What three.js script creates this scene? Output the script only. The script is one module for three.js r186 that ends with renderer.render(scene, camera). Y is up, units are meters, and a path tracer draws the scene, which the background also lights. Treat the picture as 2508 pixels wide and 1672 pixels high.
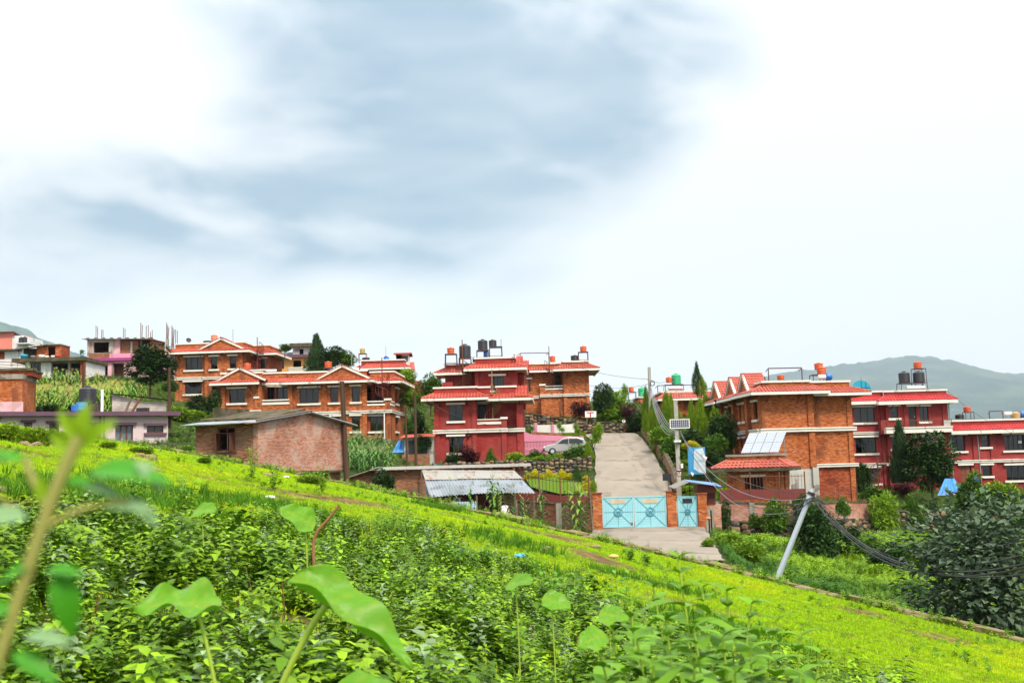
import * as THREE from 'three';
import { ImprovedNoise } from 'three/addons/math/ImprovedNoise.js';

// ---------------------------------------------------------------- camera, sky, sun, exposure
const EYE = 1.4, FPX = 2790;                       // eye height; focal length in photograph pixels (2508 x 1672)
const scene = new THREE.Scene();
const camera = new THREE.PerspectiveCamera(2 * Math.atan(836 / FPX) * 180 / Math.PI, 2508 / 1672, 0.05, 24000);
camera.rotation.order = 'YXZ';
camera.rotation.set(6.24 * Math.PI / 180, 0, -0.027);
camera.position.set(0, EYE, 0);
camera.updateMatrixWorld(true);
camera.focus = 62;
camera.userData.fStop = 7;
const renderer = new THREE.WebGLRenderer({ antialias: true });
renderer.setSize(1024, 682);
renderer.toneMapping = THREE.LinearToneMapping;
renderer.toneMappingExposure = 2.0;
renderer.shadowMap.enabled = true;
renderer.shadowMap.type = THREE.PCFSoftShadowMap;
const EXPO = renderer.toneMappingExposure;

// pixel of the photograph -> direction / point at a forward distance
const RIGHT = new THREE.Vector3(), UPV = new THREE.Vector3(), BACK = new THREE.Vector3();
camera.matrixWorld.extractBasis(RIGHT, UPV, BACK);
function ray(px, py) {
return new THREE.Vector3().addScaledVector(RIGHT, (px - 1254) / FPX).addScaledVector(UPV, -(py - 836) / FPX).addScaledVector(BACK, -1);
}
function P(px, py, Z) { const d = ray(px, py); d.multiplyScalar(Z / -d.z); d.y += EYE; return d; }

const perlin = new ImprovedNoise();
const N3 = (x, y, z) => perlin.noise(x, y, z);
function fbm3(x, y, z, o = 5) { let s = 0, a = 0.5; for (let i = 0; i < o; i++) { s += a * N3(x, y, z); x = x * 2.03 + 7.1; y = y * 2.03 + 3.7; z = z * 2.03 + 1.3; a *= 0.5; } return s; }
const clamp = (x, a = 0, b = 1) => Math.min(b, Math.max(a, x)), lerp = (a, b, t) => a + (b - a) * t;
const sstep = (a, b, x) => { const t = clamp((x - a) / (b - a)); return t * t * (3 - 2 * t); };

// a bright monsoon sky: a lit white veil with blue-grey cloud banks
(function makeSky() {
const W = 2048, H = 1024, data = new Float32Array(W * H * 4);
// cloud banks seen in the photograph: [px, py, half width, half height, tilt, weight]
const banks = [[1330, 300, 470, 170, -0.15, 1.05], [1080, 190, 380, 230, 0.1, 0.85], [900, 380, 320, 170, 0.3, 0.4], [1350, 60, 620, 120, 0, 0.45], [1560, 170, 380, 150, -0.25, 0.62], [1260, 430, 250, 90, -0.2, 0.55], [840, 520, 560, 150, 0.05, 0.72], [300, 540, 460, 130, 0.12, 0.62], [600, 620, 420, 80, 0.18, 0.55], [100, 700, 330, 120, 0.0, 0.5],
[1060, 660, 300, 60, 0.1, 0.45], [780, 60, 300, 110, 0.0, 0.4], [1300, 770, 330, 26, 0.06, 0.3], [950, 830, 240, 22, -0.1, 0.2], [1150, 30, 500, 60, 0, 0.4], [620, 300, 200, 90, 0.5, 0.22], [980, 830, 900, 70, 0.02, 0.12]];
const glow = [[560, 790, 420, 110], [820, 700, 200, 60], [520, 330, 230, 170], [150, 160, 350, 250], [2150, 400, 560, 620], [1750, 700, 420, 190], [2100, 800, 420, 200]];
for (let j = 0; j < H; j++) {
const el = ((j + 0.5) / H - 0.5) * Math.PI, y = Math.sin(el), c = Math.cos(el);
for (let i = 0; i < W; i++) {
const az = ((i + 0.5) / W - 0.5) * 2 * Math.PI, x = c * Math.cos(az), z = c * Math.sin(az);
const k = 1 / (Math.max(y, 0) + 0.22), cx = x * k, cz = z * k;
const w = fbm3(cx * 1.1 + 5, cz * 1.1, 2.2, 4);
const n = fbm3(cx * 1.7 + w * 1.1, cz * 1.7 - w * 0.8, 9.1, 6), fine = fbm3(cx * 5.2 + w * 2, cz * 5.2, 4.4, 5);
let d = sstep(0.02, 0.42, n + 0.12 * fine) * 0.6;            // cloud shadow all round the sky
const fw = -(x * BACK.x + y * BACK.y + z * BACK.z);
if (fw > 0.4) {
const px = 1254 + FPX * (x * RIGHT.x + y * RIGHT.y + z * RIGHT.z) / fw + 130 * w + 90 * n, py = 836 - FPX * (x * UPV.x + y * UPV.y + z * UPV.z) / fw + 90 * n + 60 * fine;
const near = sstep(2600, 1500, Math.abs(px - 1254)) * sstep(1900, 1100, Math.abs(py - 600));
let b = 0, g = 0;
for (const [bx, by, rx, ry, t, a] of banks) {
const dx = px - bx, dy = py - by, u = (dx * Math.cos(t) + dy * Math.sin(t)) / rx, v = (-dx * Math.sin(t) + dy * Math.cos(t)) / ry;
b += a * Math.exp(-(u * u + v * v) * 1.1);
}
for (const [bx, by, rx, ry] of glow) { const u = (px - bx) / rx, v = (py - by) / ry; g = Math.max(g, Math.exp(-(u * u + v * v) * 1.2)); }
const dd = clamp(b * (0.8 + 0.9 * n + 0.7 * fine) - g * 0.45, 0, 1);
d = lerp(d * 0.75, dd, near);
}
d = clamp(d * (0.92 + 0.55 * fine));
// display-linear colours divided by the exposure
const o = (j * W + i) * 4, t = clamp(d), veil = lerp(0.1, 1.5, sstep(0.2, 0.95, y)) * (1 - 0.6 * t);
data[o] = (lerp(0.98, 0.3, t) + veil * 0.98) / EXPO; data[o + 1] = (lerp(1.0, 0.46, t) + veil) / EXPO; data[o + 2] = (lerp(1.02, 0.61, t) + veil * 1.02) / EXPO; data[o + 3] = 1;
}
}
const t = new THREE.DataTexture(data, W, H, THREE.RGBAFormat, THREE.FloatType);
t.mapping = THREE.EquirectangularReflectionMapping; t.magFilter = t.minFilter = THREE.LinearFilter; t.needsUpdate = true;
scene.background = t; scene.environment = t;
})();

const sun = new THREE.DirectionalLight(0xfff1dc, 2.3);
sun.position.set(52, 120, 5); sun.target.position.set(0, 0, -80);
sun.shadow.radius = 20; sun.castShadow = true; sun.shadow.mapSize.set(4096, 4096);
Object.assign(sun.shadow.camera, { left: -150, right: 150, top: 150, bottom: -150, near: 1, far: 500 });
scene.add(sun, sun.target);
// ---------------------------------------------------------------- random, geometry, materials
function rng(seed) { let s = seed >>> 0; return () => { s = (s + 0x6d2b79f5) | 0; let t = Math.imul(s ^ (s >>> 15), 1 | s); t = (t + Math.imul(t ^ (t >>> 7), 61 | t)) ^ t; return ((t ^ (t >>> 14)) >>> 0) / 4294967296; }; }
const R0 = rng(11);
const rr = (a, b, r = R0) => a + (b - a) * r();
const V = (x, y, z) => new THREE.Vector3(x, y, z);
const C = (r, g, b) => new THREE.Color().setRGB(r, g, b);
const hex = (h) => new THREE.Color(h);

function metreUV(g) {           // uv in metres, taken from the face each vertex lies on
const p = g.attributes.position, n = g.attributes.normal, uv = new Float32Array(p.count * 2);
for (let i = 0; i < p.count; i++) {
const ax = Math.abs(n.getX(i)), ay = Math.abs(n.getY(i)), az = Math.abs(n.getZ(i));
const x = p.getX(i), y = p.getY(i), z = p.getZ(i);
if (ay > ax && ay > az) { uv[2 * i] = x; uv[2 * i + 1] = z; } else if (ax > az) { uv[2 * i] = z; uv[2 * i + 1] = y; } else { uv[2 * i] = x; uv[2 * i + 1] = y; }
}
g.setAttribute('uv', new THREE.BufferAttribute(uv, 2));
return g;
}
function bx(x0, x1, y0, y1, z0, z1) {
const g = new THREE.BoxGeometry(Math.abs(x1 - x0), Math.abs(y1 - y0), Math.abs(z1 - z0));
g.translate((x0 + x1) / 2, (y0 + y1) / 2, (z0 + z1) / 2);
return metreUV(g);
}
function merge(list) {
if (list.length === 1) return list[0];
const gs = list.map((g) => (g.index ? g.toNonIndexed() : g)), hasC = gs.some((g) => g.attributes.color);
let n = 0; for (const g of gs) n += g.attributes.position.count;
const pos = new Float32Array(n * 3), nor = new Float32Array(n * 3), uv = new Float32Array(n * 2), col = hasC ? new Float32Array(n * 3).fill(1) : null;
let o = 0;
for (const g of gs) {
const a = g.attributes;
pos.set(a.position.array.subarray(0, a.position.count * 3), o * 3); nor.set(a.normal.array.subarray(0, a.position.count * 3), o * 3);
if (a.uv) uv.set(a.uv.array.subarray(0, a.position.count * 2), o * 2);
if (hasC && a.color) col.set(a.color.array.subarray(0, a.position.count * 3), o * 3);
o += a.position.count;
}
const m = new THREE.BufferGeometry();
m.setAttribute('position', new THREE.BufferAttribute(pos, 3)); m.setAttribute('normal', new THREE.BufferAttribute(nor, 3)); m.setAttribute('uv', new THREE.BufferAttribute(uv, 2));
if (hasC) m.setAttribute('color', new THREE.BufferAttribute(col, 3));
return m;
}
// a bar of square or round section between two points
function bar(a, b, r, sides = 4, r2 = r) {
const d = new THREE.Vector3().subVectors(b, a), g = new THREE.CylinderGeometry(r2, r, d.length(), sides, 1);
g.translate(0, d.length() / 2, 0);
g.applyQuaternion(new THREE.Quaternion().setFromUnitVectors(V(0, 1, 0), d.normalize()));
g.translate(a.x, a.y, a.z);
return g;
}
function tube(pts, r, seg = 12, sides = 5) { return new THREE.TubeGeometry(new THREE.CatmullRomCurve3(pts), seg, r, sides); }
function lathe(profile, sides = 20) { return new THREE.LatheGeometry(profile.map(([r, y]) => new THREE.Vector2(r, y)), sides); }
// flat panel: rectangle with rectangular holes, extruded towards -z
function panel(x0, x1, y0, y1, zf, depth, holes = []) {
const s = new THREE.Shape(); s.moveTo(x0, y0); s.lineTo(x1, y0); s.lineTo(x1, y1); s.lineTo(x0, y1); s.closePath();
for (const h of holes) {
const a = Math.max(h.x0, x0 + 0.02), b = Math.min(h.x1, x1 - 0.02), c = Math.max(h.y0, y0 + 0.02), d = Math.min(h.y1, y1 - 0.02);
const q = new THREE.Path(); q.moveTo(a, c); q.lineTo(a, d); q.lineTo(b, d); q.lineTo(b, c); q.closePath(); s.holes.push(q);
}
const g = new THREE.ExtrudeGeometry(s, { depth, bevelEnabled: false }); g.translate(0, 0, zf - depth);
return metreUV(g);
}
function poly(pts, zf, depth) {   // polygon in x,y extruded towards -z
const s = new THREE.Shape(); pts.forEach(([x, y], i) => (i ? s.lineTo(x, y) : s.moveTo(x, y))); s.closePath();
const g = new THREE.ExtrudeGeometry(s, { depth, bevelEnabled: false }); g.translate(0, 0, zf - depth);
return metreUV(g);
}
function quad(a, b, c, d, thick = 0) {  // four corners counter-clockwise seen from outside; optional thickness behind
const pos = [], uv = [], n = new THREE.Vector3().subVectors(b, a).cross(new THREE.Vector3().subVectors(d, a)).normalize();
const ux = new THREE.Vector3().subVectors(b, a).normalize(), uy = new THREE.Vector3().crossVectors(n, ux);
const put = (...vs) => vs.forEach((v) => { pos.push(v.x, v.y, v.z); uv.push(v.dot(ux), v.dot(uy)); });
put(a, b, c, a, c, d);
if (thick) {
const [e, f, g, h] = [a, b, c, d].map((v) => v.clone().addScaledVector(n, -thick));
put(f, e, h, f, h, g); put(a, e, f, a, f, b); put(b, f, g, b, g, c); put(c, g, h, c, h, d); put(d, h, e, d, e, a);
}
const g = new THREE.BufferGeometry();
g.setAttribute('position', new THREE.Float32BufferAttribute(pos, 3)); g.setAttribute('uv', new THREE.Float32BufferAttribute(uv, 2)); g.computeVertexNormals();
return g;
}
// clay tile slope over a trapezoid: eave A->B (low), top D->C (high); courses step over each other, tiles roll across
function tiles(A, B, Cc, D, course = 0.34, tw = 0.3) {
const pos = [], idx = [], ea = new THREE.Vector3().subVectors(B, A), len = ea.length();
const slope = new THREE.Vector3().subVectors(D, A); const ux = ea.clone().normalize();
slope.addScaledVector(ux, -slope.dot(ux)); const sl = slope.length(), us = slope.clone().normalize(), n = new THREE.Vector3().crossVectors(ux, us).normalize();
if (n.y < 0) n.negate();
const d0 = new THREE.Vector3().subVectors(D, A).dot(ux), c0 = new THREE.Vector3().subVectors(Cc, A).dot(ux);
const rows = Math.max(2, Math.round(sl / course));
for (let r = 0; r < rows; r++) {
const t0 = r / rows, t1 = Math.min(1, (r + 1.18) / rows);
const xl = Math.min(lerp(0, d0, t0), lerp(0, d0, t1)), xr = Math.max(lerp(len, c0, t0), lerp(len, c0, t1));
const xl1 = lerp(0, d0, t1), xr1 = lerp(len, c0, t1), xl0 = lerp(0, d0, t0), xr0 = lerp(len, c0, t0);
const nc = Math.max(2, Math.ceil((xr0 - xl0) / tw * 4)), base = pos.length / 3;
for (let i = 0; i <= nc; i++) {
for (let k = 0; k < 3; k++) {      // lip bottom, lip top, upper edge
const t = k === 2 ? t1 : t0, x = k === 2 ? lerp(xl1, xr1, i / nc) : lerp(xl0, xr0, i / nc);
const xs = lerp(xl0, xr0, i / nc), roll = 0.032 * Math.cos((xs / tw) * 2 * Math.PI) + 0.01 * Math.cos((xs / tw) * 4 * Math.PI + 1);
const h = (k === 0 ? -0.01 : k === 1 ? 0.07 : 0.012) + roll * (k === 0 ? 0.5 : 1) + 0.012 * N3(xs * 3.1, r * 1.7, 0.5);
const p = A.clone().addScaledVector(ux, x).addScaledVector(us, sl * t).addScaledVector(n, h);
pos.push(p.x, p.y, p.z);
}
}
for (let i = 0; i < nc; i++) for (let k = 0; k < 2; k++) { const a = base + i * 3 + k, b = a + 3; idx.push(a, b, b + 1, a, b + 1, a + 1); }
}
const g = new THREE.BufferGeometry(); g.setAttribute('position', new THREE.Float32BufferAttribute(pos, 3)); g.setIndex(idx);
const h = g.toNonIndexed(); h.computeVertexNormals(); return metreUV(h);
}

// names: repeats take a three-digit number
const taken = new Map();
function numbered(name) { const k = taken.get(name) ?? 0; taken.set(name, k + 1); return k ? name + '_' + String(k).padStart(3, '0') : name; }
function finish(m) { m.castShadow = true; m.receiveShadow = true; return m; }
function part(name, geos, material, parent) {
const m = finish(new THREE.Mesh(Array.isArray(geos) ? merge(geos) : geos, material));
m.name = name; parent.add(m); return m;
}
function thing(name, label, category, pos, turn = 0, group) {
const o = new THREE.Group(); o.name = numbered(name); scene.add(o); if (pos) o.position.copy(pos); o.rotation.y = turn;
o.userData = { label, category }; if (group) o.userData.group = group; return o;
}
function single(name, geos, material, label, category, group, pos) {
const m = part(numbered(name), geos, material, scene); if (pos) m.position.copy(pos);
m.userData = { label, category }; if (group) m.userData.group = group; return m;
}
function struct(name, geos, material) { const m = part(numbered(name), geos, material, scene); m.userData.kind = 'structure'; return m; }
function stuff(o, label, category) { o.userData = { kind: 'stuff', label, category }; return o; }
function dup(o, label) { const c = o.clone(); c.name = numbered(o.name.replace(/_\d{3}$/, '')); c.userData = { ...o.userData, label }; scene.add(c); return c; }

// ---------------------------------------------------------------- textures
function periodic(seed, n) { const r = rng(seed), a = new Float32Array(n * n).map(() => r()); return (x, y) => { const xf = Math.floor(x), yf = Math.floor(y), fx = x - xf, fy = y - yf, i = ((xf % n) + n) % n, j = ((yf % n) + n) % n, i1 = (i + 1) % n, j1 = (j + 1) % n, u = fx * fx * (3 - 2 * fx), v = fy * fy * (3 - 2 * fy); return lerp(lerp(a[j * n + i], a[j * n + i1], u), lerp(a[j1 * n + i], a[j1 * n + i1], u), v); }; }
function tex(w, h, f, size, srgb = true) {       // f(u, v) -> [r, g, b] 0..255 (sRGB when srgb)
const d = new Uint8Array(w * h * 4);
for (let j = 0; j < h; j++) for (let i = 0; i < w; i++) { const c = f(i / w, j / h, i, j), o = (j * w + i) * 4; d[o] = clamp(c[0], 0, 255); d[o + 1] = clamp(c[1], 0, 255); d[o + 2] = clamp(c[2], 0, 255); d[o + 3] = 255; }
const t = new THREE.DataTexture(d, w, h); t.wrapS = t.wrapT = THREE.RepeatWrapping; t.magFilter = THREE.LinearFilter; t.minFilter = THREE.LinearMipmapLinearFilter; t.generateMipmaps = true;
if (srgb) t.colorSpace = THREE.SRGBColorSpace; if (size) t.repeat.set(1 / size[0], 1 / size[1]); t.needsUpdate = true; return t;
}
function fb(p, u, v, f0, o = 4) { let s = 0, a = 0.5, f = f0; for (let i = 0; i < o; i++) { s += a * p(u * f, v * f); f *= 2; a *= 0.5; } return s / (1 - Math.pow(0.5, o)); }
// plain surface with mottling, stains and grain: colours are sRGB triples
function mottled(seed, base, alt, amount = 0.5, grain = 10, size = [4, 4], stain = null, stainAt = 0.62) {
const p = periodic(seed, 64), q = periodic(seed + 5, 64), r = rng(seed + 9);
return tex(512, 512, (u, v) => {
const t = clamp((fb(p, u, v, 4, 5) - 0.5) * 2.2 * amount + 0.5 * amount), g = (r() - 0.5) * grain;
let c = [0, 1, 2].map((k) => lerp(base[k], alt[k], t) + g);
if (stain) { const s = sstep(stainAt, stainAt + 0.13, fb(q, u, v, 4, 5)) * 0.8; c = c.map((x, k) => lerp(x, stain[k] + g, s)); }
return c;
}, size);
}
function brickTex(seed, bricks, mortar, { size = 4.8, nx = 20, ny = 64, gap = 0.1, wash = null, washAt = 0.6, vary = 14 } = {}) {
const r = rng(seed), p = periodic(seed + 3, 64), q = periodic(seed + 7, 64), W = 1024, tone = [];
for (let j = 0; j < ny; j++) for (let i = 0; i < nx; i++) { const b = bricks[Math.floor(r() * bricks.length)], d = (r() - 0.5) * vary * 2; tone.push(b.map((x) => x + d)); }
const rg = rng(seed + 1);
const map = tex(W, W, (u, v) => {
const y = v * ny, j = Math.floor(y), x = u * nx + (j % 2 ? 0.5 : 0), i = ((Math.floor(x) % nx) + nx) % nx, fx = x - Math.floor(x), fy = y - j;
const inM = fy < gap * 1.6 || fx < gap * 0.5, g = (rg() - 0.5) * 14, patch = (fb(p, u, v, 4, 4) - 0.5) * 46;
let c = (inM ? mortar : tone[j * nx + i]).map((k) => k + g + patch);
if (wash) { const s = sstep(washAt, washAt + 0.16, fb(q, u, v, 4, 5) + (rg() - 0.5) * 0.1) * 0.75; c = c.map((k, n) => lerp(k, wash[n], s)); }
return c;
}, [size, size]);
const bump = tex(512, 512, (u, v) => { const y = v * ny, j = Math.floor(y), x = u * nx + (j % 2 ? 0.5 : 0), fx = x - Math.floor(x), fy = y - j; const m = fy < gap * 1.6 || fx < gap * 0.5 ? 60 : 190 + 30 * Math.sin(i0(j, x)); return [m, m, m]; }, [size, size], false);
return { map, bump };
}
const i0 = (j, x) => Math.floor(x) * 12.9 + j * 78.2;
const M = {};
function std(name, o) { const m = new THREE.MeshPhysicalMaterial({ roughness: 0.85, specularIntensity: (o.roughness ?? 0.85) > 0.78 ? 0.25 : 1, ...o }); m.name = name; M[name] = m; return m; }
function brickMat(name, t, rough = 0.9, bumpScale = 0.006) { return std(name, { map: t.map, bumpMap: t.bump, bumpScale, roughness: rough }); }
brickMat('brick_orange', brickTex(21, [[172, 98, 56], [182, 106, 60], [158, 84, 50], [140, 70, 48], [190, 116, 70], [166, 90, 46], [176, 100, 56]], [148, 96, 66], { wash: [112, 66, 48], washAt: 0.58 }));
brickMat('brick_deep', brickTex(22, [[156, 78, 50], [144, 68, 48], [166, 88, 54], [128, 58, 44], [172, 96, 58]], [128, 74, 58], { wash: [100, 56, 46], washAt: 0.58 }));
brickMat('brick_painted', brickTex(23, [[156, 62, 58], [150, 58, 55], [160, 66, 61]], [132, 50, 48], { gap: 0.06, vary: 5, wash: [136, 64, 60], washAt: 0.55 }), 0.8, 0.004);
brickMat('brick_crimson', brickTex(24, [[146, 44, 42], [140, 41, 40], [150, 47, 44]], [124, 36, 36], { gap: 0.05, vary: 4, wash: [124, 46, 44], washAt: 0.55 }), 0.75, 0.003);
brickMat('brick_old', brickTex(25, [[172, 104, 82], [186, 122, 100], [158, 90, 70], [176, 132, 116], [144, 96, 82], [190, 112, 84]], [168, 142, 126], { gap: 0.16, wash: [182, 160, 148], washAt: 0.5, vary: 16 }), 0.95, 0.012);
brickMat('brick_dull', brickTex(26, [[140, 92, 66], [152, 102, 74], [126, 82, 60], [160, 112, 84]], [140, 112, 90], { gap: 0.14, wash: [120, 104, 88], washAt: 0.6 }), 0.95, 0.012);
std('white_trim', { map: mottled(31, [226, 224, 216], [206, 202, 190], 0.5, 6, [3, 3], [170, 160, 142], 0.72), roughness: 0.7 });
std('roof_tile', { map: mottled(32, [188, 88, 70], [166, 66, 54], 0.9, 22, [2.2, 2.2], [140, 66, 54], 0.62), roughness: 0.6 });
std('roof_tile_pink', { map: mottled(33, [182, 94, 78], [160, 74, 62], 0.9, 24, [2.2, 2.2], [128, 76, 64], 0.6), roughness: 0.7 });
std('roof_tile_crimson', { map: mottled(34, [190, 58, 58], [174, 48, 50], 0.9, 12, [2.2, 2.2]), roughness: 0.5 });
std('soffit', { map: mottled(35, [188, 178, 150], [166, 156, 130], 0.6, 6, [3, 3]), roughness: 0.9 });
std('lilac_paint', { map: mottled(36, [206, 188, 190], [192, 174, 178], 0.6, 6, [5, 5], [176, 158, 154], 0.68), roughness: 0.85 });
std('purple_paint', { map: mottled(37, [94, 66, 84], [80, 56, 72], 0.6, 8, [2, 2]), roughness: 0.7 });
std('pink_paint', { map: mottled(38, [222, 150, 178], [206, 136, 164], 0.6, 6, [4, 4], [188, 130, 140], 0.66), roughness: 0.85 });
std('rose_paint', { map: mottled(39, [224, 176, 186], [206, 160, 170], 0.6, 8, [4, 4], [180, 150, 146], 0.6), roughness: 0.9 });
std('magenta_paint', { map: mottled(40, [160, 72, 132], [140, 62, 116], 0.5, 8, [3, 3]), roughness: 0.8 });
std('salmon_paint', { map: mottled(41, [222, 134, 120], [206, 120, 108], 0.5, 8, [4, 4], [180, 120, 110], 0.66), roughness: 0.85 });
std('ochre_paint', { map: mottled(42, [206, 158, 96], [190, 140, 84], 0.6, 8, [4, 4], [160, 120, 84], 0.62), roughness: 0.85 });
std('white_wash', { map: mottled(43, [222, 222, 222], [200, 200, 202], 0.7, 8, [4, 4], [150, 148, 144], 0.62), roughness: 0.9 });
std('concrete', { map: mottled(44, [158, 152, 142], [132, 126, 116], 0.8, 14, [3, 3], [96, 92, 84], 0.6), roughness: 0.95 });
std('plaster_grey', { map: mottled(45, [190, 188, 182], [164, 162, 156], 0.9, 14, [3, 3], [120, 118, 112], 0.6), roughness: 0.95 });
std('concrete_mossy', { map: mottled(46, [104, 96, 80], [70, 64, 52], 0.9, 16, [2, 2], [58, 66, 34], 0.55), roughness: 1 });
std('concrete_block', brickLike(47)); 
function brickLike(seed) { const t = brickTex(seed, [[176, 170, 162], [166, 160, 152], [184, 178, 170]], [140, 134, 126], { size: 4, nx: 10, ny: 20, gap: 0.06, wash: [134, 122, 110], washAt: 0.6, vary: 8 }); return { map: t.map, bumpMap: t.bump, bumpScale: 0.008, roughness: 0.95 }; }
std('road', { map: mottled(48, [146, 137, 125], [130, 122, 111], 0.9, 20, [5.3, 9], [118, 110, 98], 0.56), roughness: 0.95 });
std('tin', { map: mottled(49, [150, 158, 165], [128, 138, 146], 0.9, 8, [3, 3], [108, 112, 114], 0.58), roughness: 0.55, metalness: 0.2 });
std('tin_rusty', { map: mottled(50, [154, 152, 146], [134, 130, 122], 0.9, 12, [2.4, 2.4], [132, 86, 58], 0.56), roughness: 0.6, metalness: 0.25 });
std('frame_dark', { color: C(0.018, 0.018, 0.02), roughness: 0.45 });
std('wood_brown', { map: mottled(51, [98, 54, 38], [78, 42, 30], 0.8, 12, [1, 3]), roughness: 0.7 });
std('wood_grey', { map: mottled(52, [128, 112, 94], [98, 84, 70], 0.9, 16, [0.6, 3]), roughness: 0.9 });
std('wood_door', { map: mottled(53, [132, 76, 46], [104, 56, 34], 0.9, 12, [0.8, 3]), roughness: 0.6 });
std('steel_maroon', { map: mottled(54, [112, 44, 38], [92, 36, 32], 0.7, 10, [2, 2], [84, 52, 40], 0.62), roughness: 0.65 });
std('steel_rust', { color: C(0.17, 0.07, 0.04), roughness: 0.8 });
std('steel_rust_light', { color: C(0.34, 0.17, 0.08), roughness: 0.8 });
std('steel_purple', { color: C(0.09, 0.05, 0.07), roughness: 0.6 });
std('steel_grey', { color: C(0.28, 0.3, 0.32), roughness: 0.5, metalness: 0.4 });
std('black_iron', { color: C(0.02, 0.02, 0.022), roughness: 0.6 });
std('tank_black', { color: C(0.022, 0.024, 0.03), roughness: 0.42 });
std('tank_orange', { map: mottled(55, [212, 96, 48], [194, 84, 44], 0.6, 6, [1, 1]), roughness: 0.5 });
std('tank_salmon', { map: mottled(56, [222, 140, 104], [206, 124, 92], 0.6, 6, [1, 1]), roughness: 0.55 });
std('tank_tan', { map: mottled(57, [206, 168, 110], [190, 152, 98], 0.6, 6, [1, 1]), roughness: 0.55 });
std('tank_olive', { map: mottled(58, [178, 162, 92], [160, 146, 84], 0.6, 6, [1, 1]), roughness: 0.55 });
std('tank_green', { color: C(0.02, 0.36, 0.16), roughness: 0.45 });
std('plastic_blue', { color: C(0.02, 0.14, 0.5), roughness: 0.45 });
std('plastic_sky', { color: C(0.06, 0.32, 0.62), roughness: 0.5 });
std('plastic_teal', { color: C(0.01, 0.3, 0.42), roughness: 0.45 });
std('plastic_red', { color: C(0.5, 0.04, 0.03), roughness: 0.5 });
std('plastic_white', { color: C(0.78, 0.78, 0.76), roughness: 0.5 });
std('tarp_blue', { map: mottled(59, [52, 128, 196], [74, 150, 214], 0.8, 10, [1, 1]), roughness: 0.55 });
std('tarp_orange', { color: C(0.6, 0.2, 0.08), roughness: 0.7 });
std('gate_blue', { map: mottled(60, [146, 204, 216], [130, 190, 204], 0.7, 6, [2, 2], [150, 170, 166], 0.72), roughness: 0.5 });
std('gate_teal', { color: C(0.06, 0.26, 0.34), roughness: 0.5 });
std('rust_patch', { map: mottled(61, [150, 112, 84], [120, 78, 52], 0.9, 16, [0.6, 0.6]), roughness: 0.95 });
std('sign_beige', { map: mottled(62, [196, 184, 160], [178, 164, 140], 0.7, 10, [1, 1]), roughness: 0.9 });
std('soil', { map: mottled(63, [150, 108, 78], [122, 84, 58], 0.9, 24, [1.4, 1.4]), roughness: 1 });
std('curtain_white', { map: mottled(64, [206, 208, 206], [184, 188, 190], 0.8, 8, [0.5, 3]), roughness: 0.95 });
std('curtain_grey', { map: mottled(65, [132, 134, 140], [104, 106, 114], 0.8, 8, [0.3, 3]), roughness: 0.95 });
std('curtain_gold', { map: mottled(66, [168, 146, 84], [140, 120, 66], 0.8, 8, [0.3, 3]), roughness: 0.95 });
std('curtain_green', { map: mottled(67, [120, 140, 128], [88, 110, 98], 0.8, 10, [0.3, 3]), roughness: 0.95 });
std('skin', { color: C(0.28, 0.15, 0.09), roughness: 0.7 });
std('cable', { color: C(0.025, 0.025, 0.03), roughness: 0.6 });
std('cable_grey', { color: C(0.2, 0.21, 0.25), roughness: 0.5 });
std('pole_concrete', { map: mottled(68, [168, 166, 158], [148, 146, 140], 0.7, 10, [1, 2], [120, 116, 106], 0.66), roughness: 0.9 });
std('pole_metal', { map: mottled(69, [184, 194, 204], [170, 180, 192], 0.6, 5, [1, 2], [150, 150, 150], 0.74), roughness: 0.45, metalness: 0.3 });
std('pole_wood', { map: mottled(70, [92, 74, 58], [66, 52, 42], 0.9, 14, [0.4, 3]), roughness: 0.95 });
std('solar', { color: C(0.045, 0.055, 0.1), roughness: 0.14, metalness: 0.2 });
std('solar_line', { color: C(0.5, 0.52, 0.56), roughness: 0.4 });
std('chrome', { color: C(0.72, 0.74, 0.76), roughness: 0.22, metalness: 0.9 });
const glass = new THREE.MeshPhysicalMaterial({ color: C(0.5, 0.55, 0.58), transmission: 1, thickness: 0, roughness: 0.03, ior: 1.5 }); glass.name = 'glass'; M.glass = glass;
const glassDark = new THREE.MeshPhysicalMaterial({ color: C(0.16, 0.19, 0.21), transmission: 1, thickness: 0, roughness: 0.03, ior: 1.55 }); glassDark.name = 'glass_tinted'; M.glass_tinted = glassDark;
// simple leaf blade for potted and small plants: a folded kite
function leafKite(len, wid, fold = 0.25) {
const g = new THREE.BufferGeometry(), p = [0, 0, 0, wid / 2, len * 0.45, fold * wid, 0, len, 0, -wid / 2, len * 0.45, fold * wid, 0, len * 0.45, 0];
g.setAttribute('position', new THREE.Float32BufferAttribute(p, 3)); g.setIndex([0, 1, 4, 1, 2, 4, 0, 4, 3, 4, 2, 3]); const h = g.toNonIndexed(); h.computeVertexNormals(); h.setAttribute('uv', new THREE.Float32BufferAttribute(new Float32Array(h.attributes.position.count * 2), 2)); return h;
}
const leafMats = {};
function leafMat(name, r, g, b, through = 0.35, rough = 0.62) { const m = new THREE.MeshPhysicalMaterial({ color: C(1, 1, 1), vertexColors: true, roughness: rough, specularIntensity: 0.3, transmission: 0, side: THREE.DoubleSide }); m.name = name; m.transmission = through; m.thickness = 0; m.color = C(r, g, b); leafMats[name] = m; return m; }
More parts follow.
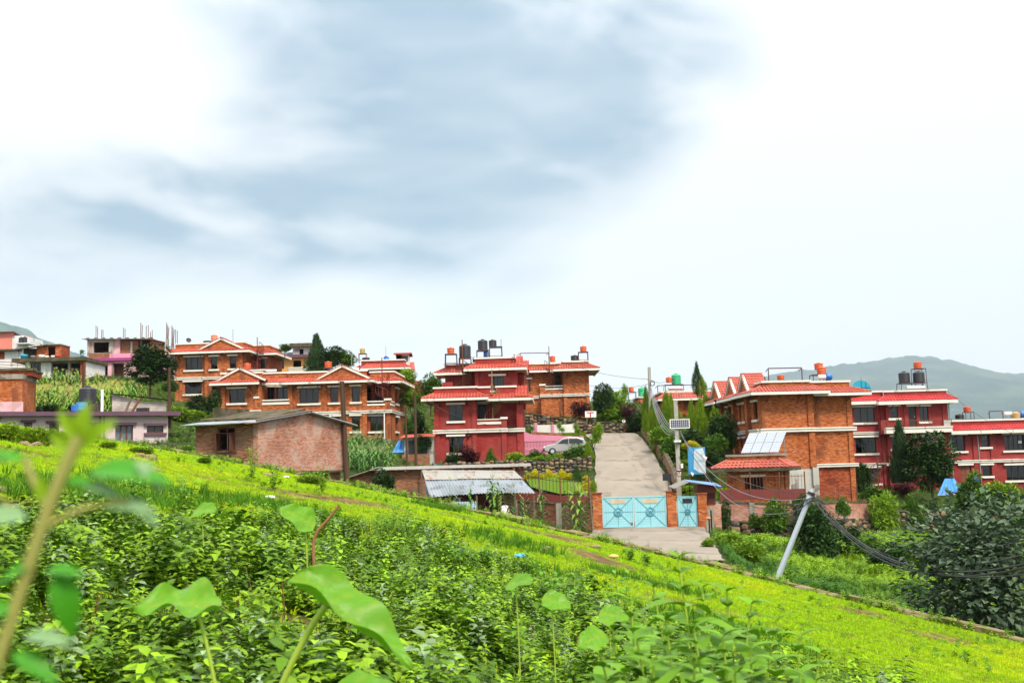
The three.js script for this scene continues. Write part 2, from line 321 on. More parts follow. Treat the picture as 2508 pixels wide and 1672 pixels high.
function potPlant(pos, h, label) {
const r = rng(Math.floor(Math.abs(pos.x * 100) + Math.abs(pos.z * 10))), t = thing('potted_plant', label, 'plant', pos, 0), gs = [];
part('pot', lathe([[0.001, 0], [h * 0.18, 0], [h * 0.24, h * 0.35], [h * 0.2, h * 0.34], [0.001, h * 0.3]], 12), M.plastic_teal, t);
for (let i = 0; i < 60; i++) { const l = leafKite(h * 0.3, h * 0.16); l.rotateX(rr(0.1, 1.3, r)); l.rotateY(rr(0, 6.3, r)); l.translate(rr(-0.3, 0.3, r) * h, rr(0.35, 1.0, r) * h, rr(-0.3, 0.3, r) * h); gs.push(l); }
const m = merge(gs), c = new Float32Array(m.attributes.position.count * 3); for (let i = 0; i < c.length; i += 3) { const k = 0.8 + 0.4 * ((Math.floor(i / 36) * 0.618) % 1); c[i] = k; c[i + 1] = k; c[i + 2] = k; } m.setAttribute('color', new THREE.BufferAttribute(c, 3)); part('foliage', m, leafMats.pot || leafMat('pot', 0.05, 0.14, 0.02), t); return t;
}
// ---------------------------------------------------------------- ground: the field, the village terrain, the road
// the grass field the camera stands on; its far edge follows a low stone wall (straight in plan)
const W0 = V(-20.47, 0, -58), W1 = V(10.36, 0, -24), WDIR = new THREE.Vector3().subVectors(W1, W0).normalize(), WNOR = V(-WDIR.z, 0, WDIR.x);
if (WNOR.z < 0) WNOR.negate();                       // towards the camera
const WLEN = W0.distanceTo(W1);
function fieldPlane(x, Z) { return -0.2522 * x - 0.00876 * Z + 0.06283 * x * Z / 50; }
function fieldH(x, z) {
const Z = -z, h = fieldPlane(x, Z), d = (x - W0.x) * WNOR.x + (z - W0.z) * WNOR.z, k = sstep(0.2, 2.5, d);
return h + k * (0.16 * fbm3(x * 0.16, Z * 0.16, 3.3, 3) + 0.07 * fbm3(x * 0.7, Z * 0.7, 8.3, 3) + 0.22 * terrace(x, Z));
}
function terrace(x, Z) {          // a small worn bank runs across the field
const c = P_bank(x); return sstep(0.35, -0.35, Z - c) * sstep(-13, -9, x) * sstep(3.5, 0.5, x) * sstep(6, 1, c - Z) - 0.0;
}
const P_bank = (x) => 27 - 0.35 * (x + 5) + 0.5 * Math.sin(x * 0.9);
const onField = (e, d) => { const x = W0.x + WDIR.x * e + WNOR.x * d, z = W0.z + WDIR.z * e + WNOR.z * d; return V(x, fieldH(x, z), z); };
// where a pixel's ray meets the field
function hitField(px, py) { const d = ray(px, py); let t = 2; for (let i = 0; i < 4000; i++, t += 0.02) { const x = d.x * t, y = EYE + d.y * t, z = d.z * t; if (y <= fieldH(x, z)) return V(x, y, z); } return V(d.x * t, EYE + d.y * t, d.z * t); }

// bare earth: world spots [pixel in the photograph, half width, half depth]
const BARE = [[185, 1262, 1.2, 0.5], [60, 1075, 1.0, 0.35], [20, 1100, 1.2, 0.25], [120, 1088, 0.5, 0.2], [860, 1228, 1.6, 0.3], [1345, 1312, 1.3, 0.55], [1475, 1366, 0.8, 0.6], [1320, 1290, 1.0, 0.25], [1250, 1280, 0.9, 0.22], [1560, 1420, 0.8, 0.25], [700, 1222, 0.5, 0.2], [1065, 1298, 0.35, 0.15], [300, 1250, 0.4, 0.15], [1400, 1330, 0.8, 0.2], [2120, 1500, 0.7, 0.2], [1130, 1352, 0.3, 0.1], [520, 1172, 0.6, 0.12], [640, 1195, 0.5, 0.1], [1700, 1480, 0.9, 0.2], [2300, 1560, 0.9, 0.2]].map(([px, py, a, b]) => ({ c: hitField(px, py), a, b }));
function bareness(x, z) {
let m = 0;
for (const { c, a, b } of BARE) { const u = (x - c.x) / a, v = (z - c.z) / (b * 2.2), q = u * u + v * v; if (q < 4) m = Math.max(m, sstep(1.25, 0.5, Math.sqrt(q) + 0.55 * fbm3(x * 2.3, z * 2.3, 1.1, 3))); }
return Math.max(m, 0.8 * sstep(0.2, 0.4, fbm3(x * 1.1, z * 1.1, 6.6, 4)));
}
const inPoly = (pts) => (x, z) => { let ins = false; for (let i = 0, j = pts.length - 1; i < pts.length; j = i++) { const a = pts[i], b = pts[j]; if ((a.z > z) !== (b.z > z) && x < (b.x - a.x) * (z - a.z) / (b.z - a.z) + a.x) ins = !ins; } return ins; };
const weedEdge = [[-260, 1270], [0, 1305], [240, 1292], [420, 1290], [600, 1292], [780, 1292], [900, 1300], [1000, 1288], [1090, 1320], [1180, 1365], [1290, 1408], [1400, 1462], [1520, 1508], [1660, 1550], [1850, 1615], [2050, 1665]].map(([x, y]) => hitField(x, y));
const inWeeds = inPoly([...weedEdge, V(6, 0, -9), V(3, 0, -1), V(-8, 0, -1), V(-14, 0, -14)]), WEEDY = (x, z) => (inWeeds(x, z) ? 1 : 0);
(function field() {
const step = 0.3, ne = Math.round(98 / step), nd = Math.round(62 / step), pos = [], col = [], uv = [], idx = [];
for (let j = 0; j <= nd; j++) for (let i = 0; i <= ne; i++) {
const e = -40 + i * step, d = j * step, p = onField(e, d), b = bareness(p.x, p.z);
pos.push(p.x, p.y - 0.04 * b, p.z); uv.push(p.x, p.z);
const n = fbm3(p.x * 0.33, p.z * 0.33, 4.2, 4), m = fbm3(p.x * 1.9, p.z * 1.9, 7.7, 3);
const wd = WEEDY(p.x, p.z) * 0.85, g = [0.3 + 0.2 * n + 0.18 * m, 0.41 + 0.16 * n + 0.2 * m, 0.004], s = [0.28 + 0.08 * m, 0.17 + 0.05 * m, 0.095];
for (let k = 0; k < 3; k++) col.push(clamp(lerp(lerp(g[k], [0.05, 0.06, 0.012][k], wd), s[k], b), 0.005, 1));  // dark litter soil under the weeds, shade between plants put into its colour
}
for (let j = 0; j < nd; j++) for (let i = 0; i < ne; i++) { const a = j * (ne + 1) + i, b = a + 1, c = a + ne + 1; idx.push(a, c, b, b, c, c + 1); }
const g = new THREE.BufferGeometry();
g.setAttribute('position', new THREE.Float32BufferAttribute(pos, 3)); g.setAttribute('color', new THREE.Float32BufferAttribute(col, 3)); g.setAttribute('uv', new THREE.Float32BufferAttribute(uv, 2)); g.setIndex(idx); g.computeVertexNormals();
const p = periodic(301, 128), r = rng(302);
const t = tex(512, 512, (u, v) => { const a = 0.55 + 0.75 * (fb(p, u, v, 16, 4) - 0.1) * 0.75 + (r() - 0.5) * 0.35; return [235 * a, 240 * a, 215 * a]; }, [2.6, 2.6]);
const b = tex(256, 256, (u, v) => { const a = 255 * fb(p, u, v, 16, 4); return [a, a, a]; }, [1.1, 1.1], false);
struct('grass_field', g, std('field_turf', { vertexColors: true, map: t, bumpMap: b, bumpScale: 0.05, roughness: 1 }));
})();

// the village ground beyond, through points read off the photograph [px, py, forward distance]
const CTRL = [[1476, 1300, 73], [1735, 1300, 73.5], [1400, 1325, 68], [1250, 1268, 70], [1150, 1262, 70], [1000, 1240, 66], [800, 1205, 62], [640, 1150, 62], [480, 1112, 63], [300, 1100, 85], [60, 1090, 82], [410, 1085, 84], [420, 1060, 92],
[30, 1040, 92], [250, 1010, 100], [120, 1000, 105], [380, 985, 112], [60, 925, 150], [250, 925, 150], [400, 930, 150], [130, 900, 175], [430, 1028, 129], [600, 1025, 129], [560, 1030, 120], [740, 1082, 115], [960, 1080, 115], [860, 1110, 100], [900, 1150, 88], [980, 1160, 88],
[1064, 1138, 106], [1290, 1132, 106], [1180, 1150, 100], [1250, 1168, 95], [1440, 1160, 95], [1400, 1175, 90], [1320, 1168, 92], [1420, 1215, 84], [1300, 1215, 84], [1340, 1112, 108], [1420, 1110, 108], [1300, 1035, 124], [1450, 1032, 124], [1380, 1020, 130], [1560, 1035, 124], [1500, 1000, 140], [1450, 985, 150],
[980, 1010, 135], [900, 960, 150], [700, 960, 150], [800, 930, 170], [1640, 1060, 112], [1700, 1100, 104], [1680, 1150, 96], [1760, 1130, 98], [1700, 1020, 120], [1800, 1060, 110], [1700, 1220, 84], [1765, 1242, 79], [1830, 1238, 80], [1950, 1232, 82], [2100, 1232, 83], [2200, 1225, 88], [2300, 1232, 90], [2500, 1240, 92],
[2000, 1222, 92], [2110, 1205, 100], [2200, 1198, 109], [2500, 1198, 109], [2350, 1200, 109], [1850, 1030, 116], [1950, 1100, 120], [2300, 1120, 140], [2500, 1120, 140], [1780, 1330, 72], [1850, 1335, 71], [1950, 1340, 70], [2100, 1325, 74], [2250, 1322, 78], [2500, 1335, 78], [1760, 1330, 66], [1800, 1368, 60], [1950, 1382, 60], [2100, 1395, 58], [2250, 1420, 55], [2450, 1450, 52], [1800, 1420, 48], [2000, 1450, 46], [2200, 1500, 44], [2450, 1560, 40], [1850, 1440, 38], [2100, 1530, 34], [2350, 1620, 30], [2508, 1690, 27]].map(([a, b, c]) => P(a, b, c));
const WALLZ = [[1740, 78, 1324], [1762, 78, 1322], [1850, 77.5, 1326], [1960, 77, 1330], [2080, 78.5, 1322], [2160, 82, 1318], [2280, 86, 1316], [2400, 88, 1318], [2560, 88.5, 1325]];
for (let px = 1740; px < 2560; px += 22) { const i = WALLZ.findIndex((w) => w[0] > px), a = WALLZ[i - 1], b = WALLZ[i], t = (px - a[0]) / (b[0] - a[0]), Z = lerp(a[1], b[1], t); CTRL.push(P(px, lerp(a[2], b[2], t) + 16, Z - 0.5), P(px, 1243 - 0.025 * (px - 1740), Z + 2.4)); }
for (const [x, y, z] of [[-200, 14, -60], [-120, 12, -90], [-200, 30, -250], [0, 2, -260], [150, -8, -260], [150, -6, -100], [150, -12, -40], [60, -8, -50], [-80, 16, -170], [40, -2, -200], [-60, 10, -120], [-60, 4.5, -80], [-45, 3.2, -60]]) CTRL.push(V(x, y, z));
// road: centre line and half width at forward distances
const ROAD = [[1560, 1365, 51, 3.8], [1590, 1300, 73, 3.6], [1555, 1215, 84, 2.9], [1542, 1160, 93, 2.8], [1530, 1110, 103, 2.6], [1512, 1075, 113, 2.5], [1490, 1060, 119, 2.7]].map(([a, b, c, w]) => Object.assign(P(a, b, c), { w }));
ROAD[0].y = ROAD[1].y = P(1590, 1300, 73).y;
function roadAt(z) { const n = ROAD.length; if (z >= ROAD[0].z) return ROAD[0]; for (let i = 0; i < n - 1; i++) if (z <= ROAD[i].z && z >= ROAD[i + 1].z) { const t = (z - ROAD[i].z) / (ROAD[i + 1].z - ROAD[i].z); return { x: lerp(ROAD[i].x, ROAD[i + 1].x, t), y: lerp(ROAD[i].y, ROAD[i + 1].y, t), w: lerp(ROAD[i].w, ROAD[i + 1].w, t) }; } return ROAD[n - 1]; }
function idw(x, z) { let s = 0, w = 0; for (const c of CTRL) { const d2 = (x - c.x) ** 2 + (z - c.z) ** 2 + 0.6, k = 1 / (d2 * d2); s += k * c.y; w += k; } return s / w; }
function groundH(x, z) {
let h = idw(x, z) + 0.12 * fbm3(x * 0.25, z * 0.25, 2.2, 3);
if (z < -49 && z > -122) { const r = roadAt(z), k = sstep(r.w + 1.6, r.w + 0.3, Math.abs(x - r.x)); h = lerp(h, r.y - 0.12, k); }
const d = (x - W0.x) * WNOR.x + (z - W0.z) * WNOR.z;
const under = fieldPlane(x, -z) - 0.9; if (d > -1.2) h = Math.min(h, under);
return h;
}
function hitGround(px, py, z0 = 40) { const d = ray(px, py); for (let t = z0; t < 220; t += 0.25) { const x = d.x * t, y = EYE + d.y * t, z = d.z * t; if (y <= groundH(x, z)) return V(x, groundH(x, z), z); } return P(px, py, 120); }
(function terrain() {
const pos = [], uv = [], col = [], idx = [];
// graded grid: fine near the houses, reaching far to the sides and back
const xs = [], zs = [];
for (let x = -72; x <= 72; x += 1.2) xs.push(x); for (let k = 1; k <= 16; k++) { xs.push(72 + k * k * 16); xs.unshift(-72 - k * k * 16); }
for (let z = -18; z >= -190; z -= 1.2) zs.push(z); for (let k = 1; k <= 16; k++) zs.push(-190 - k * k * 18); zs.unshift(10, -2, -10); zs.unshift(200, 60);
zs.forEach((z) => xs.forEach((x) => {
const far = Math.max(0, Math.hypot(x, z + 90) - 150), k = sstep(0, 260, far);
const h = lerp(groundH(x, z), -26 + 10 * fbm3(x * 0.002, z * 0.002, 1, 3), k);
pos.push(x, h, z); uv.push(x, z);
const n = fbm3(x * 0.12, z * 0.12, 5.5, 4), e = sstep(0.1, 0.35, fbm3(x * 0.3, z * 0.3, 9.9, 3));
const g = [0.06 + 0.05 * n, 0.105 + 0.06 * n, 0.014], s = [0.17, 0.115, 0.075];
for (let c = 0; c < 3; c++) col.push(clamp(lerp(g[c], s[c], e * 0.6), 0.005, 1));
}));
const nx = xs.length; for (let j = 0; j < zs.length - 1; j++) for (let i = 0; i < nx - 1; i++) { const a = j * nx + i, b = a + 1, c = a + nx; idx.push(a, b, c, b, c + 1, c); }
const g = new THREE.BufferGeometry(); g.setAttribute('position', new THREE.Float32BufferAttribute(pos, 3)); g.setAttribute('color', new THREE.Float32BufferAttribute(col, 3)); g.setAttribute('uv', new THREE.Float32BufferAttribute(uv, 2)); g.setIndex(idx); g.computeVertexNormals();
const p = periodic(311, 64), r = rng(312);
struct('terrain', g, std('village_ground', { vertexColors: true, roughness: 1, map: tex(512, 512, (u, v) => { const a = 0.5 + 0.8 * (fb(p, u, v, 8, 5) - 0.1) * 0.8 + (r() - 0.5) * 0.3; return [240 * a, 240 * a, 225 * a]; }, [5, 5]) }));
})();
(function road() {
const pos = [], uv = [], idx = []; const n = 9; let row = 0;
for (let z = -50.5; z >= -119; z -= 0.8) {
const c = roadAt(z), wob = 0.25 * fbm3(1, z * 0.4, 3, 2);
for (let i = 0; i <= n; i++) { const t = i / n * 2 - 1, x = c.x + t * (c.w + wob * (t > 0 ? 1 : -1)); pos.push(x, c.y + 0.03 - 0.05 * t * t + 0.02 * fbm3(x * 0.8, z * 0.8, 2, 2), z); uv.push(x, z); }
row++;
}
for (let j = 0; j < row - 1; j++) for (let i = 0; i < n; i++) { const a = j * (n + 1) + i, b = a + 1, c = a + n + 1; idx.push(a, b, c, b, c + 1, c); }
const g = new THREE.BufferGeometry(); g.setAttribute('position', new THREE.Float32BufferAttribute(pos, 3)); g.setAttribute('uv', new THREE.Float32BufferAttribute(uv, 2)); g.setIndex(idx); g.computeVertexNormals();
struct('road', g, M.road);
})();
// far hills, drawn blue by the haze
function hill(name, ridge, Z, depth, seed, tone) {      // ridge: [px, py] crest points at distance Z
const pts = ridge.map(([a, b]) => P(a, b, Z)), x0 = pts[0].x, x1 = pts[pts.length - 1].x, nx = 260, nz = 46, pos = [], col = [], idx = [];
const crest = (x) => { for (let i = 0; i < pts.length - 1; i++) if (x <= pts[i + 1].x) return lerp(pts[i].y, pts[i + 1].y, sstep(0, 1, clamp((x - pts[i].x) / (pts[i + 1].x - pts[i].x)))); return pts[pts.length - 1].y; };
for (let j = 0; j <= nz; j++) for (let i = 0; i <= nx; i++) {
const x = lerp(x0, x1, i / nx), t = j / nz, z = -Z + depth * t, up = t < 0.1 ? 1 : 1 - Math.pow((t - 0.1) / 0.9, 0.9);
const r = fbm3(x * 8 / Z, z * 8 / Z, seed, 5), tree = Math.abs(fbm3(x * 90 / Z, z * 90 / Z, seed + 3, 3));
const y = -40 + (crest(x) + 40) * up + (r * 0.16 * Math.sin(Math.PI * clamp(t))) * (crest(x) + 60) + tree * Z * 0.006;
pos.push(x + 6 * r, y, z);
const f = sstep(-0.1, 0.25, fbm3(x * 24 / Z, z * 24 / Z, seed + 7, 4)); for (let c = 0; c < 3; c++) col.push(lerp(tone[0][c], tone[1][c], f));
}
for (let j = 0; j < nz; j++) for (let i = 0; i < nx; i++) { const a = j * (nx + 1) + i, b = a + 1, c = a + nx + 1; idx.push(a, c, b, b, c, c + 1); }
const g = new THREE.BufferGeometry(); g.setAttribute('position', new THREE.Float32BufferAttribute(pos, 3)); g.setAttribute('color', new THREE.Float32BufferAttribute(col, 3)); g.setIndex(idx); g.computeVertexNormals();
return struct(name, metreUV(g), std(name + '_cover', { vertexColors: true, roughness: 1 }));
}
hill('wooded_hill', [[-700, 640], [-350, 700], [-120, 752], [0, 792], [60, 806], [110, 836], [150, 850], [200, 876], [300, 900], [420, 950], [600, 1020]], 9000, 4200, 3, [[0.02, 0.05, 0.02], [0.04, 0.085, 0.03]]);
hill('far_mountain', [[1500, 1010], [1750, 960], [1900, 925], [2050, 905], [2180, 888], [2260, 896], [2330, 918], [2400, 926], [2508, 932], [2700, 920], [3100, 880], [3600, 930]], 12500, 7000, 8, [[0.02, 0.045, 0.035], [0.06, 0.085, 0.05]]);
hill('far_ridge', [[-300, 800], [0, 856], [120, 866], [190, 872], [260, 890], [400, 930], [700, 990], [1100, 1030]], 9000, 4000, 12, [[0.03, 0.06, 0.03], [0.07, 0.1, 0.045]]);
scene.fog = new THREE.FogExp2(new THREE.Color(0.7, 0.87, 1.0), 0.00006);
// ---------------------------------------------------------------- building kit
// enlarged views of the photograph: their coordinates -> pixels of the photograph
const vw = (ox, oy, s) => (x, y) => [ox + x / s, oy + y / s];
const Z1 = vw(0, 760, 4.3545), Z2 = vw(400, 800, 5.6), Z3 = vw(680, 800, 5.2278), Z4 = vw(1030, 800, 4.3556), Z5 = vw(1400, 860, 4.9), Z6 = vw(1700, 860, 4.3548), Z7 = vw(2080, 860, 4.355), Z8 = vw(460, 980, 4.523), ZA = vw(980, 1080, 4.704), ZB = vw(1420, 1040, 4.355), ZC = vw(1740, 1140, 5.2275), ZD = vw(2080, 1140, 3.409), ZS = (x, y) => [x, y];
class Face {                 // an upright plane of a thing; x along it, y up, z out of it
constructor(group, view, local = new THREE.Matrix4()) { this.g = group; this.view = view; this.local = local; group.updateMatrixWorld(true); this.inv = new THREE.Matrix4().multiplyMatrices(group.matrixWorld, local).invert(); this.plain = local.equals(new THREE.Matrix4()); this.holes = []; }
at(x, y, z = 0) { const [px, py] = this.view(x, y), o = V(0, EYE, 0).applyMatrix4(this.inv), d = ray(px, py).transformDirection(this.inv), t = (z - o.z) / d.z; return { x: o.x + d.x * t, y: o.y + d.y * t }; }
rect(l, r, t, b, z = 0) { const mx = (l + r) / 2, my = (t + b) / 2; return { x0: this.at(l, my, z).x, x1: this.at(r, my, z).x, y0: this.at(mx, b, z).y, y1: this.at(mx, t, z).y }; }
geo(g) { return this.plain ? g : g.clone().applyMatrix4(this.local); }
add(name, geos, mat, parent = this.g) { geos = [].concat(geos).map((g) => this.geo(g)); return part(name, geos, mat, parent); }
box(name, mat, r, z0, z1, parent) { return this.add(name, bx(r.x0, r.x1, r.y0, r.y1, z0, z1), mat, parent); }
// window in a wall whose face lies at z: frame with panes, sill and lintel; returns the hole
win(r, { z = 0, panes = 2, sill = true, lintel = true, curtain = null, trim = M.white_trim, frame = M.frame_dark, pane = M.glass_tinted, transom = 0, open = 0.16, span = [0, 1] } = {}) {
const fw = 0.07, holes = [], zf = z - open, w = (r.x1 - r.x0) / panes;
for (let i = 0; i < panes; i++) {
const a = r.x0 + i * w + fw * 0.6, b = r.x0 + (i + 1) * w - fw * 0.6;
if (transom) { const m = lerp(r.y0, r.y1, transom); holes.push({ x0: a, x1: b, y0: r.y0 + fw, y1: m - fw / 2 }, { x0: a, x1: b, y0: m + fw / 2, y1: r.y1 - fw }); } else holes.push({ x0: a, x1: b, y0: r.y0 + fw, y1: r.y1 - fw });
}
const f = this.add('window', panel(r.x0, r.x1, r.y0, r.y1, zf, 0.07, holes), frame);
for (const h of holes) this.add('pane', quad(V(h.x0, h.y0, zf - 0.04), V(h.x1, h.y0, zf - 0.04), V(h.x1, h.y1, zf - 0.04), V(h.x0, h.y1, zf - 0.04)), pane, f);
if (sill) this.add('sill', bx(r.x0 - 0.22, r.x1 + 0.22, r.y0 - 0.2, r.y0 - 0.005, z - 0.12, z + 0.16), trim, f);
if (lintel) this.add('lintel', bx(r.x0 - 0.22, r.x1 + 0.22, r.y1 + 0.005, r.y1 + 0.18, z - 0.1, z + 0.22), trim, f);
if (curtain) {
const a = lerp(r.x0, r.x1, span[0]), b = lerp(r.x0, r.x1, span[1]), n = Math.max(6, Math.round((b - a) / 0.07)), pos = [], idx = [];
for (let i = 0; i <= n; i++) { const x = lerp(a, b, i / n), zz = zf - 0.16 + 0.035 * Math.sin(i * 2.1) + 0.02 * N3(i * 0.9, r.y0, 1); pos.push(x, r.y0 + 0.06, zz, x, r.y1 - 0.05, zz); if (i < n) idx.push(2 * i, 2 * i + 2, 2 * i + 3, 2 * i, 2 * i + 3, 2 * i + 1); }
const g = new THREE.BufferGeometry(); g.setAttribute('position', new THREE.Float32BufferAttribute(pos, 3)); g.setIndex(idx); g.computeVertexNormals();
this.add('curtain', metreUV(g), curtain, f);
}
this.holes.push({ ...r, z }); return r;
}
wall(mat, r, z, depth = 0.28, extra = []) { const hs = this.holes.filter((h) => Math.abs(h.z - z) < 0.05 && h.x0 > r.x0 - 0.05 && h.x1 < r.x1 + 0.05 && h.y0 > r.y0 - 0.05 && h.y1 < r.y1 + 0.05).concat(extra); return this.add('wall', panel(r.x0, r.x1, r.y0, r.y1, z, depth, hs), mat); }
// remaining shell of a hollow block behind a front wall
shell(mat, x0, x1, y0, y1, zf, depth, { left = true, right = true, floors = [], top = true } = {}) {
const t = 0.28, zb = zf - depth;
if (left) this.add('wall', bx(x0, x0 + t, y0, y1, zb + t, zf - t), mat);
if (right) this.add('wall', bx(x1 - t, x1, y0, y1, zb + t, zf - t), mat);
this.add('wall', bx(x0, x1, y0, y1, zb, zb + t), mat);
if (top) this.add('roof_slab', bx(x0 + 0.02, x1 - 0.02, y1 - 0.16, y1 - 0.002, zb + 0.02, zf - 0.02), M.concrete);
for (const y of floors) this.add('floor_slab', bx(x0 + t, x1 - t, y - 0.1, y + 0.1, zb + t, zf - t), M.concrete);
}
pilaster(mat, r, z, p = 0.14) { return this.add('pilaster', bx(r.x0, r.x1, r.y0, r.y1, z - 0.02, z + p), mat); }
// moulded white band: three fillets
band(r, z, mat = M.white_trim, p = 0.2) { const h = r.y1 - r.y0; return this.add('cornice', [bx(r.x0, r.x1, r.y0 + h * 0.66, r.y1, z - 0.05, z + p * 1.25), bx(r.x0, r.x1, r.y0 + h * 0.3, r.y0 + h * 0.655, z - 0.05, z + p * 0.85), bx(r.x0, r.x1, r.y0, r.y0 + h * 0.295, z - 0.05, z + p)], mat); }
// tiled skirt roof: wall box x0..x1 / zf..zb, eave at ye out by ov, top at yt on the wall line
skirt({ x0, x1, zf, zb, ye, yt, ov = 0.9, ovl = ov, ovr = ov, mat = M.roof_tile, front = true, left = true, right = true, inset = 0.05, fascia = 0.24, brackets = true, trim = M.white_trim }) {
const g = [], fl = [], zt = zf + inset * 0, a = V(x0 - (left ? ovl : 0), ye, zf + ov), b = V(x1 + (right ? ovr : 0), ye, zf + ov), c = V(x1, yt, zt), d = V(x0, yt, zt);
const al = V(x0 - ovl, ye, zb), br = V(x1 + ovr, ye, zb);
if (front) { g.push(tiles(a, b, c, d)); fl.push(bx(a.x, b.x, ye - fascia, ye - 0.02, zf + ov - 0.1, zf + ov + 0.03)); }
if (left) { g.push(tiles(al, a, d, V(x0, yt, zb))); fl.push(bx(a.x - 0.03, a.x + 0.1, ye - fascia, ye - 0.02, zb, zf + ov - 0.1)); }
if (right) { g.push(tiles(b, br, V(x1, yt, zb), c)); fl.push(bx(b.x - 0.1, b.x + 0.03, ye - fascia, ye - 0.02, zb, zf + ov - 0.1)); }
const roof = this.add('roof', g, mat);
this.add('fascia', fl, trim, roof);
const so = []; if (front) so.push(bx(a.x + 0.1, b.x - 0.1, ye - fascia * 0.62, ye - fascia * 0.4, zf - 0.02, zf + ov - 0.1)); if (left) so.push(bx(a.x + 0.1, x0 + 0.02, ye - fascia * 0.62, ye - fascia * 0.4, zb, zf - 0.02)); if (right) so.push(bx(x1 - 0.02, b.x - 0.1, ye - fascia * 0.62, ye - fascia * 0.4, zb, zf - 0.02));
this.add('soffit', so, M.soffit, roof);
if (left && front) this.add('hip_cap', bar(a.clone().setY(ye + 0.05), d.clone().setY(yt + 0.05), 0.07, 6), mat, roof); if (right && front) this.add('hip_cap', bar(b.clone().setY(ye + 0.05), c.clone().setY(yt + 0.05), 0.07, 6), mat, roof);
if (brackets && front) for (let x = x0 + 0.5; x < x1 - 0.2; x += 2.6) this.add('bracket', bar(V(x, ye - 0.75, zf), V(x, ye - fascia, zf + ov - 0.15), 0.04, 4), M.black_iron, roof);
return roof;
}
parapet(mat, x0, x1, zf, zb, y0, y1, { cap = 0.16, trim = M.white_trim, left = true, right = true } = {}) {
const t = 0.22, p = [bx(x0, x1, y0, y1, zf - t, zf)]; if (left) p.push(bx(x0, x0 + t, y0, y1, zb, zf - t)); if (right) p.push(bx(x1 - t, x1, y0, y1, zb, zf - t));
const o = this.add('parapet', p, mat), e = 0.1, q = [bx(x0 - e, x1 + e, y1 + 0.002, y1 + cap, zf - t - e, zf + e)];
if (left) q.push(bx(x0 - e, x0 + t + e, y1 + 0.002, y1 + cap, zb, zf - t - e)); if (right) q.push(bx(x1 - t - e, x1 + e, y1 + 0.002, y1 + cap, zb, zf - t - e));
this.add('coping', q, trim, o); return o;
}
// triangular pediment facing front: apex and base corners, with raking white boards and a tiled roof behind
gable(mat, ax, ay, lx, ly, rx, ry, z, back = 2.2, tile = M.roof_tile) {
const g = this.add('gable', poly([[lx, ly], [rx, ry], [ax, ay]], z, 0.25), mat), k = (p, q) => { const d = new THREE.Vector3().subVectors(q, p), L = d.length(), b = bx(0, L, -0.02, 0.2, -0.06, 0.16); b.rotateZ(Math.atan2(d.y, d.x)); b.translate(p.x, p.y, p.z); return b; };
this.add('raking_board', [k(V(lx - 0.25, ly - 0.1, z), V(ax, ay + 0.02, z)), k(V(ax, ay + 0.02, z + 0.004), V(rx + 0.25, ry - 0.1, z + 0.004))], M.white_trim, g);
const L = V(lx - 0.3, ly + 0.02, z + 0.2), R_ = V(rx + 0.3, ry + 0.02, z + 0.2), T = V(ax, ay + 0.24, z + 0.2), s = V(0, 0, -back);
this.add('gable_roof', [tiles(R_, R_.clone().add(s), T.clone().add(s), T), tiles(L.clone().add(s), L, T, T.clone().add(s)), bar(T.clone().setY(T.y + 0.03), T.clone().add(s).setY(T.y + 0.03), 0.07, 6)], tile, g);
return g;
}
// iron spiral stair round a post: base y0, top y1
spiral(x, z, y0, y1, r = 0.75, mat = M.steel_rust, turns = 1.1, start = 0, post = 1.2) {
const o = this.add('spiral_stair', bar(V(x, y0, z), V(x, y1 + post, z), 0.05, 6), mat), n = Math.round((y1 - y0) / 0.2), rail = [];
for (let i = 0; i <= n; i++) {
const a = start + (i / n) * turns * 2 * Math.PI, y = lerp(y0, y1, i / n), c = Math.cos(a), s = Math.sin(a), w = (turns * Math.PI) / n;
const tr = new THREE.CylinderGeometry(r, r, 0.03, 4, 1, false, a + Math.PI / 2 - w, 2 * w); tr.rotateY(0);
const st = bx(0.04, r, -0.03, 0.03, -0.14, 0.14); st.rotateY(-a); st.translate(x, y, z); this.add('step', st, mat, o);
const p = V(x + r * c, y, z + r * s); this.add('baluster', bar(p, p.clone().setY(y + 0.95), 0.024, 4), mat, o); rail.push(p.clone().setY(y + 0.95));
}
this.add('handrail', tube(rail, 0.035, n * 2, 5), mat, o); return o;
}
}
function house(name, label, [px, py, Z], yaw, view, category = 'house', group) { const o = P(px, py, Z), g = thing(name, label, category, o, yaw, group); return new Face(g, view); }
function sideFace(f, x, z, yaw, view = f.view) { return new Face(f.g, view, new THREE.Matrix4().makeRotationY(yaw).setPosition(x, 0, z)); }
// ---------------------------------------------------------------- brick houses on the left
const BO = M.brick_orange;
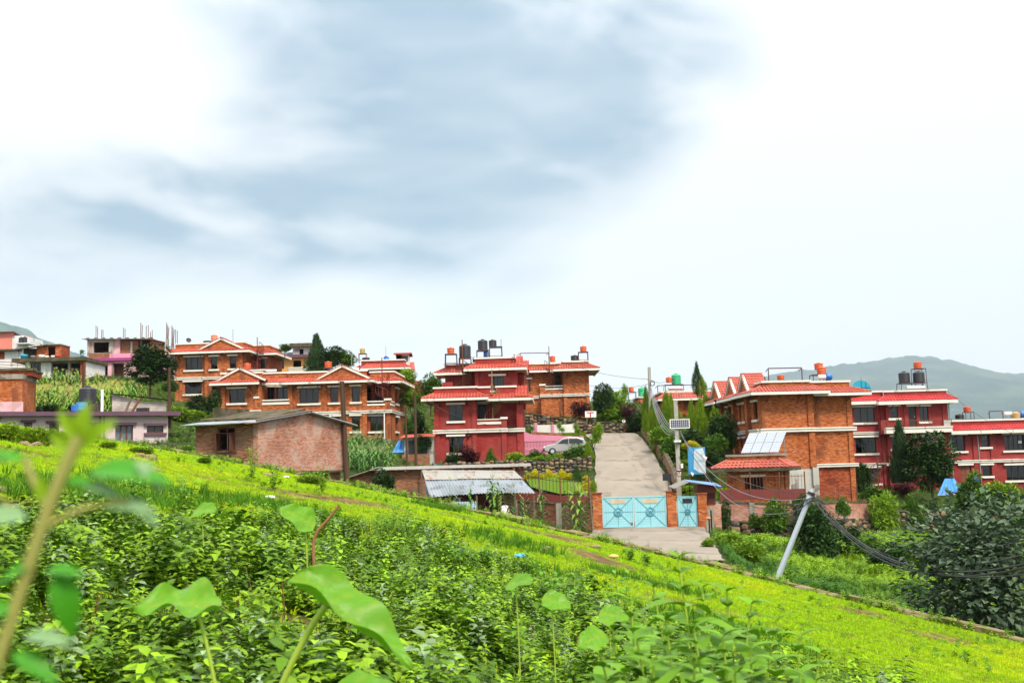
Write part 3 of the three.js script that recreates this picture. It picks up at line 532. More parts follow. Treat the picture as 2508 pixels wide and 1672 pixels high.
// upper orange house
(function () {
const h = house('brick_house', 'orange brick house with one pointed gable, on the slope behind the metal fence', [400 + 620 / 5.6, 800 + 1030 / 5.6, 130], -0.06, Z2);
const yb = -1.5, R = (l, r, t, b, z = 0) => h.rect(l, r, t, b, z), zc = 0.4;
h.win(R(300, 530, 420, 592), { panes: 3, curtain: M.curtain_white, span: [0.3, 0.98] });
h.win(R(292, 522, 758, 922), { panes: 3, curtain: M.curtain_gold, span: [0.35, 0.97] });
h.win(R(648, 738, 412, 582, zc), { panes: 1, z: zc }); h.win(R(905, 998, 402, 572, zc), { panes: 1, z: zc });
const d = R(655, 790, 742, 1000, zc); h.holes.push({ ...d, z: zc });
const W = R(160, 572, 372, 1020), WC = R(570, 1085, 360, 1010, zc), yt = R(160, 1085, 340, 372).y0 + 0.2;
h.wall(BO, { x0: W.x0, x1: W.x1, y0: yb, y1: yt }, 0); h.wall(BO, { x0: W.x1, x1: WC.x1, y0: yb, y1: yt }, zc, 0.3);
h.add('door', bx(d.x0 + 0.05, d.x1 - 0.05, d.y0, d.y1, zc - 1.2, zc - 1.1), M.wood_brown);
h.shell(BO, W.x0, WC.x1, yb, yt, 0, 9, { floors: [R(160, 800, 690, 730).y0] });
for (const [l, r, z] of [[160, 210, 0], [572, 622, zc], [1030, 1086, zc]]) { const p = R(l, r, 380, 1000, z); h.pilaster(M.brick_orange, { x0: p.x0, x1: p.x1, y0: yb, y1: yt - 0.02 }, z, 0.13); }
const b1 = R(158, 572, 692, 730); h.band(b1, 0); const b2 = R(572, 1090, 682, 718, zc); h.band({ ...b2, x0: W.x1 - 0.1 }, zc);
const ye = R(120, 1200, 332, 352, 1.1).y1;
h.skirt({ x0: W.x0, x1: WC.x1, zf: 0.15, zb: -8, ye, yt: ye + 0.42, ov: 0.95, ovl: 0.8, ovr: 0.95 });
const pt = R(170, 1120, 232, 320, -0.1); h.parapet(BO, W.x0, WC.x1, 0.05, -8, yt, ye + 0.95);
const a = h.at(790, 178, 0.6), l = h.at(500, 322, 0.6), r = h.at(1075, 300, 0.6); h.gable(BO, a.x, a.y, l.x, (l.y + r.y) / 2, r.x, (l.y + r.y) / 2, 0.6);
// set-back wing on the right with its own skirt roof and the spiral stair
const wz = -3.4, q = h.rect(1090, 1440, 380, 1000, wz), qe = h.rect(1090, 1430, 375, 390, wz + 0.9);
const w2 = h.rect(1205, 1260, 430, 600, wz); h.holes.push({ ...w2, z: wz }); 
const w3 = h.rect(1330, 1400, 440, 570, wz); h.win(w3, { z: wz, panes: 2, sill: false });
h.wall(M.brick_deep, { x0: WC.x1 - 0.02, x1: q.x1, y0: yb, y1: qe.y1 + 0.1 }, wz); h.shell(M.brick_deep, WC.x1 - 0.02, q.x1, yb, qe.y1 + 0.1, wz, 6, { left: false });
h.skirt({ x0: WC.x1, x1: q.x1, zf: wz, zb: wz - 6, ye: qe.y1 + 0.1, yt: qe.y1 + 0.5, ov: 0.9, left: false, ovr: 1.2 }); h.parapet(BO, WC.x1, q.x1, wz - 0.05, wz - 6, qe.y1, qe.y1 + 1.05, { left: false });
const sp = h.at(1285, 560, -1.6); h.spiral(sp.x, -1.6, h.at(1285, 640, -1.6).y, h.at(1285, 330, -1.6).y, 0.75, M.steel_maroon, 1.0, 1, 1.6);
const bk = h.rect(1060, 1400, 575, 640, -0.5); h.add('terrace_wall', [bx(bk.x0, bk.x1, yb, bk.y1 - 0.3, -0.7, -0.45)], BO); h.add('terrace_coping', bx(bk.x0, bk.x1, bk.y1 - 0.29, bk.y1 - 0.1, -0.8, -0.35), M.white_trim);
})();
// lower pair: left unit
(function () {
const h = house('brick_house', 'orange brick house with a gable, left half of the pair behind the old brick shed', [400 + 1070 / 5.6, 800 + 1560 / 5.6, 115], -0.05, Z2);
const R = (l, r, t, b, z = 0) => h.rect(l, r, t, b, z), yb = -1.2;
h.win(R(895, 1118, 852, 1046), { panes: 2, curtain: M.curtain_green, span: [0.1, 0.5] });
h.win(R(895, 1100, 1232, 1380), { panes: 2 });
const W = R(790, 1345, 810, 1500), yt = R(700, 1340, 790, 810).y0 + 0.05;
h.wall(BO, { x0: W.x0, x1: W.x1, y0: yb, y1: yt }, 0);
h.shell(BO, W.x0, W.x1, yb, yt, 0, 9, { floors: [R(790, 1300, 1160, 1200).y0] });
for (const [l, r] of [[790, 850], [1298, 1348]]) { const p = R(l, r, 830, 1200); h.pilaster(BO, { x0: p.x0, x1: p.x1, y0: yb, y1: yt - 0.02 }, 0); }
const b = R(770, 1345, 1150, 1190); h.band(b, 0);
const ye = R(665, 1470, 762, 782, 0.95).y1;
h.skirt({ x0: W.x0, x1: W.x1, zf: 0, zb: -8, ye, yt: ye + 0.42, ov: 0.95, right: false });
const a = h.at(1045, 588, 0.45), l = h.at(745, 752, 0.45), r = h.at(1365, 728, 0.45); h.gable(BO, a.x, a.y, l.x, (l.y + r.y) / 2, r.x, (l.y + r.y) / 2, 0.45);
h.parapet(BO, W.x0, W.x1, -0.05, -8, yt, ye + 0.95, { right: false });
// recessed veranda between the units, with white rails
const z2 = -2.2, v = R(1348, 1720, 790, 1400), op = h.rect(1365, 1530, 830, 1010, z2), op2 = h.rect(1558, 1712, 830, 1010, z2);
h.win({ ...op, x0: op.x0 + 0.2 }, { z: z2, panes: 2, sill: false }); h.win({ ...op2, x1: op2.x1 }, { z: z2, panes: 2, sill: false });
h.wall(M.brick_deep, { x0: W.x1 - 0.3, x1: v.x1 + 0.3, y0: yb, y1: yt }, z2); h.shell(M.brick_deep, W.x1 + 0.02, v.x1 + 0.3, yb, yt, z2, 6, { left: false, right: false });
h.skirt({ x0: W.x1, x1: v.x1 + 0.4, zf: z2 + 1.6, zb: -7, ye: ye - 0.02, yt: ye + 0.42, ov: 0.5, left: false, right: false, brackets: false }); h.parapet(BO, W.x1, v.x1, z2 + 1.5, -7, ye, ye + 0.9, { left: false, right: false });
const fl = R(1250, 1715, 1060, 1200); h.add('balcony_wall', bx(W.x1 - 0.4, v.x1, yb, R(1310, 1712, 1045, 1120).y1 - 0.1, -0.3, -0.05), BO);
const rl = R(1305, 1712, 1036, 1068), rl2 = R(1305, 1712, 998, 1014); h.add('balcony_rail', bx(W.x1 - 0.4, v.x1, rl.y0, rl.y1, -0.36, 0.03), M.white_trim); h.add('balcony_rail', bx(W.x1 - 0.4, v.x1, rl2.y0, rl2.y1, -0.3, 0), M.white_trim);
const pl = R(1252, 1308, 985, 1300); h.add('pillar', bx(pl.x0, pl.x1, yb, pl.y1, -0.35, 0.16), BO); h.add('pillar_cap', bx(pl.x0 - 0.08, pl.x1 + 0.08, pl.y1 + 0.002, pl.y1 + 0.2, -0.42, 0.24), M.white_trim);
})();
// lower pair: right unit with the corner balcony
(function () {
const h = house('brick_house', 'orange brick house with a wide gable and corner balcony, beside the drainpipe pole', [680 + 800 / 5.2278, 800 + 1500 / 5.2278, 115], -0.05, Z3);
const R = (l, r, t, b, z = 0) => h.rect(l, r, t, b, z), yb = -1.6, zr = -0.35;
h.win(R(278, 525, 785, 980), { panes: 3, curtain: M.curtain_green, span: [0.2, 0.8] }); h.win(R(670, 772, 775, 970), { panes: 1 }); h.win(R(948, 1050, 765, 962), { panes: 1, curtain: M.curtain_white, span: [0.2, 0.55] });
h.win(R(948, 1052, 1142, 1338), { panes: 1 }); h.win(R(690, 790, 1150, 1330), { panes: 1 });
h.win(R(1182, 1345, 1145, 1338, zr), { panes: 2, z: zr, curtain: M.curtain_grey, span: [0.3, 0.7] });
const W = R(135, 1140, 740, 1500), yt = R(135, 1140, 725, 745).y0 + 0.1, fl = R(560, 1440, 1090, 1120).y0;
h.wall(BO, { x0: W.x0, x1: W.x1, y0: yb, y1: yt }, 0); h.shell(BO, W.x0, W.x1, yb, yt, 0, 10, { floors: [fl], right: false });
for (const [l, r] of [[135, 190], [575, 630], [1085, 1142]]) { const p = R(l, r, 760, 1200); h.pilaster(BO, { x0: p.x0, x1: p.x1, y0: yb, y1: yt - 0.02 }, 0); }
const xr = R(1375, 1442, 900, 1000).x1, bl = R(560, 1440, 1075, 1114);
h.wall(M.brick_deep, { x0: W.x1, x1: xr, y0: yb, y1: fl }, zr);
h.band({ x0: W.x0, x1: W.x1 + 0.05, y0: bl.y0, y1: bl.y1 }, 0); h.band({ x0: W.x1 + 0.06, x1: xr + 0.2, y0: bl.y0, y1: bl.y1 }, 0.0);
h.add('corner_pillar', bx(R(1385, 1442, 1120, 1400).x0, xr, yb, fl, zr, 0), BO);
// right-hand side wall
const s = sideFace(h, xr, 0, Math.PI / 2), sr = s.rect(1500, 1572, 800, 1440), L = 10;
s.win({ ...s.rect(1507, 1538, 800, 985) }, { panes: 1 }); s.win({ ...s.rect(1508, 1538, 1165, 1340) }, { panes: 1 });
s.wall(M.brick_orange, { x0: 2.6, x1: L, y0: fl, y1: yt }, 0); s.wall(M.brick_orange, { x0: 0.3, x1: L, y0: yb, y1: fl }, 0); s.band({ x0: 0, x1: L, y0: bl.y0, y1: bl.y1 }, 0);
h.add('wall', bx(W.x1, xr - 0.3, yb, yt, -L, -L + 0.28), BO); h.add('roof_slab', bx(W.x1, xr, yt - 0.16, yt - 0.01, -L, -2.6), M.concrete); h.add('floor_slab', bx(W.x1, xr - 0.3, fl - 0.1, fl + 0.1, -L, 0), M.concrete);
// recessed balcony wall with a doorway and the spiral stair
const zw = -2.6; const dr = h.rect(1245, 1330, 765, 945, zw); h.holes.push({ ...dr, z: zw, y0: fl + 0.05 });
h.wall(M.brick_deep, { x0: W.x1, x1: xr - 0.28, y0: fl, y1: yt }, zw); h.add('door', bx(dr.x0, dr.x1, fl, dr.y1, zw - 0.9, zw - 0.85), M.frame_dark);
const r1 = R(1165, 1375, 948, 962), r2 = R(1165, 1375, 986, 1008), bw = R(1165, 1375, 1010, 1075);
h.add('balcony_wall', [bx(W.x1, xr, fl, r2.y0, -0.25, -0.02), bx(xr - 0.25, xr - 0.02, fl, r2.y0, -2.55, -0.26)], BO);
h.add('balcony_rail', [bx(W.x1, xr, r2.y0, r2.y1, -0.3, 0.05), bx(xr - 0.3, xr + 0.05, r2.y0, r2.y1, -2.55, -0.31)], M.white_trim); h.add('balcony_rail', [bx(W.x1, xr, r1.y0, r1.y1, -0.26, 0.02), bx(xr - 0.26, xr + 0.02, r1.y0, r1.y1, -2.55, -0.27)], M.white_trim);
const pl = R(1376, 1440, 942, 1075); h.add('pillar', bx(pl.x0, pl.x1, fl, pl.y1, -0.4, 0.06), BO); h.add('pillar_cap', bx(pl.x0 - 0.1, pl.x1 + 0.1, pl.y1 + 0.002, pl.y1 + 0.2, -0.5, 0.16), M.white_trim);
const ye = R(450, 1210, 688, 708, 0.95).y1;
h.skirt({ x0: W.x0, x1: W.x1, zf: 0, zb: -2.2, ye, yt: ye + 0.42, ov: 0.95, ovr: 0.9, ovl: 0.9 });
h.skirt({ x0: W.x1, x1: xr, zf: zw + 0.4, zb: -L, ye, yt: ye + 0.42, ov: 0.9, left: false, ovr: 1.1 });
h.parapet(BO, W.x0, W.x1, -0.05, -9, yt, ye + 0.95, { right: false }); h.parapet(BO, W.x1, xr, zw + 0.3, -L, yt, ye + 0.95, { left: false });
const a = h.at(825, 518, 0.5), l = h.at(512, 684, 0.5), r = h.at(1155, 660, 0.5); h.gable(BO, a.x, a.y, l.x, (l.y + r.y) / 2, r.x, (l.y + r.y) / 2, 0.5);
const sp = h.at(1338, 780, -1.2); h.spiral(sp.x, -1.2, h.at(1338, 935, -1.2).y, h.at(1338, 720, -1.2).y, 0.72, M.steel_maroon, 1.0, 0.6, 2.6);
// grey-blue dado and downpipe
const dd = R(1150, 1440, 1450, 1560); h.add('dado', [bx(R(850, 900, 1450, 1500).x0, W.x1 + 0.05, yb, dd.y1 - 0.1, -0.1, 0.17), bx(W.x1 + 0.06, xr + 0.04, yb, dd.y1, zr - 0.1, 0.04)], std('dado_grey', { map: mottled(80, [120, 142, 160], [96, 124, 140], 0.9, 10, [3, 3], [104, 140, 108], 0.6) }));
const dp = R(1364, 1373, 1080, 1560); h.add('downpipe', bar(V((dp.x0 + dp.x1) / 2, yb, 0.1), V((dp.x0 + dp.x1) / 2, bl.y0, 0.1), 0.07, 8), M.plastic_white);
})();
// ---------------------------------------------------------------- red house in the middle, orange house behind it
(function () {
const BP = M.brick_painted, h = house('brick_house', 'three-storey house painted dark red beside the driveway, black water tanks on its roof', [1030 + 600 / 4.3556, 800 + 1445 / 4.3556, 106], -0.03, Z4);
const R = (l, r, t, b, z = 0) => h.rect(l, r, t, b, z), yb = -0.8, zr = -0.7, zw = -1.8;
h.win(R(300, 450, 832, 1005), { panes: 2, curtain: M.curtain_grey, span: [0.02, 0.98] });
h.win(R(302, 455, 1170, 1345), { panes: 3, curtain: M.curtain_gold, span: [0.15, 0.55] });
const fl = R(148, 920, 1095, 1140).y0 + 0.3, W = R(150, 920, 800, 1440), x6 = R(595, 603, 900, 1000).x1, xr = R(1080, 1090, 900, 1000, zr).x1, y2 = R(148, 1080, 785, 800).y0 + 0.05;
h.wall(BP, { x0: W.x0, x1: W.x1, y0: yb, y1: fl }, 0); h.wall(BP, { x0: W.x0, x1: x6, y0: fl, y1: y2 }, 0); h.wall(BP, { x0: W.x1, x1: xr, y0: yb, y1: fl }, zr);
const dr = h.rect(612, 705, 825, 985, zw); h.holes.push({ ...dr, y0: fl + 0.05, z: zw });
h.wall(BP, { x0: x6 - 0.2, x1: xr, y0: fl, y1: y2 }, zw); h.add('door', bx(dr.x0, dr.x1, fl, dr.y1, zw - 0.8, zw - 0.75), M.frame_dark);
const l2 = h.rect(600, 725, 808, 826, zw); h.add('lintel', bx(l2.x0, l2.x1, l2.y0, l2.y1, zw - 0.1, zw + 0.25), M.white_trim);
h.shell(BP, W.x0, xr, yb, y2, -0.3, 9.5, { floors: [fl] });
h.add('wall', bx(x6 - 0.28, x6, fl, y2, zw, -0.28), BP);
for (const [l, r, z] of [[148, 200, 0], [552, 602, 0]]) { const p = R(l, r, 830, 1400, z); h.pilaster(BP, { x0: p.x0, x1: p.x1, y0: yb, y1: y2 - 0.02 }, z, 0.13); }
const p2 = R(1030, 1088, 830, 1400, zr); h.add('pilaster', bx(p2.x0, xr + 0.02, yb, y2 - 0.02, zr - 0.02, zr + 0.14), BP); h.add('pilaster', bx(p2.x0, xr + 0.02, fl, y2 - 0.02, zw, zr - 0.021), BP);
const p3 = R(868, 920, 1120, 1400); h.pilaster(BP, { x0: p3.x0, x1: W.x1, y0: yb, y1: fl }, 0, 0.13);
const b = R(142, 920, 1092, 1132); h.band({ ...b, x0: W.x0 - 0.15, x1: W.x1 + 0.15 }, 0.1); h.band({ x0: W.x1 + 0.16, x1: xr + 0.2, y0: b.y0, y1: b.y1 }, zr + 0.1);
const r1 = R(600, 868, 983, 993), r2 = R(600, 868, 1015, 1040); h.add('balcony_wall', [bx(x6, W.x1, fl, r2.y0, -0.25, -0.02), bx(x6, W.x1, r2.y1, r1.y0, -0.25, -0.02), bx(W.x1 - 0.25, W.x1 - 0.02, fl, r1.y0, zw, -0.26)], BP);
h.add('balcony_rail', bx(x6, p3.x0, r2.y0, r2.y1, -0.3, 0.06), M.white_trim); h.add('balcony_rail', bx(x6, p3.x0, r1.y0, r1.y1, -0.28, 0.03), M.white_trim);
const pc = R(865, 920, 962, 985); h.add('pillar', bx(p3.x0, W.x1 + 0.02, fl, pc.y0, -0.4, 0.1), BP); h.add('pillar_cap', bx(p3.x0 - 0.08, W.x1 + 0.1, pc.y0 + 0.002, pc.y1, -0.5, 0.2), M.white_trim);
// first-floor skirt roofs, parapets and side gable
const ye = R(55, 690, 758, 772, 1.0).y1, e2 = h.rect(830, 1165, 758, 772, 0.2).y1;
h.skirt({ x0: W.x0, x1: x6, zf: 0, zb: -8.5, ye, yt: ye + 0.5, ov: 1.1, ovr: 1.1, ovl: 1.1 });
h.skirt({ x0: x6 + 0.9, x1: xr, zf: zr, zb: -8.5, ye: e2, yt: e2 + 0.5, ov: 1.0, left: false, ovr: 1.0 });
const pt = R(150, 600, 645, 700).y1; h.parapet(BP, W.x0, x6, -0.03, -4, y2, pt - 0.1); const g1 = R(735, 810, 650, 700, zr); h.parapet(BP, x6, g1.x0, zr - 0.05, -1.6, y2, pt - 0.1, { left: false }); h.parapet(BP, g1.x1, xr - 0.6, zr - 0.05, -4, y2, pt - 0.1);
const gq = h.rect(1008, 1140, 612, 742, zr + 0.6); h.add('gable_roof', [tiles(V(gq.x0, gq.y0, zr + 0.9), V(gq.x1, gq.y0, zr + 0.9), V(gq.x1, gq.y1, zr - 1.4), V(gq.x0, gq.y1, zr - 1.4)), tiles(V(gq.x1, gq.y0, zr - 3.7), V(gq.x0, gq.y0, zr - 3.7), V(gq.x0, gq.y1, zr - 1.41), V(gq.x1, gq.y1, zr - 1.41))], M.roof_tile);
h.add('gable', quad(V(gq.x1 - 0.3, gq.y0, zr + 0.6), V(gq.x1 - 0.3, gq.y0, zr - 3.4), V(gq.x1 - 0.3, gq.y1 - 0.2, zr - 1.35), V(gq.x1 - 0.3, gq.y1 - 0.25, zr - 1.4)), BP);
// second floor
const z3 = -2.4, S = h.rect(582, 1030, 470, 700, z3), y3 = h.rect(582, 1030, 462, 480, z3).y0 + 0.1;
const wn = h.rect(752, 890, 525, 678, z3); h.win(wn, { z: z3, panes: 2, curtain: M.curtain_white, span: [0.05, 0.95] });
h.wall(BP, { x0: S.x0, x1: S.x1, y0: y2, y1: y3 }, z3); h.shell(BP, S.x0, S.x1, y2, y3, z3, 6.5);
for (const [l, r] of [[582, 625], [975, 1030]]) { const p = h.rect(l, r, 480, 640, z3); h.pilaster(BP, { x0: p.x0, x1: p.x1, y0: y2, y1: y3 - 0.02 }, z3, 0.12); }
const z4 = -4.2, S2 = h.rect(262, 582, 500, 700, z4); const dd = h.rect(478, 570, 480, 640, z4); h.holes.push({ ...dd, y0: y2 + 0.05, z: z4 });
h.wall(BP, { x0: S2.x0, x1: S.x0 + 0.02, y0: y2, y1: y3 }, z4); h.shell(BP, S2.x0, S.x0, y2, y3, z4, 4.6, { right: false }); h.add('door', bx(dd.x0, dd.x1, y2, dd.y1, z4 - 0.8, z4 - 0.75), M.frame_dark);
const lw = h.rect(232, 345, 592, 650, z4 + 1.2); h.add('balcony_wall', bx(lw.x0, lw.x1, y2, lw.y1, z4 + 1, z4 + 1.25), BP);
const ye3 = h.rect(505, 1105, 438, 452, z3 + 1).y1; h.skirt({ x0: S.x0, x1: S.x1, zf: z3, zb: z3 - 6, ye: ye3, yt: ye3 + 0.46, ov: 1.0, ovr: 0.95 });
const ye4 = h.rect(188, 445, 488, 500, z4 + 0.9).y1; h.skirt({ x0: S2.x0, x1: S.x0 - 1, zf: z4, zb: z4 - 4.5, ye: ye4, yt: ye4 + 0.46, ov: 0.95, right: false });
const t3 = h.rect(590, 1020, 322, 380, z3).y1; h.parapet(BP, S.x0, S.x1 - 0.2, z3 - 0.05, z3 - 6, y3, t3 - 0.16); const t4 = h.rect(262, 582, 390, 440, z4).y1; h.parapet(BP, S2.x0, S.x0, z4 - 0.05, z4 - 4.5, y3, t4 - 0.16, { right: false });
const sw = h.rect(1030, 1108, 470, 640, z3 - 3); h.add('wall', bx(S.x1 + 0.003, sw.x1, y2 - 0.5, y3 - 0.1, z3 - 6, z3 - 3), BP);
for (const [l, r, t, bt, z] of [[1020, 1092, 306, 425, z3 - 0.6], [1096, 1156, 352, 470, z3 - 3.5]]) { const q = h.rect(l, r, t, bt, z); h.add('gable_roof', [tiles(V(q.x0, q.y0, z + 1), V(q.x1, q.y0, z + 1), V(q.x1, q.y1, z - 0.6), V(q.x0, q.y1, z - 0.6)), quad(V(q.x1, q.y0, z - 2.2), V(q.x0, q.y0, z - 2.2), V(q.x0, q.y1, z - 0.61), V(q.x1, q.y1, z - 0.61), 0.05)], M.roof_tile); h.add('gable', poly([[-1, q.y0], [1.9, q.y0], [0.5, q.y1 - 0.1]], 0, 0.1).rotateY(Math.PI / 2).translate(q.x1 - 0.15, 0, z + 0.1), BP); }
const s1 = h.at(452, 560, -2.6); h.spiral(s1.x, -2.6, y2 + 0.1, y3 + 0.3, 0.8, M.steel_rust, 0.9, 2.4, 2.8);
const s2 = h.at(768, 850, -0.75); h.spiral(s2.x, -0.75, fl, y2 + 0.6, 0.75, M.steel_rust_light, 0.85, 2.6, 2.4);
// lamp by the balcony, plinth line, vents
const lp = h.at(512, 1155, 0.1); h.add('wall_lamp', [lathe([[0.02, 0.05], [0.13, 0], [0.15, -0.1], [0.08, -0.2], [0.001, -0.22]], 10).translate(lp.x, lp.y, 0.2)], M.frame_dark);
const pb = R(155, 920, 1435, 1448); h.add('plinth', bx(W.x0 - 0.05, W.x1 + 0.1, yb - 0.5, pb.y0, -0.2, 0.16), std('plinth_blue', { color: C(0.16, 0.36, 0.46), roughness: 0.85 }));
})();
(function () {
const h = house('brick_house', 'orange brick house above the stone wall, a dark red shrub before it', [1030 + 1480 / 4.3556, 800 + 975 / 4.3556, 128], 0.0, Z4);
const R = (l, r, t, b, z = 0) => h.rect(l, r, t, b, z), yb = -1.5;
const B = R(1525, 1802, 470, 970), yt = R(1530, 1800, 472, 485).y0 + 0.1, z2 = -0.2, zr = -2.8, fl = R(1280, 1800, 712, 745).y0 + 0.2;
h.wall(BO, { x0: B.x0, x1: B.x1, y0: yb, y1: yt }, 0); h.shell(BO, B.x0, B.x1, yb, yt, 0, 9, { floors: [fl] });
for (const [l, r] of [[1527, 1562], [1768, 1802]]) { const p = R(l, r, 500, 900); h.pilaster(BO, { x0: p.x0, x1: p.x1, y0: yb, y1: yt - 0.02 }, 0, 0.12); }
const L0 = R(1290, 1525, 745, 970, z2); h.wall(BO, { x0: L0.x0, x1: B.x0, y0: yb, y1: fl }, z2); h.add('wall', bx(L0.x0, L0.x0 + 0.28, yb, fl, zr, z2 - 0.28), BO);
const dr = h.rect(1435, 1495, 505, 628, zr); h.holes.push({ ...dr, y0: fl + 0.05, z: zr });
const LW = h.rect(1125, 1530, 480, 970, zr); const w1 = h.rect(1130, 1165, 545, 690, zr); h.win(h.rect(1150, 1172, 560, 690, zr), { z: zr, panes: 1, sill: false });
h.wall(BO, { x0: LW.x0, x1: B.x0, y0: yb, y1: yt }, zr); h.shell(BO, LW.x0, B.x0, yb, yt, zr, 6, { right: false }); h.add('door', bx(dr.x0, dr.x1, fl, dr.y1, zr - 0.8, zr - 0.75), M.frame_dark);
h.add('floor_slab', bx(L0.x0, B.x0, fl - 0.15, fl, zr, z2), M.concrete);
const b = R(1525, 1812, 712, 740); h.band({ x0: B.x0 - 0.05, x1: B.x1 + 0.2, y0: b.y0, y1: b.y1 }, 0); h.band({ x0: L0.x0 - 0.15, x1: B.x0 - 0.06, y0: b.y0, y1: b.y1 }, z2); h.band({ x0: LW.x0, x1: L0.x0 - 0.2, y0: b.y0, y1: b.y1 }, zr);
const r1 = R(1325, 1528, 627, 637, z2), r2 = R(1325, 1528, 655, 670, z2); h.add('balcony_wall', bx(L0.x0, B.x0, fl, r2.y0, z2 - 0.25, z2 - 0.02), BO); h.add('balcony_rail', bx(L0.x0, B.x0, r2.y0, r2.y1, z2 - 0.3, z2 + 0.05), M.white_trim); h.add('balcony_rail', bx(L0.x0, B.x0, r1.y0, r1.y1, z2 - 0.26, z2 + 0.02), M.white_trim);
const pl = R(1275, 1328, 630, 715, z2); h.add('pillar', bx(pl.x0, pl.x1, fl, pl.y1, z2 - 0.4, z2 + 0.1), BO); h.add('pillar_cap', bx(pl.x0 - 0.08, pl.x1 + 0.08, pl.y1 + 0.002, pl.y1 + 0.2, z2 - 0.5, z2 + 0.2), M.white_trim);
const ye = R(1440, 1870, 446, 460, 1).y1; h.skirt({ x0: B.x0, x1: B.x1, zf: 0, zb: -8, ye, yt: ye + 0.55, ov: 1.1, ovl: 1.1, ovr: 1.2, mat: M.roof_tile_pink }); h.parapet(BO, B.x0, B.x1, -0.05, -8, yt, R(1525, 1790, 362, 400).y1 - 0.16);
const y3 = h.rect(1165, 1500, 462, 475, zr + 0.9).y1; h.skirt({ x0: LW.x0, x1: B.x0, zf: zr, zb: zr - 5, ye: y3, yt: y3 + 0.42, ov: 0.9, right: false, mat: M.roof_tile_pink }); h.parapet(BO, LW.x0, B.x0, zr - 0.05, zr - 5, yt, h.rect(1160, 1500, 385, 420, zr).y1 - 0.16, { right: false });
const sp = h.at(1378, 520, -1.6); h.spiral(sp.x, -1.6, fl, yt + 0.5, 0.75, M.steel_rust, 0.9, 3.0, 2.6);
})();
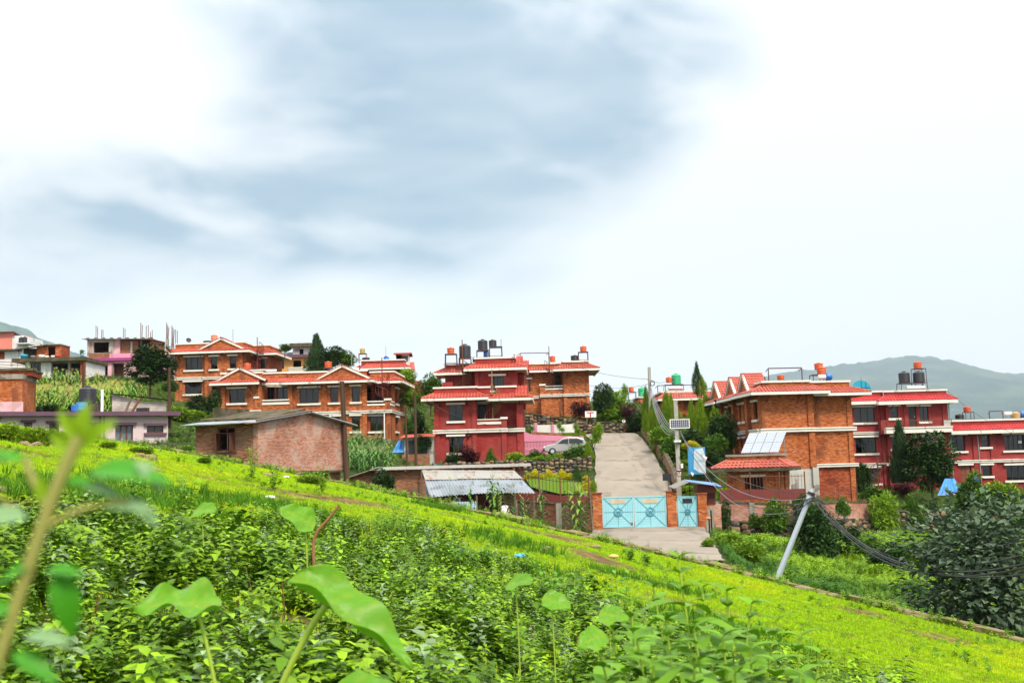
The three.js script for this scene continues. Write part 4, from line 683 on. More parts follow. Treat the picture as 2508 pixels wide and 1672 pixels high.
// ---------------------------------------------------------------- houses on the right
(function () {
const BD = M.brick_orange, h = house('brick_house', 'big orange brick house with a blank end wall and three side gables, behind the gatehouse', [1700 + 735 / 4.3548, 860 + 1560 / 4.3548, 94], 0.07, Z6);
const R = (l, r, t, b, z = 0) => h.rect(l, r, t, b, z), yb = -1.5, z2 = -0.5;
const x0 = h.at(722, 700).x, xm = h.at(1285, 1000).x, x1 = h.at(1700, 1000, z2).x, yt = R(720, 1280, 478, 490).y0 + 0.15, fl = R(800, 1280, 822, 860).y0, f2 = R(1320, 1700, 1200, 1230, z2).y0;
h.wall(BD, { x0, x1: xm, y0: f2 - 0.1, y1: yt }, 0); h.wall(M.plaster_grey, { x0, x1: xm, y0: yb, y1: f2 - 0.1 }, -0.02); h.wall(M.brick_orange, { x0: xm, x1, y0: f2, y1: yt }, z2); h.wall(M.brick_deep, { x0: xm, x1, y0: yb, y1: f2 }, z2);
h.shell(BD, x0, x1, yb, yt, -0.55, 15.5, { left: false });
for (const [l, r, z, a] of [[722, 790, 0, 0.1], [1222, 1285, 0, 0.14], [1642, 1702, z2, 0.12]]) { const p = R(l, r, 600, 1100, z); h.pilaster(BD, { x0: l === 722 ? x0 - 0.02 : p.x0, x1: l === 1642 ? x1 + 0.02 : p.x1, y0: l === 1642 ? yb : f2, y1: yt - 0.02 }, z, a); }
const gp = R(1268, 1330, 1220, 1500); h.add('pillar', bx(gp.x0, gp.x1, yb, f2 - 0.02, -0.3, 0.2), M.plaster_grey);
const b = R(800, 1285, 818, 860); h.band({ x0: x0 - 0.2, x1: xm + 0.1, y0: b.y0, y1: b.y1 }, 0.05); h.band({ x0: xm + 0.11, x1: x1 + 0.3, y0: b.y0, y1: b.y1 }, z2 + 0.05);
const b2 = R(1320, 1700, 1196, 1232, z2); h.band({ x0: gp.x1 + 0.01, x1: x1 + 0.3, y0: b2.y0, y1: b2.y1 }, z2 + 0.05);
const ye = R(690, 1390, 426, 444, 1.1).y1; h.skirt({ x0, x1: xm, zf: 0, zb: -5.2, ye, yt: ye + 0.48, ov: 1.15, ovl: 1.1, ovr: 1.2, mat: M.roof_tile_pink });
const ye2 = R(1340, 1790, 440, 456, z2 + 1.1).y1; h.skirt({ x0: xm, x1, zf: z2, zb: -14, ye: ye2, yt: ye2 + 0.5, ov: 1.1, left: false, ovr: 1.4, mat: M.roof_tile_pink });
h.parapet(BD, x0 + 0.3, xm, -0.3, -14, yt, R(720, 1250, 312, 400, -0.3).y1 - 0.16, { right: false }); h.parapet(BD, xm, x1, z2 - 0.1, -14, yt, R(1255, 1660, 312, 400, z2).y1 - 0.16, { left: false });
// left-hand side wall: bays with tall windows, gables above
const s = sideFace(h, x0, 0, -Math.PI / 2), L = 15.5;
const W = (l, r, t, b, o) => s.win(s.rect(l, r, t, b), o);
for (const [a, b, top] of [[1.1, 2.3, 0], [4.6, 5.4, 0], [6.2, 6.8, 0], [8.2, 8.7, 0], [9.7, 11.0, 0], [13.0, 14.0, 0]]) for (const [k, dy] of [[0, 0], [1, -(fl - f2)]]) { const y1 = h.at(700, 530).y + dy, y0 = h.at(700, 720).y + dy; s.win({ x0: -b, x1: -a, y0, y1 }, { panes: 1 }); }
s.wall(BD, { x0: -L, x1: -0.28, y0: yb, y1: yt }, 0);
for (const [a, b] of [[3.0, 3.7], [7.4, 8.0], [11.6, 12.3], [14.6, 15.3]]) s.pilaster(BD, { x0: -b, x1: -a, y0: yb, y1: yt - 0.02 }, 0, 0.4);
s.band({ x0: -8.2, x1: -0.3, y0: b.y0, y1: b.y1 }, 0.1); s.band({ x0: -L, x1: -8.25, y0: b.y0, y1: b.y1 }, 0.1);
s.skirt({ x0: -9.7, x1: -5.2, zf: 0, zb: -0.2, ye: ye - 0.05, yt: ye + 0.55, ov: 1.2, left: true, right: false, mat: M.roof_tile_pink, ovl: 0.2 }); s.skirt({ x0: -15, x1: -10.2, zf: 0, zb: -0.2, ye: ye - 0.1, yt: ye + 0.5, ov: 1.4, left: true, right: false, mat: M.roof_tile_pink, ovl: 0.3 });
for (const [c, w, z] of [[-3.6, 3.0, 0.4], [-7.6, 3.0, 0.45], [-12.6, 3.2, 0.6]]) s.gable(BD, c, ye + 1.6, c - w / 2, ye + 0.12, c + w / 2, ye + 0.12, z, 1.9, M.roof_tile_pink);
})();
// the long red block at the right edge: taller part and lower wing
(function () {
const BC = M.brick_crimson, h = house('row_house', 'three-storey crimson house with a white-edged balcony, black tanks on top', [2080 + 550 / 4.355, 860 + 1470 / 4.355, 109], -0.02, Z7);
const R = (l, r, t, b, z = 0) => h.rect(l, r, t, b, z), yb = -2, z1 = -0.5;
const x0 = R(-60, 20, 600, 800, z1).x0, xm = R(395, 405, 600, 700).x0, x1 = R(1050, 1058, 600, 700).x1, f1 = R(60, 1060, 858, 885).y0, f0 = R(60, 1060, 1190, 1215).y0, yt = R(40, 1050, 555, 570).y0 + 0.2;
h.win(R(58, 275, 597, 760, z1), { z: z1, panes: 3, curtain: M.curtain_white, span: [0.02, 0.98] }); h.win(R(72, 292, 918, 1088, z1), { z: z1, panes: 3, curtain: M.curtain_gold, span: [0.4, 0.98] }); h.win(R(130, 325, 1245, 1410, z1), { z: z1, panes: 2 });
h.win(R(440, 525, 588, 712), { panes: 1, transom: 0.45, curtain: M.curtain_grey }); h.win(R(755, 852, 588, 748), { panes: 2, curtain: M.curtain_white }); h.win(R(460, 545, 912, 1040), { panes: 1, transom: 0.45 }); h.win(R(790, 905, 905, 1040), { panes: 2 });
const d = R(638, 722, 588, 812); h.holes.push({ ...d, z: 0 }); const dp = h.add('door', bx(d.x0 + 0.03, d.x1 - 0.03, d.y0, d.y1, -0.2, -0.14), M.frame_dark); h.add('handle', bar(V(d.x1 - 0.15, d.y0 + 0.9, -0.12), V(d.x1 - 0.15, d.y0 + 1.1, -0.12), 0.02, 6), M.chrome, dp); h.add('lintel', bx(d.x0 - 0.2, d.x1 + 0.2, d.y1, d.y1 + 0.18, -0.05, 0.2), M.white_trim, dp);
h.wall(BC, { x0, x1: xm, y0: yb, y1: yt }, z1); h.wall(BC, { x0: xm, x1, y0: yb, y1: yt }, 0); h.shell(BC, x0, x1, yb, yt, -0.5, 8, { floors: [f1, f0] });
for (const [l, r, z] of [[335, 398, z1], [590, 632, 0], [998, 1056, 0]]) { const p = R(l, r, 600, 800, z); h.pilaster(BC, { x0: p.x0, x1: p.x1, y0: yb, y1: yt - 0.02 }, z, 0.12); }
const b = R(50, 400, 858, 885, z1); h.band({ ...b, x0 }, z1); const b0 = R(60, 400, 1192, 1218, z1); h.band({ ...b0, x0 }, z1); const b3 = R(400, 1060, 1185, 1212); h.band({ ...b3, x1: x1 + 0.1 }, 0);
const ye = R(30, 385, 530, 540, z1 + 0.9).y1, ye2 = R(385, 1095, 522, 532, 0.9).y1;
h.skirt({ x0, x1: xm, zf: z1, zb: -7, ye, yt: ye + 0.5, ov: 0.9, left: false, right: false, mat: M.roof_tile_crimson, fascia: 0.32 }); h.skirt({ x0: xm, x1, zf: 0, zb: -7, ye: ye2, yt: ye2 + 0.52, ov: 0.9, mat: M.roof_tile_crimson, fascia: 0.34, ovr: 0.7 });
h.parapet(BC, x0, xm, z1 - 0.1, -7, yt, R(35, 420, 420, 460, z1).y1 - 0.18, { right: false }); h.parapet(BC, xm, x1, -0.1, -7, yt, R(420, 1055, 408, 440).y1 - 0.18, { left: false });
const bs = R(398, 1105, 812, 880, 1.3); const bal = h.add('balcony', bx(bs.x0, bs.x1, bs.y0 + 0.1, bs.y1, 0.02, 1.35), M.white_trim); h.add('balcony_edge', bx(bs.x0 - 0.04, bs.x1 + 0.04, bs.y1 - 0.06, bs.y1 + 0.06, 1.1, 1.42), M.white_trim, bal);
const rt = R(400, 1090, 735, 760, 1.3).y1; h.add('handrail', [bar(V(bs.x0, rt, 1.3), V(bs.x1, rt, 1.3), 0.03, 6), bar(V(bs.x0, bs.y1 + 0.15, 1.3), V(bs.x1, bs.y1 + 0.15, 1.3), 0.02, 6)], M.steel_rust, bal);
for (let k = 0; k <= 4; k++) { const x = lerp(bs.x0 + 0.03, bs.x1 - 0.03, k / 4); h.add('rail_post', bar(V(x, bs.y1, 1.3), V(x, rt, 1.3), 0.03, 4), M.steel_rust, bal); }
for (let k = 0; k < 26; k++) { const x = lerp(bs.x0 + 0.2, bs.x1 - 0.2, k / 25), g = new THREE.TorusGeometry(0.2, 0.013, 4, 12); g.translate(x, (bs.y1 + rt) / 2 + 0.05, 1.3); h.add('rail_scroll', g, M.steel_maroon, bal); }
h.add('rail_plate', bx(bs.x1 - 0.75, bs.x1 - 0.15, bs.y1 + 0.1, rt - 0.05, 1.27, 1.33), M.plaster_grey, bal);
const sd = R(345, 402, 735, 850, 0.6); h.add('screen_wall', bx(sd.x0, sd.x1, f1, sd.y1, -0.4, 0.5), BC);
const s1 = h.at(305, 1230, 0.9); h.spiral(s1.x, 0.9, h.at(305, 1480, 0.9).y, h.at(305, 1190, 0.9).y, 0.8, M.steel_rust, 0.9, 1.5, 0.6);
h.add('downpipe', bar(V(x1 + 0.06, yb, 0.12), V(x1 + 0.06, ye2 - 0.3, 0.12), 0.05, 8), std('pipe_green', { color: C(0.08, 0.3, 0.2), roughness: 0.5 }));
})();
(function () {
const BC = M.brick_crimson, h = house('row_house', 'two-storey crimson wing with a wooden door, behind the blue tarpaulin', [2080 + 1500 / 4.355, 860 + 1500 / 4.355, 109], -0.02, Z7);
const R = (l, r, t, b, z = 0) => h.rect(l, r, t, b, z), yb = -2;
const x0 = R(1065, 1075, 900, 1000).x0, x1 = R(1864, 2200, 900, 1000).x1, f1 = R(1100, 1860, 1160, 1185).y0, yt = R(1100, 1860, 862, 875).y0 + 0.2;
h.win(R(1085, 1240, 900, 1065), { panes: 2 }); h.win(R(1410, 1500, 890, 1020), { panes: 1, transom: 0.5, curtain: M.curtain_grey }); h.win(R(1660, 1870, 888, 1056), { panes: 4, curtain: M.curtain_grey, span: [0, 0.7] });
h.win(R(1425, 1520, 1215, 1330), { panes: 1, transom: 0.5 }); h.win(R(1682, 1890, 1215, 1375), { panes: 3 });
h.win(R(2000, 2150, 888, 1056), { panes: 3 }); h.win(R(2000, 2150, 1215, 1375), { panes: 3 });
const d = R(1195, 1310, 1220, 1425); h.holes.push({ ...d, z: 0 }); const dr = h.add('door', [bx(d.x0 + 0.04, d.x1 - 0.04, d.y0, d.y1 - 0.04, -0.2, -0.12)], M.wood_door); for (const [a, b2, c, e] of [[0.12, 0.46, 0.08, 0.45], [0.54, 0.88, 0.08, 0.45], [0.12, 0.46, 0.5, 0.94], [0.54, 0.88, 0.5, 0.94]]) h.add('panel', bx(lerp(d.x0, d.x1, a), lerp(d.x0, d.x1, b2), lerp(d.y0, d.y1, c), lerp(d.y0, d.y1, e), -0.121, -0.09), M.wood_door, dr); h.add('lintel', bx(d.x0 - 0.25, d.x1 + 0.2, d.y1 + 0.03, d.y1 + 0.2, -0.05, 0.2), M.white_trim, dr);
h.wall(BC, { x0, x1, y0: yb, y1: yt }, 0); h.shell(BC, x0, x1, yb, yt, 0, 8, { floors: [f1] });
for (const [l, r] of [[1320, 1375], [1505, 1560], [1375, 1392]]) { const p = R(l, r, 900, 1100); h.pilaster(BC, { x0: p.x0, x1: p.x1, y0: yb, y1: yt - 0.02 }, 0, 0.12); }
const b = R(1125, 1864, 1154, 1186); h.band({ ...b, x0, x1 }, 0);
const ye = R(1110, 1864, 838, 850, 0.9).y1; h.skirt({ x0, x1, zf: 0, zb: -7, ye, yt: ye + 0.52, ov: 0.9, left: false, mat: M.roof_tile_crimson, fascia: 0.34 }); h.parapet(BC, x0, x1, -0.1, -7, yt, R(1100, 1860, 722, 760).y1 - 0.18, { left: false });
const dp = R(1385, 1402, 880, 1150); h.add('downpipe', bar(V(dp.x0, yb, 0.14), V(dp.x0 - 0.1, yt - 0.2, 0.14), 0.06, 8), M.steel_grey);
const nt = R(1812, 1850, 954, 980); h.add('notice', bx(nt.x0, nt.x1, nt.y0, nt.y1, -0.12, -0.11), M.plastic_white);
})();
// gatehouse with solar panels
(function () {
const h = house('gatehouse', 'small brick gatehouse with a tiled hip roof and tilted solar panels', [1700 + 930 / 4.3548, 860 + 1560 / 4.3548, 82], -0.4, Z6, 'gatehouse');
const R = (l, r, t, b, z = 0) => h.rect(l, r, t, b, z), yb = -1;
h.win(R(542, 738, 1342, 1490), { panes: 3, sill: false, pane: M.glass, frame: M.black_iron });
const w = R(345, 930, 1270, 1560), yt = R(340, 930, 1262, 1275).y0 + 0.1; h.wall(BO, { x0: w.x0, x1: w.x1, y0: yb, y1: yt }, 0); h.shell(BO, w.x0, w.x1, yb, yt, 0, 3.6, { right: false });
const s = sideFace(h, w.x1, 0, Math.PI / 2); const d = { x0: 1.2, x1: 2.0, y0: 0, y1: 2.0 }; s.holes.push({ ...d, z: 0 }); s.wall(BO, { x0: 0.28, x1: 3.6, y0: yb, y1: yt }, 0); s.add('door', bx(d.x0, d.x1, d.y0, d.y1, -0.2, -0.15), M.wood_brown); s.add('lintel', bx(d.x0 - 0.2, d.x1 + 0.2, d.y1, d.y1 + 0.15, -0.05, 0.15), M.white_trim);
s.add('downpipe', bar(V(3.0, yb, 0.1), V(3.0, yt, 0.1), 0.06, 8), M.plastic_white);
for (const [l, r] of [[345, 390], [870, 930]]) { const p = R(l, r, 1300, 1400); h.pilaster(BO, { x0: p.x0, x1: p.x1, y0: yb, y1: yt - 0.02 }, 0, 0.08); }
const ye = R(230, 1020, 1244, 1255, 0.8).y1; h.skirt({ x0: w.x0 + 0.1, x1: w.x1 - 0.1, zf: -0.2, zb: -3.4, ye, yt: ye + 0.55, ov: 1.0, ovl: 1.0, ovr: 1.0, mat: M.roof_tile_pink, trim: M.concrete_mossy, brackets: false });
h.parapet(BO, w.x0 + 0.1, w.x1 - 0.1, -0.25, -3.4, yt, R(330, 1030, 1098, 1120).y1 - 0.14, { trim: M.concrete });
h.add('roof_slab', bx(w.x0, w.x1, yt + 0.5, yt + 0.6, -3.4, -0.5), M.concrete);
// tilted array: two rows of four
const a = h.at(512, 1098, -1.0), b = h.at(915, 1085, -1.0), y0 = a.y + 0.08; const P0 = V(a.x, y0, -0.6), ux = V(1, 0, 0), len = b.x - a.x, up = V(0.22, 0.95, -1.15).normalize(), ht = 2.35;
const pt = (u, v) => P0.clone().addScaledVector(ux, u * len).addScaledVector(up, v * ht);
for (let i = 0; i < 4; i++) for (let j = 0; j < 2; j++) {
const e = 0.008, q = [pt(i / 4 + e, j / 2 + e), pt((i + 1) / 4 - e, j / 2 + e), pt((i + 1) / 4 - e, (j + 1) / 2 - e), pt(i / 4 + e, (j + 1) / 2 - e)], p = h.add('solar_panel', quad(...q, 0.04), M.solar_glossy || std('solar_glossy', { color: C(0.5, 0.53, 0.58), roughness: 0.1, metalness: 0.75 })), n = new THREE.Vector3().subVectors(q[1], q[0]).cross(new THREE.Vector3().subVectors(q[3], q[0])).normalize().multiplyScalar(0.006), ls = [];
for (let k = 0; k <= 4; k++) ls.push(bar(q[0].clone().lerp(q[1], k / 4).add(n), q[3].clone().lerp(q[2], k / 4).add(n), 0.008, 3)); for (let k = 0; k <= 6; k++) ls.push(bar(q[0].clone().lerp(q[3], k / 6).add(n), q[1].clone().lerp(q[2], k / 6).add(n), 0.006, 3));
h.add('cell_grid', ls, M.solar_line, p).userData.kind = 'stuff';
}
for (const u of [0.05, 0.95]) h.add('panel_leg', bar(pt(u, 0.9), pt(u, 0.9).setY(yt + 0.6), 0.03, 4), M.steel_grey);
})();
// ---------------------------------------------------------------- smaller and farther buildings
function sheet(a, b, c, d, pitch = 0.09, amp = 0.018, seg = 2) {   // corrugated sheet: a->b along the eave (ridges run from a to d), corners counter-clockwise from outside
const w = a.distanceTo(b), n = Math.max(4, Math.round(w / pitch) * 2), pos = [], idx = [], nn = new THREE.Vector3().subVectors(b, a).cross(new THREE.Vector3().subVectors(d, a)).normalize();
for (let i = 0; i <= n; i++) for (let j = 0; j <= seg; j++) { const p = a.clone().lerp(b, i / n), q = d.clone().lerp(c, i / n), v = p.lerp(q, j / seg).addScaledVector(nn, (i % 2 ? amp : -amp) + 0.01 * N3(i * 0.13, j * 2.2, 3)); pos.push(v.x, v.y, v.z); }
for (let i = 0; i < n; i++) for (let j = 0; j < seg; j++) { const k = i * (seg + 1) + j; idx.push(k, k + seg + 1, k + 1, k + 1, k + seg + 1, k + seg + 2); }
const g = new THREE.BufferGeometry(); g.setAttribute('position', new THREE.Float32BufferAttribute(pos, 3)); g.setIndex(idx); const h = g.toNonIndexed(); h.computeVertexNormals(); return metreUV(h);
}
// lilac bungalow
(function () {
const h = house('bungalow', 'low lilac bungalow with a flat purple-edged roof, behind the field wall', [1000 / 4.3545, 760 + 1440 / 4.3545, 85], 0.5, Z1);
const R = (l, r, t, b, z = 0) => h.rect(l, r, t, b, z), yb = -2, wf = { trim: M.purple_paint, frame: M.wood_brown, pane: M.glass };
const L = R(20, 60, 1200, 1300).x0, Rx = R(1780, 1788, 1200, 1400).x1, yt = R(900, 1100, 1138, 1150).y0 + 0.15;
const wins = [[1225, 1415, 1222, 1402, 3, M.curtain_white], [1562, 1740, 1230, 1305, 2, M.curtain_grey], [958, 1018, 1220, 1312, 1, M.curtain_grey], [520, 625, 1205, 1300, 2, null], [250, 340, 1195, 1285, 2, null]];
for (const [l, r, t, b, n, c] of wins) h.win(R(l, r, t, b), { ...wf, panes: n, curtain: c, lintel: true, span: [0.03, 0.97] });
const d = R(755, 878, 1215, 1440); h.holes.push({ ...d, z: 0 }); const dr = h.add('door', bx(d.x0, d.x1, d.y0, d.y1, -0.2, -0.12), M.wood_door); h.add('hood', bx(d.x0 - 0.2, d.x1 + 0.2, d.y1 + 0.2, d.y1 + 0.38, -0.05, 0.25), M.purple_paint, dr);
h.wall(M.lilac_paint, { x0: L, x1: Rx, y0: yb, y1: yt }, 0); h.shell(M.lilac_paint, L, Rx, yb, yt, 0, 7);
h.add('roof_edge', bx(L - 0.5, Rx + 0.8, yt + 0.005, yt + 0.32, -7.2, 0.7), M.purple_paint);
const p1 = R(1062, 1070, 1150, 1420); h.add('downpipe', bar(V(p1.x0, yb, 0.08), V(p1.x0, yt, 0.08), 0.05, 6), M.purple_paint); h.add('downpipe', bar(V(p1.x0 + 0.28, yb, 0.08), V(p1.x0 + 0.28, yt, 0.08), 0.04, 6), M.purple_paint);
// roof furniture (each a thing of its own)
const at = (x, y, z) => { const q = h.at(x, y, z); return V(q.x, q.y, z).applyMatrix4(h.g.matrixWorld); };
const ry = yt + 0.33, onRoof = (x, z) => { const q = h.at(x, 1110, z); return V(q.x, ry, z).applyMatrix4(h.g.matrixWorld); };
tankAt('tank_black', onRoof(928, -2).setY(at(928, 1000, -2).y), 1.28, 1.35, 'ribbed black water tank on a stone block, on the lilac bungalow roof', 'plain');
single('stone_block', [bx(-0.55, 0.65, 0, at(960, 1000, -2).y - onRoof(955, -2).y, -0.55, 0.55)], M.concrete_mossy, 'mossy stone block under the black tank on the lilac roof', 'block', null, onRoof(955, -2));
drum(onRoof(868, -1.4), 0.42, 0.78, M.plastic_sky, 'taller light blue drum beside the black tank'); drum(onRoof(798, -1.4), 0.3, 0.6, M.plastic_blue, 'shorter dark blue drum on the lilac roof');
single('vent_pipe', bar(V(0, 0, 0), V(0, 1.75, 0), 0.11, 10), M.plastic_white, 'thick white pipe standing upright on the lilac roof', 'pipe', null, onRoof(1083, -1));
// rooftop hut of concrete block with an untidy sheet roof
const s = new Face(thing('rooftop_hut', 'grey block hut under a sloping rusty tin roof, on the lilac bungalow', 'hut', onRoof(1480, -3), 0.35), Z1), q = (l, r, t, b, z = 0) => s.rect(l, r, t, b, z);
const w = q(1192, 1768, 900, 1125), hl = s.at(1200, 890).y, hr = s.at(1760, 975).y;
s.add('wall', poly([[w.x0, 0], [w.x1, 0], [w.x1, hr], [lerp(w.x0, w.x1, 0.55), hr + 0.02], [w.x0, hl]], 0, 0.2), M.concrete_block); s.add('wall', bx(w.x0, w.x0 + 0.2, 0, hl, -2.6, -0.21), M.concrete_block); s.add('wall', bx(w.x1 - 0.2, w.x1, 0, hr, -2.6, -0.21), M.concrete_block); s.add('wall', bx(w.x0 + 0.21, w.x1 - 0.21, 0, hr, -2.6, -2.4), M.concrete_block);
for (let k = 0; k < 4; k++) { const a = lerp(w.x0 - 0.2, w.x1 + 0.4, k / 4), b = lerp(w.x0 - 0.2, w.x1 + 0.4, (k + 1.08) / 4), yl = lerp(hl, hr, k / 4) + 0.06 + 0.02 * k, yr = lerp(hl, hr, (k + 1.08) / 4) + 0.06 + 0.02 * k; s.add('roof_sheet', sheet(V(a, yl, 0.45), V(b, yr, 0.45), V(b, yr + 0.12, -2.8), V(a, yl + 0.12, -2.8)), k % 2 ? M.tin_rusty : M.tin); }
const lp = q(1350, 1460, 1015, 1120, 0.5); for (const [a, b] of [[1350, 1400], [1415, 1465]]) single('plank', bar(V(0, 0, 0), V(b === 1465 ? 0.6 : 0.35, 1.15, -0.3), 0.1, 4), a === 1350 ? M.wood_grey : M.wood_door, a === 1350 ? 'grey plank leaning on the block hut' : 'brown plank leaning on the block hut', 'plank', null, onRoof(a - 20, -2.0));
single('black_box', [bx(-0.42, 0.42, 0, 0.38, -0.3, 0.3)], M.frame_dark, 'black crate at the foot of the block hut', 'crate', null, onRoof(1520, -1.6));
})();
function tankAt(mat, pos, dia, height, label, style = 'plain', category = 'water tank', group = 'rooftop water tanks') {
const r = dia / 2, t = thing('water_tank', label, category, pos, 0, group), prof = [[0.001, 0]];
if (style === 'belt') { prof.push([r * 0.86, 0], [r * 0.9, height * 0.08], [r * 0.9, height * 0.42], [r, height * 0.46], [r, height * 0.54], [r * 0.9, height * 0.58], [r * 0.9, height * 0.72], [r * 1.02, height * 0.76], [r * 1.02, height * 0.86], [r * 0.8, height * 0.9], [r * 0.3, height * 0.96], [0.001, height * 0.97]); } else { const n = 7; prof.push([r * 0.97, 0]); for (let i = 0; i < n; i++) { const a = height * 0.84 * i / n, b = height * 0.84 / n; prof.push([r * 0.97, a + b * 0.08], [r, a + b * 0.3], [r, a + b * 0.8], [r * 0.97, a + b * 0.97]); } prof.push([r * 0.97, height * 0.85], [r * 0.8, height * 0.92], [r * 0.4, height * 0.95], [0.001, height * 0.95]); }
part('barrel', lathe(prof, 22), M[mat], t);
part('lid', lathe([[0.001, height * 1.04], [r * 0.3, height * 1.03], [r * 0.36, height * 1.0], [r * 0.36, height * 0.9], [0.001, height * 0.9]], 14), M[mat], t);
part('outlet', bar(V(r * 0.9, height * 0.08, 0), V(r + 0.12, height * 0.08, 0), 0.04, 6), M.steel_grey, t);
return t;
}
function drum(pos, r, h, mat, label) { const t = thing('drum', label, 'drum', pos, 0, 'blue drums'); part('barrel', lathe([[0.001, 0], [r, 0], [r, h * 0.3], [r * 1.04, h * 0.32], [r * 1.04, h * 0.36], [r, h * 0.38], [r, h * 0.66], [r * 1.04, h * 0.68], [r * 1.04, h * 0.72], [r, h * 0.74], [r, h * 0.97]], 18), mat, t); part('lid', lathe([[0.001, h], [r * 0.9, h], [r * 1.05, h * 0.97], [r * 1.05, h * 0.94]], 18), mat, t); return t; }
function stand(pos, w, d, h, label, mat = M.steel_purple) {
const t = thing('tank_stand', label, 'metal stand', pos, 0, 'rooftop tank stands');
for (const [x, z] of [[-1, -1], [1, -1], [-1, 1], [1, 1]]) part('leg', bar(V(x * w / 2, 0, z * d / 2), V(x * w / 2 * 0.94, h, z * d / 2 * 0.94), 0.035, 4), mat, t);
part('frame', [bx(-w / 2, w / 2, h - 0.06, h, -d / 2, -d / 2 + 0.06), bx(-w / 2, w / 2, h - 0.06, h, d / 2 - 0.06, d / 2), bx(-w / 2, -w / 2 + 0.06, h - 0.06, h, -d / 2 + 0.06, d / 2 - 0.06), bx(w / 2 - 0.06, w / 2, h - 0.06, h, -d / 2 + 0.06, d / 2 - 0.06), bx(-w / 2 + 0.06, w / 2 - 0.06, h - 0.05, h - 0.01, -d / 2 + 0.06, d / 2 - 0.06)], mat, t);
part('brace', bar(V(-w / 2, h * 0.35, d / 2), V(w / 2, h * 0.35, d / 2), 0.025, 4), mat, t); part('brace', bar(V(-w / 2, h * 0.35, -d / 2), V(w / 2, h * 0.35, -d / 2), 0.025, 4), mat, t);
return t;
}
// old brick shed by the field wall (gable end turned to the right)
(function () {
const h = house('brick_shed', 'weathered pinkish brick shed with a patched tin roof, by the field wall', [460 + 778 / 4.523, 980 + 740 / 4.523, 60], 1.2, Z8, 'shed');
const yb = -0.25, c = { x: 0 }, e = h.at(1735, 480), pk = h.at(1305, 150), yl = h.at(775, 255).y, yr = h.at(1735, 268).y, xr = e.x, o0 = h.at(775, 500).x;
h.add('wall', poly([[o0, yb], [xr, yb], [xr, yr], [pk.x, pk.y], [o0, yl]], 0, 0.3), M.brick_old);
h.add('wall', bx(xr - 0.3, xr, -2.4, yr, -4.2, -0.31), M.brick_old); 
const f = sideFace(h, o0, 0, -Math.PI / 2), lx = f.at(82, 450).x;
f.holes.push({ ...f.rect(330, 520, 305, 560), z: 0 }); f.wall(M.brick_dull, { x0: lx, x1: -0.3, y0: yb - 1, y1: yl }, 0, 0.3); h.add('wall', bx(o0 + 0.3, xr - 0.3, yb, yl, lx, lx + 0.3), M.brick_old);
const w = f.rect(330, 520, 305, 560), fr = f.add('window', panel(w.x0, w.x1, w.y0, w.y1, -0.06, 0.1, [{ x0: w.x0 + 0.08, x1: w.x1 - 0.08, y0: w.y0 + 0.08, y1: lerp(w.y0, w.y1, 0.74) }, { x0: w.x0 + 0.08, x1: (w.x0 + w.x1) / 2 - 0.03, y0: lerp(w.y0, w.y1, 0.79), y1: w.y1 - 0.06 }, { x0: (w.x0 + w.x1) / 2 + 0.03, x1: w.x1 - 0.08, y0: lerp(w.y0, w.y1, 0.79), y1: w.y1 - 0.06 }]), M.wood_brown);
const sh = (x, s) => { const g = bx(0, 0.42, w.y0, lerp(w.y0, w.y1, 0.76), -0.02, 0.02); g.rotateY(s); g.translate(x, 0, 0.02); return f.add('shutter', g, M.wood_brown, fr); }; sh(w.x0 + 0.02, -0.9 - 0.4); sh(w.x1 - 0.02, Math.PI + 1.1 + 0.4);
f.add('iron_bar', bar(V((w.x0 + w.x1) / 2, w.y0, -0.1), V((w.x0 + w.x1) / 2, w.y0 + 0.75 * (w.y1 - w.y0), -0.1), 0.03, 4), M.steel_grey, fr); f.add('sill', bx(w.x0 - 0.1, w.x1 + 0.1, w.y0 - 0.08, w.y0, -0.1, 0.08), M.wood_grey, fr);
// roof: left slope, right slope, mossy upper course and ridge course
const zb = lx - 0.5, L = V(o0 - 0.7, yl + 0.02, 0.35), T = V(pk.x, pk.y + 0.06, 0.35), Rr = V(xr + 0.9, yr - 0.1, 0.35), s = V(0, 0, zb - 0.35);
h.add('roof_sheet', sheet(L.clone().add(s), L, T, T.clone().add(s)), M.tin); h.add('roof_sheet', sheet(Rr, Rr.clone().add(s), T.clone().add(s), T), M.tin_rusty);
const up = V(0, 0.12, 0), m0 = L.clone().lerp(T, 0.3).add(up), m1 = L.clone().lerp(T, 0.98).add(up).add(V(0, 0.12, 0)); h.add('mossy_layer', quad(m0.clone().add(s), m0.clone().add(V(0, 0, -0.3)), m1.clone().add(V(0, 0, -0.3)), m1.clone().add(s), 0.1), M.concrete_mossy);
h.add('ridge_wall', bx(pk.x - 2.8, pk.x + 0.3, pk.y - 0.2, pk.y + 0.42, zb + 0.2, zb + 0.5), M.concrete_mossy); h.add('barge_board', bar(L.clone().add(V(0, 0.1, 0.02)), T.clone().add(V(0, 0.1, 0.02)), 0.06, 4), M.wood_grey); h.add('barge_board', bar(T.clone().add(V(0, 0.02, 0.02)), Rr.clone().add(V(0, 0.03, 0.02)), 0.05, 4), M.steel_grey);
// projecting slab and lower storey
h.add('slab', bx(o0 - 0.2, xr + 0.25, yb - 0.12, yb - 0.002, -3.8, 0.16), M.concrete_mossy); h.add('lower_wall', bx(o0 + 1.5, xr, -2.6, yb - 0.13, -3.6, -0.3), M.brick_dull);
h.add('foundation', bx(o0 - 0.05, o0 + 1.5, -2.6, yb - 0.13, lx + 0.1, -0.1), M.concrete_mossy);
})();
